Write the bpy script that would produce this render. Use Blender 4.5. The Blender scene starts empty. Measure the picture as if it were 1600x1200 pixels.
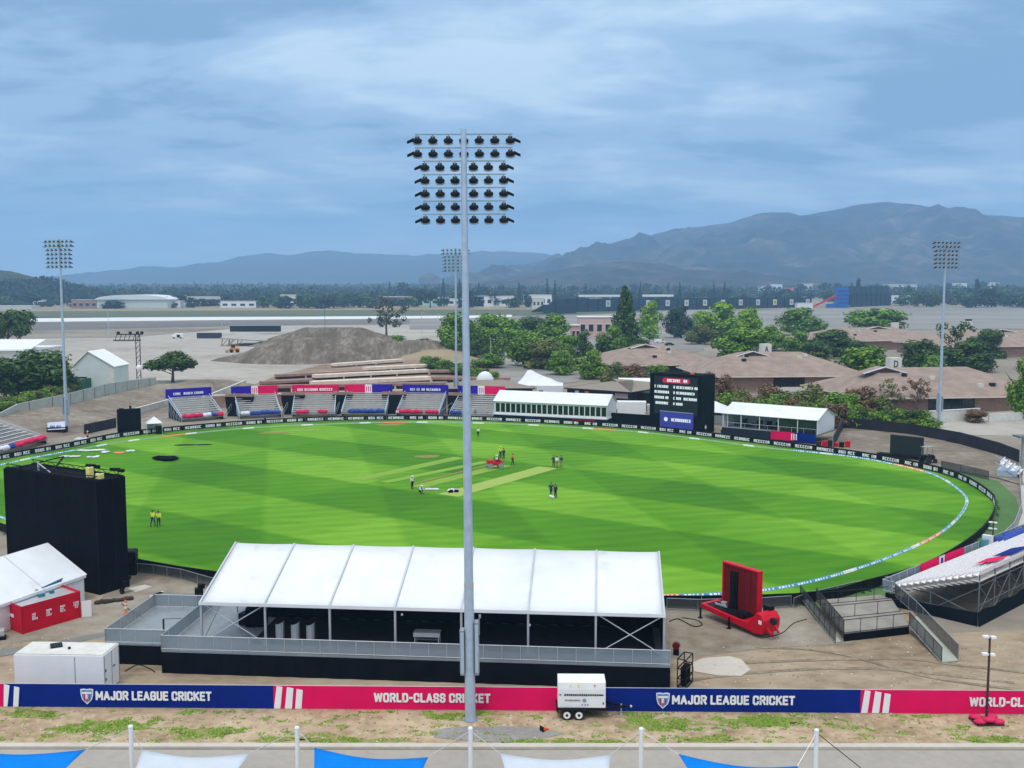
import bpy, bmesh, math, random
from mathutils import Vector, Matrix, noise
R = math.radians
PI = math.pi
SC = bpy.context.scene
COL = SC.collection
random.seed(7)

# ------------------------------------------------------------------ camera
CAM_H, FPX = 27.0, 1600.0
PITCH = math.atan(148.0 / FPX)
cd = bpy.data.cameras.new('camera')
cd.sensor_width = 36.0
cd.lens = 36.0
cd.clip_start = 0.5
cd.clip_end = 40000.0
cam = bpy.data.objects.new('camera', cd)
COL.objects.link(cam)
cam.location = (0, 0, CAM_H)
cam.rotation_euler = (PI / 2 - PITCH, 0, 0)
SC.camera = cam

# ------------------------------------------------------------------ exposure, sky, sun
SC.view_settings.view_transform = 'Standard'
SC.view_settings.look = 'None'
SC.view_settings.exposure = 0.0
SC.view_settings.gamma = 1.0
SC.cycles.max_bounces = 6
SC.cycles.volume_bounces = 1
SC.cycles.use_adaptive_sampling = True
SC.cycles.use_denoising = True
SKY_K = 12.0
SUN_EL, SUN_AZ = R(62), R(200)      # azimuth clockwise from +Y: behind and a little left of the camera
W = bpy.data.worlds.new('World')
SC.world = W
W.use_nodes = True
nt = W.node_tree
nt.nodes.clear()
def N(t, **kw):
    n = nt.nodes.new(t)
    for k, v in kw.items():
        setattr(n, k, v)
    return n
L = nt.links.new
def mth(op, a, b=None, c=None, clamp=False):
    n = N('ShaderNodeMath', operation=op)
    n.use_clamp = clamp
    for i, v in enumerate((a, b, c)):
        if v is None:
            continue
        if isinstance(v, (int, float)):
            n.inputs[i].default_value = v
        else:
            L(v, n.inputs[i])
    return n.outputs[0]
out = N('ShaderNodeOutputWorld')
bg = N('ShaderNodeBackground')
bg.inputs['Strength'].default_value = 0.1
sky = N('ShaderNodeTexSky', sky_type='NISHITA')
sky.sun_disc = False
sky.sun_elevation = SUN_EL
sky.sun_rotation = SUN_AZ
tc = N('ShaderNodeTexCoord')
sep = N('ShaderNodeSeparateXYZ')
L(tc.outputs['Generated'], sep.inputs[0])
zz = mth('MAXIMUM', sep.outputs[2], 0.0)
den = mth('ADD', zz, 0.17)
cx = mth('DIVIDE', sep.outputs[0], den)
cy = mth('DIVIDE', sep.outputs[1], den)
cmb = N('ShaderNodeCombineXYZ')
L(cx, cmb.inputs[0]); L(cy, cmb.inputs[1])
def cloud_noise(scale, detail, rough, loc, dist=0.0):
    mp = N('ShaderNodeMapping')
    mp.inputs['Location'].default_value = loc
    mp.inputs['Scale'].default_value = scale
    L(cmb.outputs[0], mp.inputs[0])
    nz = N('ShaderNodeTexNoise')
    nz.inputs['Scale'].default_value = 1.0
    nz.inputs['Detail'].default_value = detail
    nz.inputs['Roughness'].default_value = rough
    nz.inputs['Distortion'].default_value = dist
    L(mp.outputs[0], nz.inputs['Vector'])
    return nz.outputs['Fac']
n1 = cloud_noise((1.0, 1.4, 1), 8, 0.52, (7.3, 2.9, 0), 0.35)
n2 = cloud_noise((3.0, 4.6, 1), 7, 0.58, (9.4, 4.2, 2), 0.3)
cl = mth('ADD', mth('MULTIPLY', n1, 0.72), mth('MULTIPLY', n2, 0.28))
ramp = N('ShaderNodeValToRGB')
ramp.color_ramp.interpolation = 'EASE'
e = ramp.color_ramp.elements
e[0].position, e[0].color = 0.40, (0.20, 0.335, 0.51, 1)
e[1].position, e[1].color = 0.62, (0.56, 0.70, 0.83, 1)
m_ = e.new(0.49); m_.color = (0.335, 0.485, 0.675, 1)
L(cl, ramp.inputs[0])
# thinner, bluer air low down; the overcast is brightest overhead
low = N('ShaderNodeMix', data_type='RGBA')
lowf = N('ShaderNodeMapRange', interpolation_type='SMOOTHSTEP')
lowf.inputs['From Min'].default_value = 0.0
lowf.inputs['From Max'].default_value = 0.09
L(zz, lowf.inputs['Value'])
L(lowf.outputs[0], low.inputs['Factor'])
low.inputs['A'].default_value = (0.50, 0.66, 0.86, 1)
L(ramp.outputs[0], low.inputs['B'])
hi = N('ShaderNodeMix', data_type='RGBA')
hif = N('ShaderNodeMapRange', interpolation_type='SMOOTHSTEP')
hif.inputs['From Min'].default_value = 0.24
hif.inputs['From Max'].default_value = 0.60
L(zz, hif.inputs['Value'])
L(hif.outputs[0], hi.inputs['Factor'])
L(low.outputs['Result'], hi.inputs['A'])
hi.inputs['B'].default_value = (0.76, 0.79, 0.80, 1)
up = mth('ADD', SKY_K, mth('MULTIPLY', mth('POWER', zz, 1.3), 7.0))
vm = N('ShaderNodeVectorMath', operation='SCALE')
L(hi.outputs['Result'], vm.inputs[0]); L(up, vm.inputs['Scale'])
mx = N('ShaderNodeMix', data_type='RGBA')
mx.inputs['Factor'].default_value = 0.93
L(sky.outputs[0], mx.inputs['A']); L(vm.outputs[0], mx.inputs['B'])
L(mx.outputs['Result'], bg.inputs['Color'])
L(bg.outputs[0], out.inputs['Surface'])

sd = bpy.data.lights.new('sun', 'SUN')
sd.energy = 1.5
sd.angle = R(11)
sd.color = (1.0, 0.95, 0.88)
sun = bpy.data.objects.new('sun', sd)
COL.objects.link(sun)
_d = Vector((math.sin(SUN_AZ) * math.cos(SUN_EL), math.cos(SUN_AZ) * math.cos(SUN_EL), math.sin(SUN_EL)))
sun.rotation_euler = _d.to_track_quat('Z', 'Y').to_euler()
sun.location = (0, -40, 90)

# ------------------------------------------------------------------ helpers
def G(x, y, z=0.0):
    """world point at height z seen at photo pixel (x, y)"""
    u, v = x - 800.0, y - 600.0
    d = Vector((u, FPX * math.cos(PITCH) - v * math.sin(PITCH), -FPX * math.sin(PITCH) - v * math.cos(PITCH)))
    t = (z - CAM_H) / d.z
    return Vector((d.x * t, d.y * t, z))

def tag(o, label=None, cat=None, group=None, kind=None):
    if label: o['label'] = label
    if cat: o['category'] = cat
    if group: o['group'] = group
    if kind: o['kind'] = kind
    return o

def thing(name, label, cat, loc=(0, 0, 0), rz=0.0, group=None):
    o = bpy.data.objects.new(name, None)
    COL.objects.link(o)
    o.location = loc
    o.rotation_euler = (0, 0, rz)
    o.empty_display_size = 0.3
    return tag(o, label, cat, group)

def copy_tree(o, parent=None):
    c = o.copy()
    COL.objects.link(c)
    if parent: c.parent = parent
    for ch in list(o.children):
        copy_tree(ch, c)
    return c

class MB:
    def __init__(s):
        s.v, s.f, s.m = [], [], []
    def add(s, vs, fs, mi=0):
        b = len(s.v)
        s.v += [tuple(p) for p in vs]
        s.f += [tuple(b + i for i in q) for q in fs]
        s.m += [mi] * len(fs)
        return s
    def box(s, cx, cy, cz, sx, sy, sz, rz=0.0, mi=0):
        c, n = math.cos(rz), math.sin(rz)
        vs = []
        for dz in (-.5, .5):
            for dx, dy in ((-.5, -.5), (.5, -.5), (.5, .5), (-.5, .5)):
                x, y = dx * sx, dy * sy
                vs.append((cx + x * c - y * n, cy + x * n + y * c, cz + dz * sz))
        return s.add(vs, [(3, 2, 1, 0), (4, 5, 6, 7), (0, 1, 5, 4), (1, 2, 6, 5), (2, 3, 7, 6), (3, 0, 4, 7)], mi)
    def slab(s, pts, ext, mi=0):
        """polygon pts extruded by vector ext"""
        n = len(pts)
        e = Vector(ext)
        vs = [Vector(p) for p in pts] + [Vector(p) + e for p in pts]
        fs = [tuple(range(n - 1, -1, -1)), tuple(range(n, 2 * n))]
        fs += [(i, (i + 1) % n, n + (i + 1) % n, n + i) for i in range(n)]
        return s.add(vs, fs, mi)
    def poly(s, pts, mi=0):
        return s.add(pts, [tuple(range(len(pts)))], mi)
    def tube(s, p0, p1, r0, r1=None, n=8, mi=0):
        r1 = r0 if r1 is None else r1
        p0, p1 = Vector(p0), Vector(p1)
        q = (p1 - p0).to_track_quat('Z', 'Y')
        vs = []
        for p, r in ((p0, r0), (p1, r1)):
            for i in range(n):
                a = 2 * PI * i / n
                vs.append(p + q @ Vector((r * math.cos(a), r * math.sin(a), 0)))
        fs = [(i, (i + 1) % n, n + (i + 1) % n, n + i) for i in range(n)]
        fs += [tuple(range(n - 1, -1, -1)), tuple(range(n, 2 * n))]
        return s.add(vs, fs, mi)
    def path(s, pts, r, n=6):
        for a, b in zip(pts[:-1], pts[1:]):
            s.tube(a, b, r, r, n)
        return s
    def bar(s, p0, p1, w, h=None):
        """square bar between two points"""
        h = h or w
        p0, p1 = Vector(p0), Vector(p1)
        q = (p1 - p0).to_track_quat('Z', 'Y')
        vs = []
        for p in (p0, p1):
            for a, b in ((-1, -1), (1, -1), (1, 1), (-1, 1)):
                vs.append(p + q @ Vector((a * w / 2, b * h / 2, 0)))
        return s.add(vs, [(3, 2, 1, 0), (4, 5, 6, 7), (0, 1, 5, 4), (1, 2, 6, 5), (2, 3, 7, 6), (3, 0, 4, 7)])
    def ball(s, c, r, nu=10, nv=6, jit=0.0, seed=0):
        if isinstance(r, (int, float)): r = (r, r, r)
        rr = random.Random(seed)
        vs = [(c[0], c[1], c[2] - r[2])]
        for j in range(1, nv):
            t = -PI / 2 + PI * j / nv
            for i in range(nu):
                a = 2 * PI * i / nu
                k = 1 + rr.uniform(-jit, jit)
                vs.append((c[0] + k * r[0] * math.cos(t) * math.cos(a), c[1] + k * r[1] * math.cos(t) * math.sin(a), c[2] + k * r[2] * math.sin(t)))
        vs.append((c[0], c[1], c[2] + r[2]))
        fs = [(0, 1 + (i + 1) % nu, 1 + i) for i in range(nu)]
        for j in range(nv - 2):
            for i in range(nu):
                a, b = 1 + j * nu + i, 1 + j * nu + (i + 1) % nu
                fs.append((a, b, b + nu, a + nu))
        t = len(vs) - 1
        o = 1 + (nv - 2) * nu
        fs += [(o + i, o + (i + 1) % nu, t) for i in range(nu)]
        return s.add(vs, fs)
    def mesh(s, name, mats, smooth=False):
        me = bpy.data.meshes.new(name)
        me.from_pydata(s.v, [], s.f)
        for m in (mats if isinstance(mats, (list, tuple)) else [mats]):
            me.materials.append(m)
        if any(s.m):
            me.polygons.foreach_set('material_index', s.m)
        if smooth:
            me.polygons.foreach_set('use_smooth', [True] * len(me.polygons))
        me.update()
        return me
    def build(s, name, mats, parent=None, smooth=False, loc=None, rz=0.0, bevel=0.0):
        o = bpy.data.objects.new(name, s.mesh(name, mats, smooth))
        COL.objects.link(o)
        if parent: o.parent = parent
        if loc is not None: o.location = loc
        o.rotation_euler = (0, 0, rz)
        if bevel:
            b = o.modifiers.new('edge', 'BEVEL')
            b.width = bevel; b.segments = 2; b.limit_method = 'ANGLE'
        return o

def link_mesh(name, me, parent=None, loc=None, rz=0.0, scale=None):
    o = bpy.data.objects.new(name, me)
    COL.objects.link(o)
    if parent: o.parent = parent
    if loc is not None: o.location = loc
    o.rotation_euler = (0, 0, rz)
    if scale: o.scale = scale
    return o

# ------------------------------------------------------------------ materials
def M(name, col, rough=0.7, metal=0.0, var=0.10, scale=1.5, bump=0.0, spec=0.4, detail=4.0, emit=0.0, dirt=None):
    m = bpy.data.materials.new(name)
    m.use_nodes = True
    t = m.node_tree
    b = t.nodes['Principled BSDF']
    b.inputs['Roughness'].default_value = rough
    b.inputs['Metallic'].default_value = metal
    b.inputs['Specular IOR Level'].default_value = spec
    co = t.nodes.new('ShaderNodeTexCoord')
    nz = t.nodes.new('ShaderNodeTexNoise')
    nz.inputs['Scale'].default_value = scale
    nz.inputs['Detail'].default_value = detail
    t.links.new(co.outputs['Object'], nz.inputs['Vector'])
    cr = t.nodes.new('ShaderNodeValToRGB')
    cr.color_ramp.elements[0].position = 0.3
    cr.color_ramp.elements[1].position = 0.7
    cr.color_ramp.elements[0].color = tuple(max(0, c * (1 - var)) for c in col) + (1,)
    cr.color_ramp.elements[1].color = tuple(min(0.95, c * (1 + var)) for c in col) + (1,)
    if dirt:
        k = cr.color_ramp.elements.new(0.36)
        k.color = cr.color_ramp.elements[0].color
        cr.color_ramp.elements[0].color = tuple(dirt) + (1,)
        cr.color_ramp.elements[0].position = 0.24
    t.links.new(nz.outputs['Fac'], cr.inputs[0])
    t.links.new(cr.outputs[0], b.inputs['Base Color'])
    if emit:
        t.links.new(cr.outputs[0], b.inputs['Emission Color'])
        b.inputs['Emission Strength'].default_value = emit
    if bump:
        bp = t.nodes.new('ShaderNodeBump')
        bp.inputs['Strength'].default_value = bump
        bp.inputs['Distance'].default_value = 0.05
        t.links.new(nz.outputs['Fac'], bp.inputs['Height'])
        t.links.new(bp.outputs[0], b.inputs['Normal'])
    return m

def ground_mat(name, stops, s1=0.05, s2=0.6, s3=None, rough=0.95, w=0.55, stretch=(1, 1, 1), bump=0.3, rot=0.0):
    """two scales of noise through a colour ramp, in world metres"""
    m = bpy.data.materials.new(name)
    m.use_nodes = True
    t = m.node_tree
    b = t.nodes['Principled BSDF']
    b.inputs['Roughness'].default_value = rough
    b.inputs['Specular IOR Level'].default_value = 0.15
    g = t.nodes.new('ShaderNodeNewGeometry')
    mp = t.nodes.new('ShaderNodeMapping')
    mp.inputs['Scale'].default_value = stretch
    mp.inputs['Rotation'].default_value = (0, 0, rot)
    t.links.new(g.outputs['Position'], mp.inputs[0])
    ns = []
    for sc, de in ((s1, 5), (s2, 6)):
        nz = t.nodes.new('ShaderNodeTexNoise')
        nz.inputs['Scale'].default_value = sc
        nz.inputs['Detail'].default_value = de
        nz.inputs['Roughness'].default_value = 0.6
        t.links.new(mp.outputs[0], nz.inputs['Vector'])
        ns.append(nz.outputs['Fac'])
    mix = t.nodes.new('ShaderNodeMix')
    mix.inputs['Factor'].default_value = 1 - w
    t.links.new(ns[0], mix.inputs['A']); t.links.new(ns[1], mix.inputs['B'])
    cr = t.nodes.new('ShaderNodeValToRGB')
    el = cr.color_ramp.elements
    el[0].position, el[0].color = stops[0][0], tuple(stops[0][1]) + (1,)
    el[1].position, el[1].color = stops[-1][0], tuple(stops[-1][1]) + (1,)
    for p, c in stops[1:-1]:
        k = el.new(p); k.color = tuple(c) + (1,)
    t.links.new(mix.outputs['Result'], cr.inputs[0])
    t.links.new(cr.outputs[0], b.inputs['Base Color'])
    if bump:
        bp = t.nodes.new('ShaderNodeBump')
        bp.inputs['Strength'].default_value = bump
        bp.inputs['Distance'].default_value = 0.08
        t.links.new(ns[1], bp.inputs['Height'])
        t.links.new(bp.outputs[0], b.inputs['Normal'])
    return m

def leaf_mat(name, dark, mid, light, rough=0.75):
    m = bpy.data.materials.new(name)
    m.use_nodes = True
    t = m.node_tree
    b = t.nodes['Principled BSDF']
    b.inputs['Roughness'].default_value = rough
    b.inputs['Specular IOR Level'].default_value = 0.2
    g = t.nodes.new('ShaderNodeNewGeometry')
    co = t.nodes.new('ShaderNodeTexCoord')
    nz = t.nodes.new('ShaderNodeTexNoise')
    nz.inputs['Scale'].default_value = 0.5
    nz.inputs['Detail'].default_value = 2
    t.links.new(co.outputs['Object'], nz.inputs['Vector'])
    a = t.nodes.new('ShaderNodeMix')
    a.inputs['Factor'].default_value = 0.45
    t.links.new(nz.outputs['Fac'], a.inputs['A']); t.links.new(g.outputs['Random Per Island'], a.inputs['B'])
    cr = t.nodes.new('ShaderNodeValToRGB')
    el = cr.color_ramp.elements
    el[0].position, el[0].color = 0.28, tuple(dark) + (1,)
    el[1].position, el[1].color = 0.75, tuple(light) + (1,)
    k = el.new(0.5); k.color = tuple(mid) + (1,)
    t.links.new(a.outputs['Result'], cr.inputs[0])
    t.links.new(cr.outputs[0], b.inputs['Base Color'])
    return m

WHITE_PVC = M('white_pvc', (0.72, 0.745, 0.77), 0.5, var=0.045, scale=0.5, dirt=(0.60, 0.61, 0.62))
WHITE = M('white_paint', (0.78, 0.79, 0.80), 0.5, var=0.04, scale=0.8)
OFFWHITE = M('aged_white', (0.62, 0.61, 0.57), 0.7, var=0.10)
SEATW = M('white_seat_plastic', (0.84, 0.82, 0.83), 0.45, var=0.05, scale=3)
GALV = M('galvanised_steel', (0.44, 0.53, 0.64), 0.45, 0.3, var=0.09, scale=2.5)
STEEL = M('grey_steel', (0.30, 0.33, 0.36), 0.5, 0.4, var=0.10)
ALU = M('bare_aluminium', (0.55, 0.57, 0.60), 0.4, 0.5, var=0.06)
BENCH = M('weathered_bench', (0.56, 0.55, 0.53), 0.7, 0.1, var=0.10, scale=0.7)
BLACK = M('black_fabric', (0.0045, 0.006, 0.010), 0.9, var=0.3, scale=0.6, spec=0.06)
BLACKM = M('black_mesh', (0.005, 0.010, 0.015), 0.9, var=0.4, scale=0.25, spec=0.06)
BLACKP = M('black_paint', (0.006, 0.006, 0.008), 0.6, var=0.2, spec=0.15)
DARK = M('dark_grey', (0.018, 0.022, 0.027), 0.7, var=0.2, spec=0.15)
NAVY = M('navy_banner', (0.002, 0.018, 0.20), 0.7, var=0.08, scale=0.5, spec=0.1)
PURPLE = M('violet_banner', (0.030, 0.014, 0.33), 0.7, var=0.08, scale=0.5, spec=0.1)
PINK = M('pink_banner', (0.74, 0.005, 0.105), 0.7, var=0.06, scale=0.5, spec=0.1)
PINKF = M('pink_fabric', (0.60, 0.015, 0.09), 0.8, var=0.2, scale=2)
BLUEF = M('blue_fabric', (0.02, 0.06, 0.30), 0.8, var=0.25, scale=2)
WFAB = M('white_fabric', (0.65, 0.66, 0.72), 0.8, var=0.15, scale=2)
RED = M('red_paint', (0.56, 0.003, 0.022), 0.5, var=0.12, scale=0.8, spec=0.2)
DKRED = M('dark_red_panel', (0.17, 0.004, 0.008), 0.5, var=0.3, scale=0.5)
ORANGE = M('orange_plastic', (0.75, 0.10, 0.02), 0.5, var=0.1)
TEAL = M('teal_vinyl', (0.02, 0.30, 0.27), 0.6, var=0.1)
SKYBL = M('light_blue_vinyl', (0.08, 0.28, 0.50), 0.6, var=0.1)
CORAL = M('coral_vinyl', (0.70, 0.20, 0.10), 0.6, var=0.12)
YELLOW = M('hi_vis_yellow', (0.68, 0.78, 0.05), 0.8, var=0.08)
PALEY = M('pale_yellow', (0.75, 0.68, 0.22), 0.7, var=0.1)
SAILBL = M('blue_sail_fabric', (0.002, 0.19, 0.66), 0.85, var=0.07, scale=0.8, spec=0.1)
SAILGR = M('grey_sail_fabric', (0.52, 0.57, 0.64), 0.75, var=0.05, scale=0.8)
CONCRETE = M('pale_concrete', (0.50, 0.48, 0.44), 0.9, var=0.14, scale=0.5)
CONCG = M('greenish_concrete', (0.40, 0.43, 0.38), 0.9, var=0.12, scale=0.4)
PLANK = M('sun_bleached_plank', (0.72, 0.60, 0.50), 0.85, var=0.12, scale=0.5)
RUST = M('brown_red_timber', (0.30, 0.19, 0.155), 0.85, var=0.2, scale=0.5)
ROOFB = M('brown_shingle', (0.285, 0.215, 0.178), 0.9, var=0.18, scale=0.35)
WALLP = M('salmon_brick', (0.33, 0.20, 0.155), 0.9, var=0.12)
PINKW = M('pale_pink_stucco', (0.60, 0.42, 0.38), 0.9, var=0.08)
GLASSD = M('dark_glass', (0.012, 0.018, 0.025), 0.12, var=0.3, scale=0.4, spec=0.6)
BARK = M('bark', (0.10, 0.075, 0.055), 0.9, var=0.25, scale=3)
BROWNP = M('dark_brown_paint', (0.045, 0.022, 0.022), 0.6, var=0.2)
SKIN = M('skin', (0.36, 0.20, 0.13), 0.6, var=0.08, scale=20)
HAIR = M('dark_hair', (0.012, 0.009, 0.008), 0.7, var=0.2)
RUBBER = M('black_rubber', (0.012, 0.012, 0.012), 0.85, var=0.2)
GREENF = M('green_fence_mesh', (0.012, 0.12, 0.075), 0.85, var=0.2, scale=0.3)
SHED = M('pale_green_metal', (0.55, 0.62, 0.60), 0.6, var=0.05, scale=0.4)
ORB = M('orange_machine_paint', (0.55, 0.22, 0.04), 0.6, var=0.2)
BLUEP = M('bright_blue_paint', (0.01, 0.10, 0.42), 0.5, var=0.15)
NAVYC = M('navy_cloth', (0.012, 0.025, 0.075), 0.85, var=0.2)
LENS = M('floodlight_glass', (0.45, 0.50, 0.55), 0.15, var=0.1, spec=0.6)
SCREEN = M('scoreboard_face', (0.006, 0.010, 0.024), 0.5, var=0.2, scale=0.3)
SCRTXT = M('screen_white', (0.75, 0.78, 0.85), 0.6, var=0.02, emit=0.35)
SCRRED = M('screen_red', (0.55, 0.01, 0.07), 0.6, var=0.02, emit=0.25)
SCRBLU = M('screen_blue', (0.035, 0.04, 0.28), 0.6, var=0.05, emit=0.3)
LETTER = M('white_lettering', (0.82, 0.82, 0.85), 0.6, var=0.02)
ASPH = ground_mat('asphalt', [(0.3, (0.17, 0.165, 0.155)), (0.7, (0.25, 0.24, 0.225))], 0.08, 1.2)
LEAF_DK = leaf_mat('dark_leaf', (0.0128, 0.0340, 0.0085), (0.0450, 0.1000, 0.0187), (0.1237, 0.2131, 0.0412))
LEAF_MD = leaf_mat('mid_leaf', (0.0382, 0.0892, 0.0115), (0.1200, 0.2400, 0.0240), (0.2475, 0.4290, 0.0495))
LEAF_LT = leaf_mat('light_leaf', (0.0765, 0.1530, 0.0127), (0.1800, 0.3300, 0.0225), (0.3300, 0.5280, 0.0495))
LEAF_OL = leaf_mat('olive_leaf', (0.0516, 0.0711, 0.0184), (0.1215, 0.1512, 0.0378), (0.2228, 0.2450, 0.0743))
LEAF_BR = leaf_mat('russet_leaf', (0.0744, 0.0425, 0.0234), (0.1750, 0.1063, 0.0562), (0.3025, 0.1925, 0.1100))
LEAF_BL = leaf_mat('blue_green_leaf', (0.020, 0.045, 0.038), (0.040, 0.078, 0.062), (0.07, 0.12, 0.095))
LEAF_FD = leaf_mat('far_dark_leaf', (0.007, 0.016, 0.010), (0.018, 0.036, 0.018), (0.045, 0.075, 0.028))
LEAF_GY = leaf_mat('grey_green_leaf', (0.0293, 0.0391, 0.0274), (0.0747, 0.0920, 0.0633), (0.1391, 0.1581, 0.1075))

_txt = {}
def text_mesh(body, width, height, mat, bold=0.03):
    """text in the local XZ plane, from x=0, fitted into width x height, facing -Y"""
    cu = bpy.data.curves.new('lettering', 'FONT')
    cu.body = body
    cu.size = 1.0
    cu.offset = bold
    cu.extrude = 0.02
    ob = bpy.data.objects.new('lettering', cu)
    COL.objects.link(ob)
    dg = bpy.context.evaluated_depsgraph_get()
    me = bpy.data.meshes.new_from_object(ob.evaluated_get(dg))
    bpy.data.objects.remove(ob)
    xs = [v.co.x for v in me.vertices]; ys = [v.co.y for v in me.vertices]
    x0, x1, y0, y1 = min(xs), max(xs), min(ys), max(ys)
    for v in me.vertices:
        x, y, z = v.co
        v.co = ((x - x0) / (x1 - x0) * width, -0.2 * z, (y - y0) / (y1 - y0) * height)
    me.materials.clear()
    me.materials.append(mat)
    me.name = 'lettering'
    return me

def pseudo_text(mb, x0, z0, w, h, rng, y=-0.01, cw=None):
    """a run of unreadable letter shapes, as strokes, in the XZ plane"""
    cw = cw or h * 0.62
    x = x0
    st = h * 0.26
    while x + cw * 0.8 < x0 + w:
        if rng.random() < 0.12:
            x += cw * 0.7
            continue
        k = rng.random()
        c = cw * 0.8
        mb.box(x + st / 2, y, z0 + h / 2, st, 0.012, h)
        if k < 0.75: mb.box(x + c - st / 2, y, z0 + h / 2, st, 0.012, h)
        if k > 0.2: mb.box(x + c / 2, y - 0.003, z0 + h - st / 2, c - st * .5, 0.012, st)
        if k > 0.5: mb.box(x + c / 2, y - 0.003, z0 + st / 2, c - st * .5, 0.012, st)
        if 0.1 < k < 0.6: mb.box(x + c / 2, y - 0.003, z0 + h / 2, c - st * .5, 0.012, st)
        x += cw
    return mb

GLY = {
 'A': (.66, [[(0, 0), (.33, 1), (.66, 0)], [(.14, .3), (.52, .3)]]),
 'C': (.58, [[(.58, .72), (.58, .88), (.46, 1), (.12, 1), (0, .88), (0, .12), (.12, 0), (.46, 0), (.58, .12), (.58, .28)]]),
 'D': (.58, [[(0, 0), (0, 1), (.42, 1), (.58, .85), (.58, .15), (.42, 0), (0, 0)]]),
 'E': (.50, [[(.5, 1), (0, 1), (0, 0), (.5, 0)], [(0, .52), (.44, .52)]]),
 'G': (.58, [[(.58, .75), (.58, .88), (.46, 1), (.12, 1), (0, .88), (0, .12), (.12, 0), (.46, 0), (.58, .12), (.58, .48), (.32, .48)]]),
 'I': (.0, [[(0, 0), (0, 1)]]),
 'J': (.46, [[(.46, 1), (.46, .12), (.34, 0), (.1, 0), (0, .12), (0, .26)]]),
 'K': (.58, [[(0, 0), (0, 1)], [(.58, 1), (.04, .42)], [(.2, .6), (.6, 0)]]),
 'L': (.46, [[(0, 1), (0, 0), (.46, 0)]]),
 'M': (.80, [[(0, 0), (0, 1), (.40, .28), (.80, 1), (.80, 0)]]),
 'O': (.58, [[(.12, 0), (0, .12), (0, .88), (.12, 1), (.46, 1), (.58, .88), (.58, .12), (.46, 0), (.12, 0)]]),
 'R': (.58, [[(0, 0), (0, 1), (.44, 1), (.57, .88), (.57, .60), (.44, .48), (0, .48)], [(.3, .48), (.58, 0)]]),
 'S': (.54, [[(.54, .76), (.54, .88), (.42, 1), (.12, 1), (0, .88), (0, .64), (.12, .53), (.42, .47), (.54, .36), (.54, .12), (.42, 0), (.12, 0), (0, .12), (0, .24)]]),
 'T': (.56, [[(0, 1), (.56, 1)], [(.28, 1), (.28, 0)]]),
 'U': (.56, [[(0, 1), (0, .12), (.12, 0), (.44, 0), (.56, .12), (.56, 1)]]),
 'W': (.94, [[(0, 1), (.2, 0), (.47, .95), (.74, 0), (.94, 1)]]),
 '-': (.30, [[(0, .48), (.3, .48)]]),
}
def din_text(body, width, height, mat):
    """bold condensed capitals drawn as strokes in the XZ plane, fitted into width x height"""
    st = .21; gap = .36
    x = 0.0; segs = []
    for ch in body:
        if ch == ' ': x += .42; continue
        w, pl = GLY[ch]
        for line in pl:
            segs.append([(x + a, st / 2 + b * (1 - st)) for a, b in line])
        x += w + gap
    tot = x - gap + st
    kx, kz = width / tot, height
    m = MB(); n = 0
    for line in segs:
        P_ = [Vector(((a + st / 2) * kx, 0, b * kz)) for a, b in line]
        hw = st * kz * .5
        for i in range(len(P_) - 1):
            a, b = P_[i], P_[i + 1]
            d = (b - a).normalized(); nn_ = Vector((-d.z, 0, d.x)) * hw
            ea = a - d * hw * (.55 if i else .85); eb = b + d * hw * (.55 if i < len(P_) - 2 else .85)
            if i == 0 and abs(d.x) < .1: ea = a - d * hw * .9
            y = -.0012 * (n % 5); n += 1
            q = [ea - nn_, eb - nn_, eb + nn_, ea + nn_]
            m.slab([(v.x, y, v.z) for v in q], (0, .012, 0))
    me = m.mesh('lettering', mat)
    return me
# ------------------------------------------------------------------ terrain
def gz(y):
    """height of the far plain: level to 1 km, then rising gently"""
    if y < 1000: return 0.0
    if y < 2200: return (y - 1000) * 0.014
    return 16.8 + (y - 2200) * 0.012

def GT(x, y):
    """terrain point seen at photo pixel (x, y)"""
    lo, hi = 30.0, 9000.0
    tl = math.tan(math.atan((y - 600.0) / FPX) + PITCH)
    for _ in range(50):
        m = (lo + hi) / 2
        if (CAM_H - gz(m)) / m > tl: lo = m
        else: hi = m
    Y = lo
    dist = Y * math.cos(PITCH) + (CAM_H - gz(Y)) * math.sin(PITCH)
    return Vector(((x - 800.0) * dist / FPX, Y, gz(Y)))

GROUND = ground_mat('bare_ground', [(0.34, (0.14, 0.118, 0.09)), (0.48, (0.235, 0.205, 0.165)), (0.66, (0.33, 0.30, 0.255))], 0.012, 0.25, w=0.6)
mb = MB()
ys = [-80, 0, 100, 300, 600, 1000, 1300, 1700, 2200, 3000, 4500, 7000, 9500]
xs = [-9000, -5000, -2500, -1200, -600, -200, 0, 200, 600, 1200, 2500, 5000, 9000]
for y in ys:
    for x in xs:
        mb.v.append((x, y, gz(y)))
n = len(xs)
for j in range(len(ys) - 1):
    for i in range(n - 1):
        mb.f.append((j * n + i, j * n + i + 1, (j + 1) * n + i + 1, (j + 1) * n + i))
        mb.m.append(0)
tag(mb.build('ground', GROUND), kind='structure')

_zone = [0]
def zone(name, px, m, dz=0.02, kind='structure', world=False):
    """a flat sheet of ground; px are photo pixels at ground level (or world xy)"""
    pts = [Vector((p[0], p[1], 0)) if world else GT(*p) for p in px]
    bm = bmesh.new()
    vs = [bm.verts.new((p.x, p.y, gz(p.y) + dz)) for p in pts]
    f = bm.faces.new(vs)
    if f.normal.z < 0: f.normal_flip()
    bmesh.ops.triangulate(bm, faces=[f])
    me = bpy.data.meshes.new(name)
    bm.to_mesh(me); bm.free()
    me.materials.append(m)
    o = bpy.data.objects.new(name, me)
    COL.objects.link(o)
    return tag(o, kind=kind)

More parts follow.
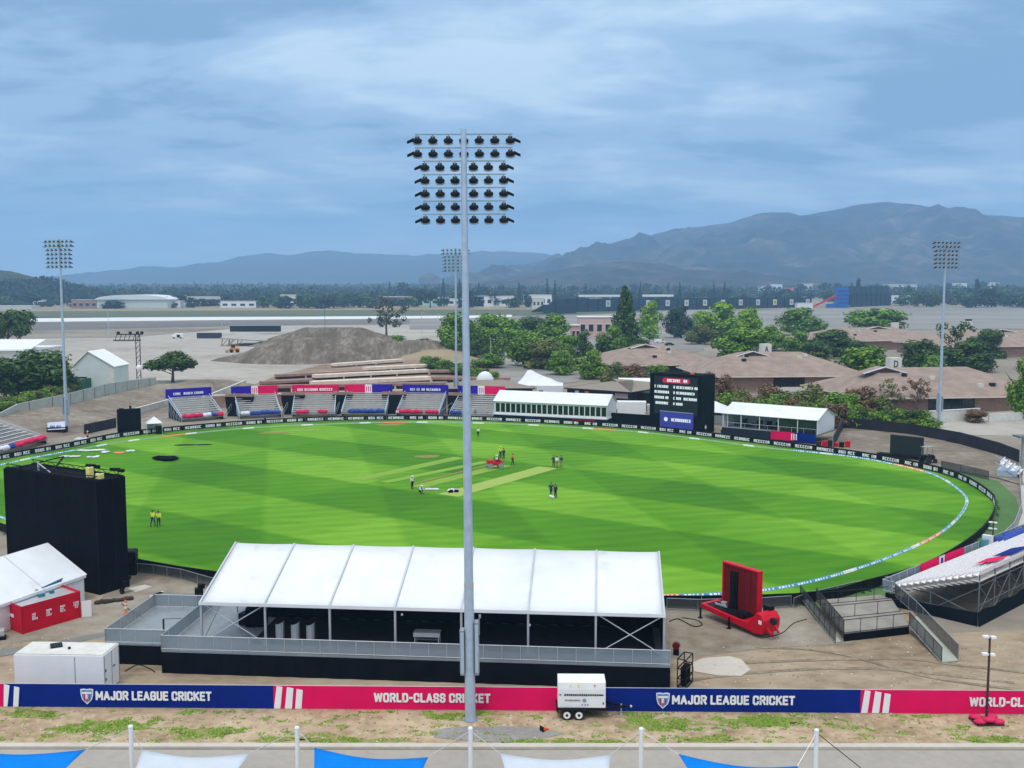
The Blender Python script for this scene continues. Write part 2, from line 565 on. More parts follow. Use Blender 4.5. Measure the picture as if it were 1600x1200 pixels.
def blob(name, c, rx, ry, m, dz, seed=0, n=28, rough=0.25):
    rr = random.Random(seed)
    ph = [rr.uniform(0, 6.3) for _ in range(4)]
    pts = []
    for i in range(n):
        a = 2 * PI * i / n
        k = 1 + rough * (0.5 * math.sin(2 * a + ph[0]) + 0.35 * math.sin(3 * a + ph[1]) + 0.3 * math.sin(5 * a + ph[2]) + 0.25 * math.sin(9 * a + ph[3]))
        pts.append((c.x + rx * k * math.cos(a), c.y + ry * k * math.sin(a)))
    return zone(name, pts, m, dz, world=True)

TARMAC = ground_mat('tarmac', [(0.34, (0.175, 0.165, 0.15)), (0.5, (0.25, 0.24, 0.225)), (0.66, (0.34, 0.325, 0.30))], 0.012, 0.08, stretch=(0.25, 1, 1))
TARMD = ground_mat('dark_tarmac', [(0.3, (0.12, 0.115, 0.11)), (0.7, (0.20, 0.19, 0.18))], 0.008, 0.06, stretch=(0.25, 1, 1))
STRIPW = ground_mat('white_concrete_strip', [(0.3, (0.60, 0.62, 0.62)), (0.7, (0.74, 0.76, 0.76))], 0.01, 0.1)
DRYGR = ground_mat('dry_grass', [(0.3, (0.22, 0.17, 0.10)), (0.7, (0.34, 0.28, 0.18))], 0.006, 0.08, stretch=(0.25, 1, 1))
DKGR = ground_mat('dull_green_grass', [(0.3, (0.075, 0.095, 0.05)), (0.7, (0.14, 0.15, 0.085))], 0.006, 0.08, stretch=(0.25, 1, 1))
LOT = ground_mat('dusty_lot', [(0.3, (0.25, 0.22, 0.19)), (0.5, (0.38, 0.35, 0.31)), (0.70, (0.47, 0.445, 0.41))], 0.02, 0.2)
ROADM = ground_mat('road_surface', [(0.3, (0.30, 0.275, 0.245)), (0.7, (0.41, 0.375, 0.335))], 0.15, 1.5)
FORE = ground_mat('forecourt_asphalt', [(0.36, (0.19, 0.155, 0.115)), (0.47, (0.27, 0.235, 0.185)), (0.62, (0.35, 0.32, 0.27))], 0.10, 0.7, w=0.6)
DIRT = ground_mat('tan_dirt', [(0.34, (0.19, 0.14, 0.09)), (0.48, (0.32, 0.25, 0.175)), (0.66, (0.43, 0.355, 0.265))], 0.10, 0.9, stretch=(0.6, 1, 1))
VERGE = ground_mat('verge_soil', [(0.30, (0.17, 0.115, 0.075)), (0.44, (0.34, 0.25, 0.155)), (0.58, (0.48, 0.375, 0.255)), (0.72, (0.56, 0.46, 0.34))], 0.22, 1.4, w=0.5, bump=0.6)
PALE = ground_mat('pale_cement', [(0.3, (0.46, 0.42, 0.36)), (0.7, (0.58, 0.54, 0.48))], 0.3, 2.0)
PATCHG = ground_mat('dark_asphalt_patch', [(0.3, (0.15, 0.155, 0.15)), (0.7, (0.24, 0.24, 0.225))], 0.2, 1.2)
BANKM = ground_mat('bank_dirt', [(0.34, (0.13, 0.105, 0.08)), (0.5, (0.21, 0.175, 0.14)), (0.66, (0.32, 0.28, 0.235))], 0.09, 0.6, w=0.55)
PILEM = ground_mat('dirt_pile_soil', [(0.36, (0.085, 0.070, 0.055)), (0.5, (0.15, 0.125, 0.10)), (0.64, (0.28, 0.245, 0.20))], 0.10, 0.5, stretch=(1.6, 0.5, 0.3), bump=0.8)
HILLG = ground_mat('wooded_plain_ground', [(0.34, (0.03, 0.042, 0.022)), (0.55, (0.06, 0.07, 0.04)), (0.72, (0.13, 0.11, 0.08))], 0.01, 0.06)
TURF = ground_mat('worn_turf', [(0.3, (0.060, 0.140, 0.045)), (0.7, (0.115, 0.215, 0.075))], 0.08, 0.9)
GRAVEL = ground_mat('grey_gravel', [(0.3, (0.20, 0.19, 0.18)), (0.7, (0.34, 0.32, 0.30))], 0.5, 4.0)

# far airfield, in bands
zone('dry_field', [(-700, 487), (-700, 479), (900, 477), (900, 487)], DRYGR, 0.08)
zone('grass_strip', [(-700, 500), (-700, 489), (1000, 483), (1000, 492)], DKGR, 0.16)
zone('runway', [(-700, 512), (-100, 505), (400, 500), (800, 497), (800, 491), (400, 494.5), (-100, 499), (-700, 505)], STRIPW, 0.24)
zone('taxiway', [(-700, 530), (-100, 520), (420, 508), (860, 504), (860, 499), (400, 501.5), (-100, 507), (-700, 513)], TARMD, 0.12)
zone('airfield_apron', [(640, 515), (640, 500), (900, 492), (1000, 488), (1900, 476), (2300, 476), (2300, 512), (1200, 515)], TARMAC, 0.14)
zone('apron_line', [(1000, 497), (1900, 489), (1900, 491), (1000, 499)], DRYGR, 0.2)
zone('apron_edge', [(1100, 506), (1900, 497), (1900, 499), (1100, 508)], TARMD, 0.2)
zone('dirt_lot', [(-300, 560), (-300, 532), (200, 528), (420, 509), (640, 508), (760, 520), (760, 575), (700, 612), (400, 618), (60, 600)], LOT, 0.05)
zone('access_road', [(700, 560), (760, 548), (905, 575), (905, 596), (830, 608), (760, 582), (690, 590)], TARMAC, 0.09)
zone('parking_lot', [(690, 556), (690, 524), (1100, 512), (1100, 548), (960, 566), (880, 570), (770, 546)], TARMAC, 0.1)
zone('wooded_plain', [(-3500, 2150), (3500, 2150), (7000, 6000), (-7000, 6000)], HILLG, 0.3, world=True)
TERR = ground_mat('terrace_soil', [(0.34, (0.17, 0.115, 0.085)), (0.5, (0.27, 0.19, 0.145)), (0.66, (0.36, 0.27, 0.215))], 0.1, 0.6)
zone('terrace_ground', [(385, 622), (392, 604), (430, 588), (520, 566), (640, 558), (770, 574), (800, 600), (800, 628)], TERR, 0.13)
zone('gravel_yard', [(1290, 700), (1300, 648), (1480, 648), (1900, 612), (1900, 720), (1620, 728), (1500, 690)], GROUND, 0.05)
zone('sand_lot', [(1440, 678), (1500, 650), (1900, 610), (1900, 690), (1600, 682)], LOT, 0.08)

# ------------------------------------------------------------------ the oval
def cat_rom(P, per=14):
    n = len(P); o = []
    for i in range(n):
        a, b, c, d = P[i - 1], P[i], P[(i + 1) % n], P[(i + 2) % n]
        for k in range(per):
            t = k / per
            o.append(0.5 * ((2 * b) + (c - a) * t + (2 * a - 5 * b + 4 * c - d) * t * t + (3 * b - a - 3 * c + d) * t ** 3))
    return o
def resample(P, step):
    n = len(P)
    d = [0]
    for i in range(n):
        d.append(d[-1] + (P[(i + 1) % n] - P[i]).length)
    m = max(3, round(d[-1] / step)); st = d[-1] / m
    o, j = [], 0
    for k in range(m):
        t = k * st
        while d[j + 1] < t: j += 1
        f = (t - d[j]) / (d[j + 1] - d[j])
        o.append(P[j].lerp(P[(j + 1) % n], f))
    return o
BOARD_PX = [(190, 684), (290, 673), (400, 664), (500, 659), (600, 657), (700, 657), (800, 660), (900, 665), (1000, 672), (1100, 683), (1200, 696),
            (1300, 709), (1400, 725), (1490, 747), (1543, 777), (1554, 800), (1530, 841), (1450, 893), (1350, 924), (1250, 945)]
P = [G(*q) for q in BOARD_PX]
P += [Vector((8, 85.2, 0)), Vector((-10, 86.8, 0)), Vector((-28, 93.0, 0)), Vector((-40, 99.5, 0)), Vector((-53, 109, 0)), Vector((-65, 120, 0)),
      Vector((-77, 135, 0)), Vector((-83, 148, 0)), Vector((-80.5, 161, 0)), Vector((-75.5, 173, 0))]
OUTER = cat_rom(P)
CEN = Vector((-9, 148, 0))
ROPE_PX = [(200, 690), (300, 678), (400, 669), (500, 664), (600, 661), (700, 661), (800, 663.5), (900, 669), (1000, 676), (1100, 688), (1200, 701), (1320, 713), (1400, 727),
           (1460, 743), (1497, 765), (1511, 785), (1490, 817), (1440, 850), (1330, 893), (1200, 923)]
Q = [G(*q) for q in ROPE_PX]
Q += [Vector((14, 88.2, 0)), Vector((0, 88.0, 0)), Vector((-12, 89.0, 0)), Vector((-28.5, 94.9, 0)), Vector((-37, 99.8, 0)), Vector((-51, 111, 0)), Vector((-63, 122, 0)),
      Vector((-74, 136, 0)), Vector((-79.5, 148, 0)), Vector((-77.5, 160, 0)), Vector((-73.5, 170, 0))]
ROPE = cat_rom(Q)

def field_material():
    m = bpy.data.materials.new('mown_grass')
    m.use_nodes = True
    t = m.node_tree
    b = t.nodes['Principled BSDF']
    b.inputs['Roughness'].default_value = 0.85
    b.inputs['Specular IOR Level'].default_value = 0.15
    g = t.nodes.new('ShaderNodeNewGeometry')
    def nd(ty, **k):
        q = t.nodes.new(ty)
        for a, v in k.items(): setattr(q, a, v)
        return q
    def stripes(direction, width, offset, soft=0.35, wob=2.0):
        # broad mower passes: +-1 bands across a direction
        dv = Vector((-direction[1], direction[0], 0)).normalized()
        dot = nd('ShaderNodeVectorMath', operation='DOT_PRODUCT')
        dot.inputs[1].default_value = dv
        t.links.new(g.outputs['Position'], dot.inputs[0])
        nz = nd('ShaderNodeTexNoise')
        nz.inputs['Scale'].default_value = 0.25
        t.links.new(g.outputs['Position'], nz.inputs['Vector'])
        a = nd('ShaderNodeMath', operation='MULTIPLY_ADD')
        t.links.new(nz.outputs['Fac'], a.inputs[0]); a.inputs[1].default_value = wob * 0.5
        t.links.new(dot.outputs['Value'], a.inputs[2])
        s = nd('ShaderNodeMath', operation='MULTIPLY_ADD')
        t.links.new(a.outputs[0], s.inputs[0]); s.inputs[1].default_value = PI / width; s.inputs[2].default_value = offset
        sn = nd('ShaderNodeMath', operation='SINE'); t.links.new(s.outputs[0], sn.inputs[0])
        mr = nd('ShaderNodeMapRange', interpolation_type='SMOOTHSTEP')
        mr.inputs['From Min'].default_value = -soft; mr.inputs['From Max'].default_value = soft
        mr.inputs['To Min'].default_value = -1; mr.inputs['To Max'].default_value = 1
        t.links.new(sn.outputs[0], mr.inputs['Value'])
        return mr.outputs[0]
    def noise_(scale, det, stretch=(1, 1, 1), rot=0):
        mp = nd('ShaderNodeMapping'); mp.inputs['Scale'].default_value = stretch; mp.inputs['Rotation'].default_value = (0, 0, rot)
        t.links.new(g.outputs['Position'], mp.inputs[0])
        nz = nd('ShaderNodeTexNoise'); nz.inputs['Scale'].default_value = scale; nz.inputs['Detail'].default_value = det
        nz.inputs['Roughness'].default_value = 0.6
        t.links.new(mp.outputs[0], nz.inputs['Vector'])
        return nz.outputs['Fac']
    def add(a, ka, bb):
        q = nd('ShaderNodeMath', operation='MULTIPLY_ADD')
        t.links.new(a, q.inputs[0]); q.inputs[1].default_value = ka
        if isinstance(bb, float): q.inputs[2].default_value = bb
        else: t.links.new(bb, q.inputs[2])
        return q.outputs[0]
    v = add(stripes((0.22, -0.975), 15.0, 0.4, 0.14), 0.065, 0.5)
    v = add(stripes((0.81, -0.58), 13.5, 1.2, 0.16), 0.125, v)
    v = add(stripes((0.58, 0.81), 17.0, 0.5, 0.16), 0.045, v)
    v = add(stripes((0.95, 0.30), 1.5, 0.0, 0.9, 0.6), 0.035, v)
    v = add(noise_(0.035, 4), 0.46, add(noise_(0.5, 7, (0.35, 1.5, 1), 0.62), 0.36, v))
    sh = nd('ShaderNodeMath', operation='SUBTRACT'); t.links.new(v, sh.inputs[0]); sh.inputs[1].default_value = 0.395
    cr = nd('ShaderNodeValToRGB')
    el = cr.color_ramp.elements
    el[0].position, el[0].color = 0.16, (0.032, 0.138, 0.0008, 1)
    el[1].position, el[1].color = 0.84, (0.175, 0.375, 0.024, 1)
    k = el.new(0.5); k.color = (0.072, 0.235, 0.0022, 1)
    t.links.new(sh.outputs[0], cr.inputs[0])
    t.links.new(cr.outputs[0], b.inputs['Base Color'])
    bp = nd('ShaderNodeBump'); bp.inputs['Strength'].default_value = 0.4; bp.inputs['Distance'].default_value = 0.05
    t.links.new(noise_(6.0, 3), bp.inputs['Height']); t.links.new(bp.outputs[0], b.inputs['Normal'])
    return m
GRASS = field_material()
zone('playing_field', [(p.x, p.y) for p in resample(OUTER, 2.0)], GRASS, 0.05, world=True)
# rim of worn turf outside the boards on the right
E_ = [(1240, 946), (1350, 925), (1450, 894), (1530, 842), (1555, 800), (1544, 775), (1490, 744), (1400, 722),
      (1500, 737), (1560, 752), (1588, 778), (1592, 800), (1575, 830), (1540, 862), (1480, 892), (1400, 928), (1372, 940), (1300, 948)]
zone('turf_apron', E_, TURF, 0.035)

# cut strips in the middle of the square
PITCHM = ground_mat('rolled_pitch', [(0.3, (0.24, 0.36, 0.06)), (0.7, (0.34, 0.44, 0.12))], 0.2, 2.0)
PITCH2 = ground_mat('cut_strip', [(0.3, (0.16, 0.31, 0.03)), (0.7, (0.235, 0.38, 0.065))], 0.2, 2.0)
WORN = ground_mat('worn_grass', [(0.3, (0.17, 0.22, 0.04)), (0.7, (0.26, 0.24, 0.07))], 0.2, 2.0)
def strip(p0, p1, w, m, dz, ext=0.0):
    a, b = G(*p0), G(*p1)
    d = (b - a).normalized(); a = a - d * ext; nrm = Vector((-d.y, d.x, 0)) * w / 2
    zone('pitch_strip', [(q.x, q.y) for q in (a - nrm, b - nrm, b + nrm, a + nrm)], m, dz, world=True)
strip((560, 750), (718, 715.5), 2.3, PITCH2, 0.08)
strip((600, 754.5), (760, 722), 1.6, PITCH2, 0.08)
strip((650, 762), (790, 727.5), 2.4, PITCH2, 0.08)
strip((640, 758), (775, 724.5), 0.7, WORN, 0.09)
strip((700, 775), (857, 731), 3.3, PITCHM, 0.08)
for q, rx, ry, s_ in (((668, 714), 1.8, 1.6, 1), ((610, 664), 3.0, 1.6, 2), ((430, 677), 2.6, 1.6, 3)):
    blob('worn_patch', G(*q), rx, ry, WORN, 0.09, s_)
strip((452, 674), (498, 672.5), 1.0, PITCHM, 0.1)

# ------------------------------------------------------------------ near ground
zone('forecourt', [(-500, 1070), (-400, 950), (-60, 900), (190, 890), (340, 912), (700, 975), (1060, 962), (1250, 950), (1400, 935), (1480, 990), (2100, 960), (2100, 1090), (1600, 1094), (800, 1086)], DIRT, 0.015)
zone('asphalt_yard', [(195, 892), (335, 912), (420, 930), (400, 960), (250, 990), (165, 1000), (40, 1003), (-200, 1030), (-300, 960), (0, 930), (150, 945)], FORE, 0.03)
zone('asphalt_yard', [(1040, 962), (1240, 950), (1262, 940), (1390, 930), (1400, 960), (1330, 1006), (1210, 1012), (1130, 1022), (1050, 1030)], FORE, 0.03)
zone('asphalt_patch', [(240, 925), (330, 930), (345, 950), (230, 960)], PATCHG, 0.045)
zone('asphalt_patch', [(-60, 1023), (60, 1008), (165, 988), (165, 995), (60, 1017), (-60, 1036)], PATCHG, 0.045)
zone('cement_patch', [(200, 920), (226, 914), (238, 917), (212, 926)], PALE, 0.045)
zone('cement_patch', [(232, 932), (254, 924), (257, 926), (238, 934)], PALE, 0.045)
zone('cement_patch', [(1082, 1036), (1098, 1029), (1140, 1026), (1158, 1031), (1173, 1047), (1158, 1057), (1120, 1056), (1085, 1050)], PALE, 0.045)
zone('verge', [(-600, 1166), (-600, 1098), (-80, 1103), (760, 1110), (1700, 1118), (2300, 1120), (2300, 1168)], VERGE, 0.02)
zone('road', [(-700, 1660), (-700, 1171), (2400, 1174), (2400, 1660)], ROADM, 0.02)
kb = MB()
k0, k1 = G(-700, 1169), G(2400, 1171)
kb.slab([k0, k1, k1 + Vector((0, 0.5, 0)), k0 + Vector((0, 0.5, 0))], (0, 0, 0.13))
tag(kb.build('kerb', PALE), kind='structure')
blob('gravel_pad', G(772, 1147), 3.7, 1.15, GRAVEL, 0.04, 4, 40, 0.13)

# turf patches on the verge: blades in irregular clumps
GRBL = leaf_mat('verge_grass', (0.09, 0.17, 0.015), (0.16, 0.28, 0.025), (0.28, 0.36, 0.07))
rr = random.Random(21)
gm = MB()
def tuft_patch(px, py, rx, ry, dens):
    c = G(px, py)
    n = int(rx * ry * dens * 2.2)
    ph = rr.uniform(0, 6)
    for _ in range(n):
        a = rr.uniform(0, 2 * PI)
        k = math.sqrt(rr.random()) * (1 + 0.3 * math.sin(3 * a + ph) + 0.2 * math.sin(7 * a))
        x, y = c.x + rx * k * math.cos(a), c.y + ry * k * math.sin(a)
        if noise.noise(Vector((x * 1.1, y * 1.1, 3.0))) < -0.12: continue
        h = rr.uniform(0.03, 0.09); w = rr.uniform(0.04, 0.09); t = rr.uniform(0, PI)
        dx, dy = math.cos(t) * w, math.sin(t) * w
        lx, ly = rr.uniform(-.12, .12), rr.uniform(.02, .16)
        gm.add([(x - dx, y - dy, 0.02), (x + dx, y + dy, 0.02), (x + dx * .3 + lx, y + dy * .3 + ly, h), (x - dx * .3 + lx, y - dy * .3 + ly, h)], [(0, 1, 2, 3)])
for q in [(55, 1118, 1.6, .7, 260), (25, 1112, 1.2, .5, 160), (160, 1135, 2.4, .7, 300), (120, 1142, 1.6, .5, 200), (215, 1128, 1.6, .6, 180), (298, 1113, .9, .4, 280), (275, 1140, 1.2, .35, 160),
          (325, 1148, 1.6, .5, 260), (290, 1152, 1.5, .4, 220), (360, 1140, 1.4, .35, 150), (430, 1156, 1.4, .4, 200), (545, 1157, 2.6, .45, 320), (500, 1150, 1.2, .3, 120),
          (700, 1120, 1.5, .55, 320), (752, 1116, .7, .4, 320), (870, 1160, 2.8, .3, 260), (820, 1157, 2.6, .3, 240), (1020, 1128, 1.9, .8, 300), (1055, 1138, 1.6, .6, 320), (1000, 1118, 1.2, .4, 220),
          (1180, 1127, 2.1, .8, 340), (1220, 1130, 1.6, .6, 320), (1135, 1137, 1.4, .4, 200), (1130, 1155, 1.2, .3, 160), (965, 1158, .9, .4, 240), (1060, 1157, 1.4, .5, 160),
          (1310, 1132, .8, .35, 240), (1430, 1121, 1.3, .35, 280), (1545, 1157, 1.7, .5, 330), (1345, 1140, .8, .3, 160), (1500, 1140, 1.6, .4, 110), (1590, 1160, 1.2, .4, 160), (1250, 1120, 1.2, .4, 160)]:
    tuft_patch(*q)
for _ in range(260):
    tuft_patch(rr.uniform(-20, 1620), rr.uniform(1112, 1162), rr.uniform(.1, .5), rr.uniform(.08, .25), 170)
tag(gm.build('grass', GRBL), 'patchy green grass tufts growing on the sandy verge', 'grass', kind='stuff')

# soil greened by low weeds under the tufts
WEED = ground_mat('weedy_soil', [(0.40, (0.36, 0.275, 0.17)), (0.50, (0.24, 0.25, 0.075)), (0.64, (0.12, 0.19, 0.03))], 0.7, 4.0, w=0.35)
for i_, (x_, y_, a_, b_) in enumerate(((160, 1136, 2.4, .6), (50, 1117, 1.6, .6), (320, 1146, 2.0, .6), (545, 1157, 3.0, .4), (705, 1121, 1.5, .45), (850, 1159, 3.6, .3), (1035, 1131, 2.3, .8), (1195, 1128, 2.3, .75), (1545, 1157, 1.7, .4), (1110, 1156, 1.8, .35), (435, 1156, 1.6, .35))):
    blob('weed_patch', G(x_, y_), a_, b_, WEED, 0.030, 60 + i_, 48, 0.5)
# ------------------------------------------------------------------ hills and mountains
def interp(P, x):
    if x <= P[0][0]: return P[0][1]
    for (a, ya), (b, yb) in zip(P[:-1], P[1:]):
        if x <= b:
            t = (x - a) / (b - a)
            return ya + (yb - ya) * t
    return P[-1][1]
def mountain(name, prof, Y, foot, mats, relief, nx=220, ny=46, seed=0.0, freq=0.0016):
    """prof: skyline as (photo x, photo y); ridge stands Y metres away, its foot at distance foot"""
    x0, x1 = prof[0][0], prof[-1][0]
    mb = MB()
    k = Y / (FPX * math.cos(PITCH))
    for j in range(ny + 8):
        t = j / (ny - 1)
        for i in range(nx):
            px = x0 + (x1 - x0) * i / (nx - 1)
            py = interp(prof, px) + 1.3 * noise.noise(Vector((px * 0.05, seed, 1))) + 0.8 * noise.noise(Vector((px * 0.17, seed, 2)))
            X = (px - 800) * k
            ang = math.atan((600 - py) / FPX) - PITCH
            Hh = CAM_H + Y * math.tan(ang)
            base = gz(foot) - 6
            if t <= 1:
                yy = foot + (Y - foot) * t
                p = Vector((X * freq, yy * freq, seed))
                rg = noise.fractal(p * 1.6, 0.9, 2.1, 7) * 0.5 + (0.45 - abs(noise.noise(p * 1.9 + Vector((5, 2, 1))))) * 1.5 + (0.4 - abs(noise.noise(p * 5.3 + Vector((1, 7, 1))))) * 0.55 - .35
                z = base + (Hh - base) * (t ** 0.85) + relief * rg * math.sin(PI * min(1, t)) ** 0.8
                X2 = X * (0.55 + 0.45 * t) if False else X
            else:
                tt = (t - 1) * (ny - 1) / 7
                yy = Y + tt * (Y - foot) * 0.8
                z = base + (Hh - base) * max(0, 1 - tt) ** 1.2 - 2 * tt
                X2 = X
            mb.v.append((X2, yy, z))
    for j in range(ny + 7):
        for i in range(nx - 1):
            mb.f.append((j * nx + i, j * nx + i + 1, (j + 1) * nx + i + 1, (j + 1) * nx + i)); mb.m.append(0)
    return tag(mb.build(name, mats, smooth=True), kind='structure')
MTN = ground_mat('mountain_chaparral', [(0.38, (0.016, 0.020, 0.020)), (0.50, (0.042, 0.040, 0.038)), (0.57, (0.095, 0.075, 0.068)), (0.68, (0.24, 0.175, 0.155))], 0.0016, 0.012, w=0.5, bump=0.0)
MTN2 = ground_mat('far_mountain_scrub', [(0.34, (0.04, 0.045, 0.045)), (0.7, (0.09, 0.085, 0.08))], 0.0012, 0.006, w=0.6, bump=0.0)
HILLM = ground_mat('wooded_hill', [(0.34, (0.020, 0.032, 0.016)), (0.52, (0.045, 0.058, 0.030)), (0.70, (0.12, 0.09, 0.06))], 0.012, 0.05, w=0.5, bump=0.0)
mountain('mountain_range', [(60, 452), (140, 444), (200, 426), (245, 416), (300, 419), (345, 411), (395, 399), (420, 395), (455, 399), (490, 393), (520, 391), (560, 396), (600, 397), (650, 399), (700, 396), (760, 392),
                            (800, 393), (850, 396), (900, 405), (1000, 430), (1080, 446)], 8200, 6300, MTN2, 40, seed=4.0, freq=0.0012)
mountain('mountain', [(690, 452), (740, 440), (800, 424), (850, 408), (880, 400), (920, 389), (960, 378), (1000, 371), (1050, 358), (1090, 354), (1140, 347), (1175, 335), (1205, 331), (1235, 338), (1265, 334), (1300, 327),
                      (1335, 319), (1378, 315), (1400, 319), (1440, 331), (1490, 331), (1530, 336), (1560, 337), (1600, 341), (1680, 350), (1780, 372), (1900, 400), (2050, 440)], 5600, 3600, MTN, 95, seed=1.0, nx=340, ny=80)
mountain('foothill', [(700, 455), (760, 439), (830, 428), (900, 417), (950, 408), (985, 404), (1020, 409), (1060, 418), (1110, 417), (1160, 424), (1220, 432), (1300, 443), (1360, 452)], 3400, 2700, MTN, 18, seed=7.0, nx=140, freq=0.003)
mountain('wooded_hill', [(-420, 435), (-260, 408), (-120, 412), (-30, 420), (20, 423), (50, 430), (85, 440), (120, 449), (165, 460), (210, 472)], 1750, 1250, HILLM, 12, seed=3.0, nx=140, freq=0.006)

def mound(name, px, py, rx, ry, h, seed, sharp=1.0, flat=0.0, mat=None, power=1.0):
    c = G(px, py)
    mb = MB(); n = 54
    for j in range(n):
        for i in range(n):
            u, v = -1.15 + 2.3 * i / (n - 1), -1.15 + 2.3 * j / (n - 1)
            w = noise.noise(Vector((u * 2.0, v * 2.0, seed)))
            r = math.sqrt(u * u + v * v) * (1 + 0.16 * w)
            k = max(0.0, 1 - r) ** power
            k = min(k, 1 - flat) / (1 - flat) if flat else k
            z = h * k + (0.05 * h * noise.noise(Vector((u * 7, v * 7, seed + 3))) * min(1, k * 5) if k > 0 else -0.15)
            mb.v.append((u * rx, v * ry, z))
    for j in range(n - 1):
        for i in range(n - 1):
            mb.f.append((j * n + i, j * n + i + 1, (j + 1) * n + i + 1, (j + 1) * n + i)); mb.m.append(0)
    o = mb.build(name, mat or PILEM, smooth=True, loc=(c.x, c.y, 0.1))
    return tag(o, kind='structure')
mound('dirt_mound', 470, 562, 30, 26, 8.0, 1.0, flat=0.30)
mound('dirt_mound', 560, 556, 26, 28, 7.4, 2.0, flat=0.30)
mound('dirt_mound', 520, 540, 40, 25, 8.4, 3.0, flat=0.35)
mound('dirt_mound', 650, 556, 27, 24, 6.0, 5.0, flat=0.25)
mound('grass_bank', 685, 560, 17, 15, 3.2, 6.0, flat=0.3, mat=DRYGR)
mound('dirt_mound', 330, 607, 16, 8, 2.2, 8.0, flat=0.3, mat=BANKM)

# bank of dirt on the left, up to the retaining wall
lowr = [(-60, 700), (20, 690), (90, 684), (150, 672), (215, 655), (262, 646), (345, 632)]
uppr = [(-40, 664), (27, 640), (100, 633), (150, 622), (207, 608), (243, 600), (330, 598)]
mb = MB(); m_ = 12
for j in range(m_):
    t = j / (m_ - 1)
    for a in range(41):
        s_ = a / 40 * 6; i = min(5, int(s_)); f_ = s_ - i
        lo = G(*lowr[i]).lerp(G(*lowr[i + 1]), f_); hi = G(*uppr[i], 2.3).lerp(G(*uppr[i + 1], 2.3), f_)
        p = lo.lerp(hi, t)
        p.z = 2.3 * (t * t * (3 - 2 * t)) + 0.02 + 0.35 * noise.noise(Vector((p.x * .16, p.y * .16, 2))) * math.sin(PI * t)
        mb.v.append(p)
for j in range(m_ - 1):
    for i in range(40):
        mb.f.append((j * 41 + i, j * 41 + i + 1, (j + 1) * 41 + i + 1, (j + 1) * 41 + i)); mb.m.append(0)
tag(mb.build('dirt_bank', BANKM, smooth=True), kind='structure')
# bank of dirt on the right, under the black fence
zone('dirt_bank', [(1290, 706), (1318, 668), (1372, 672), (1450, 683), (1540, 706), (1592, 722), (1600, 760), (1560, 748), (1480, 734), (1400, 716)], BANKM, 0.12)

# ------------------------------------------------------------------ loose stones and litter on the bare ground
st = MB(); rs = random.Random(17)
for k in range(1500):
    if k < 1050: p = G(rs.uniform(-10, 1610), rs.uniform(1110, 1164))
    else: p = G(rs.uniform(1050, 1600), rs.uniform(1000, 1072)) if k % 3 else G(rs.uniform(0, 300), rs.uniform(960, 1060))
    r_ = rs.uniform(.02, .07)
    a = rs.uniform(0, 6.28)
    top_ = (p.x + rs.uniform(-.02, .02), p.y, .03 + r_ * .9)
    ring = [(p.x + r_ * 1.5 * math.cos(a + q * 1.257), p.y + r_ * math.sin(a + q * 1.257), .02) for q in range(5)]
    st.add(ring + [top_], [(q, (q + 1) % 5, 5) for q in range(5)], 0 if k % 4 else 1)
tag(st.build('gravel', [M('stone', (.24, .20, .155), .95, var=.4, scale=.3), M('pale_stone', (.55, .50, .44), .95, var=.2, scale=.3)]), 'loose stones scattered over the verge and yard', 'gravel', kind='stuff')
TRK = ground_mat('wheel_track', [(0.38, (0.17, 0.13, 0.09)), (0.5, (0.25, 0.20, 0.145)), (0.62, (0.34, 0.28, 0.21))], 0.4, 2.5)
def track(name, pts, w):
    P_ = [G(*q) for q in pts]
    C_ = []
    for i in range(len(P_) - 1):
        a, b, c, d = P_[max(0, i - 1)], P_[i], P_[i + 1], P_[min(len(P_) - 1, i + 2)]
        for k in range(10):
            t = k / 10
            C_.append(0.5 * ((2 * b) + (c - a) * t + (2 * a - 5 * b + 4 * c - d) * t * t + (3 * b - a - 3 * c + d) * t ** 3))
    L_, R_ = [], []
    for i in range(len(C_) - 1):
        d = (C_[i + 1] - C_[i]).normalized(); n_ = Vector((-d.y, d.x, 0)) * w * (.5 + .18 * noise.noise(C_[i] * .7))
        L_.append((C_[i] + n_)[:2]); R_.append((C_[i] - n_)[:2])
    _zone[0] += 1
    zone(name, L_ + R_[::-1], TRK, .034 + .005 * _zone[0], world=True)
track('wheel_track', [(1060, 1066), (1200, 1050), (1380, 1046), (1620, 1072)], .45)
track('wheel_track', [(1050, 1044), (1210, 1034), (1400, 1030), (1500, 1040), (1640, 1056)], .45)
track('wheel_track', [(1180, 1012), (1300, 1020), (1460, 1060), (1640, 1084)], .4)
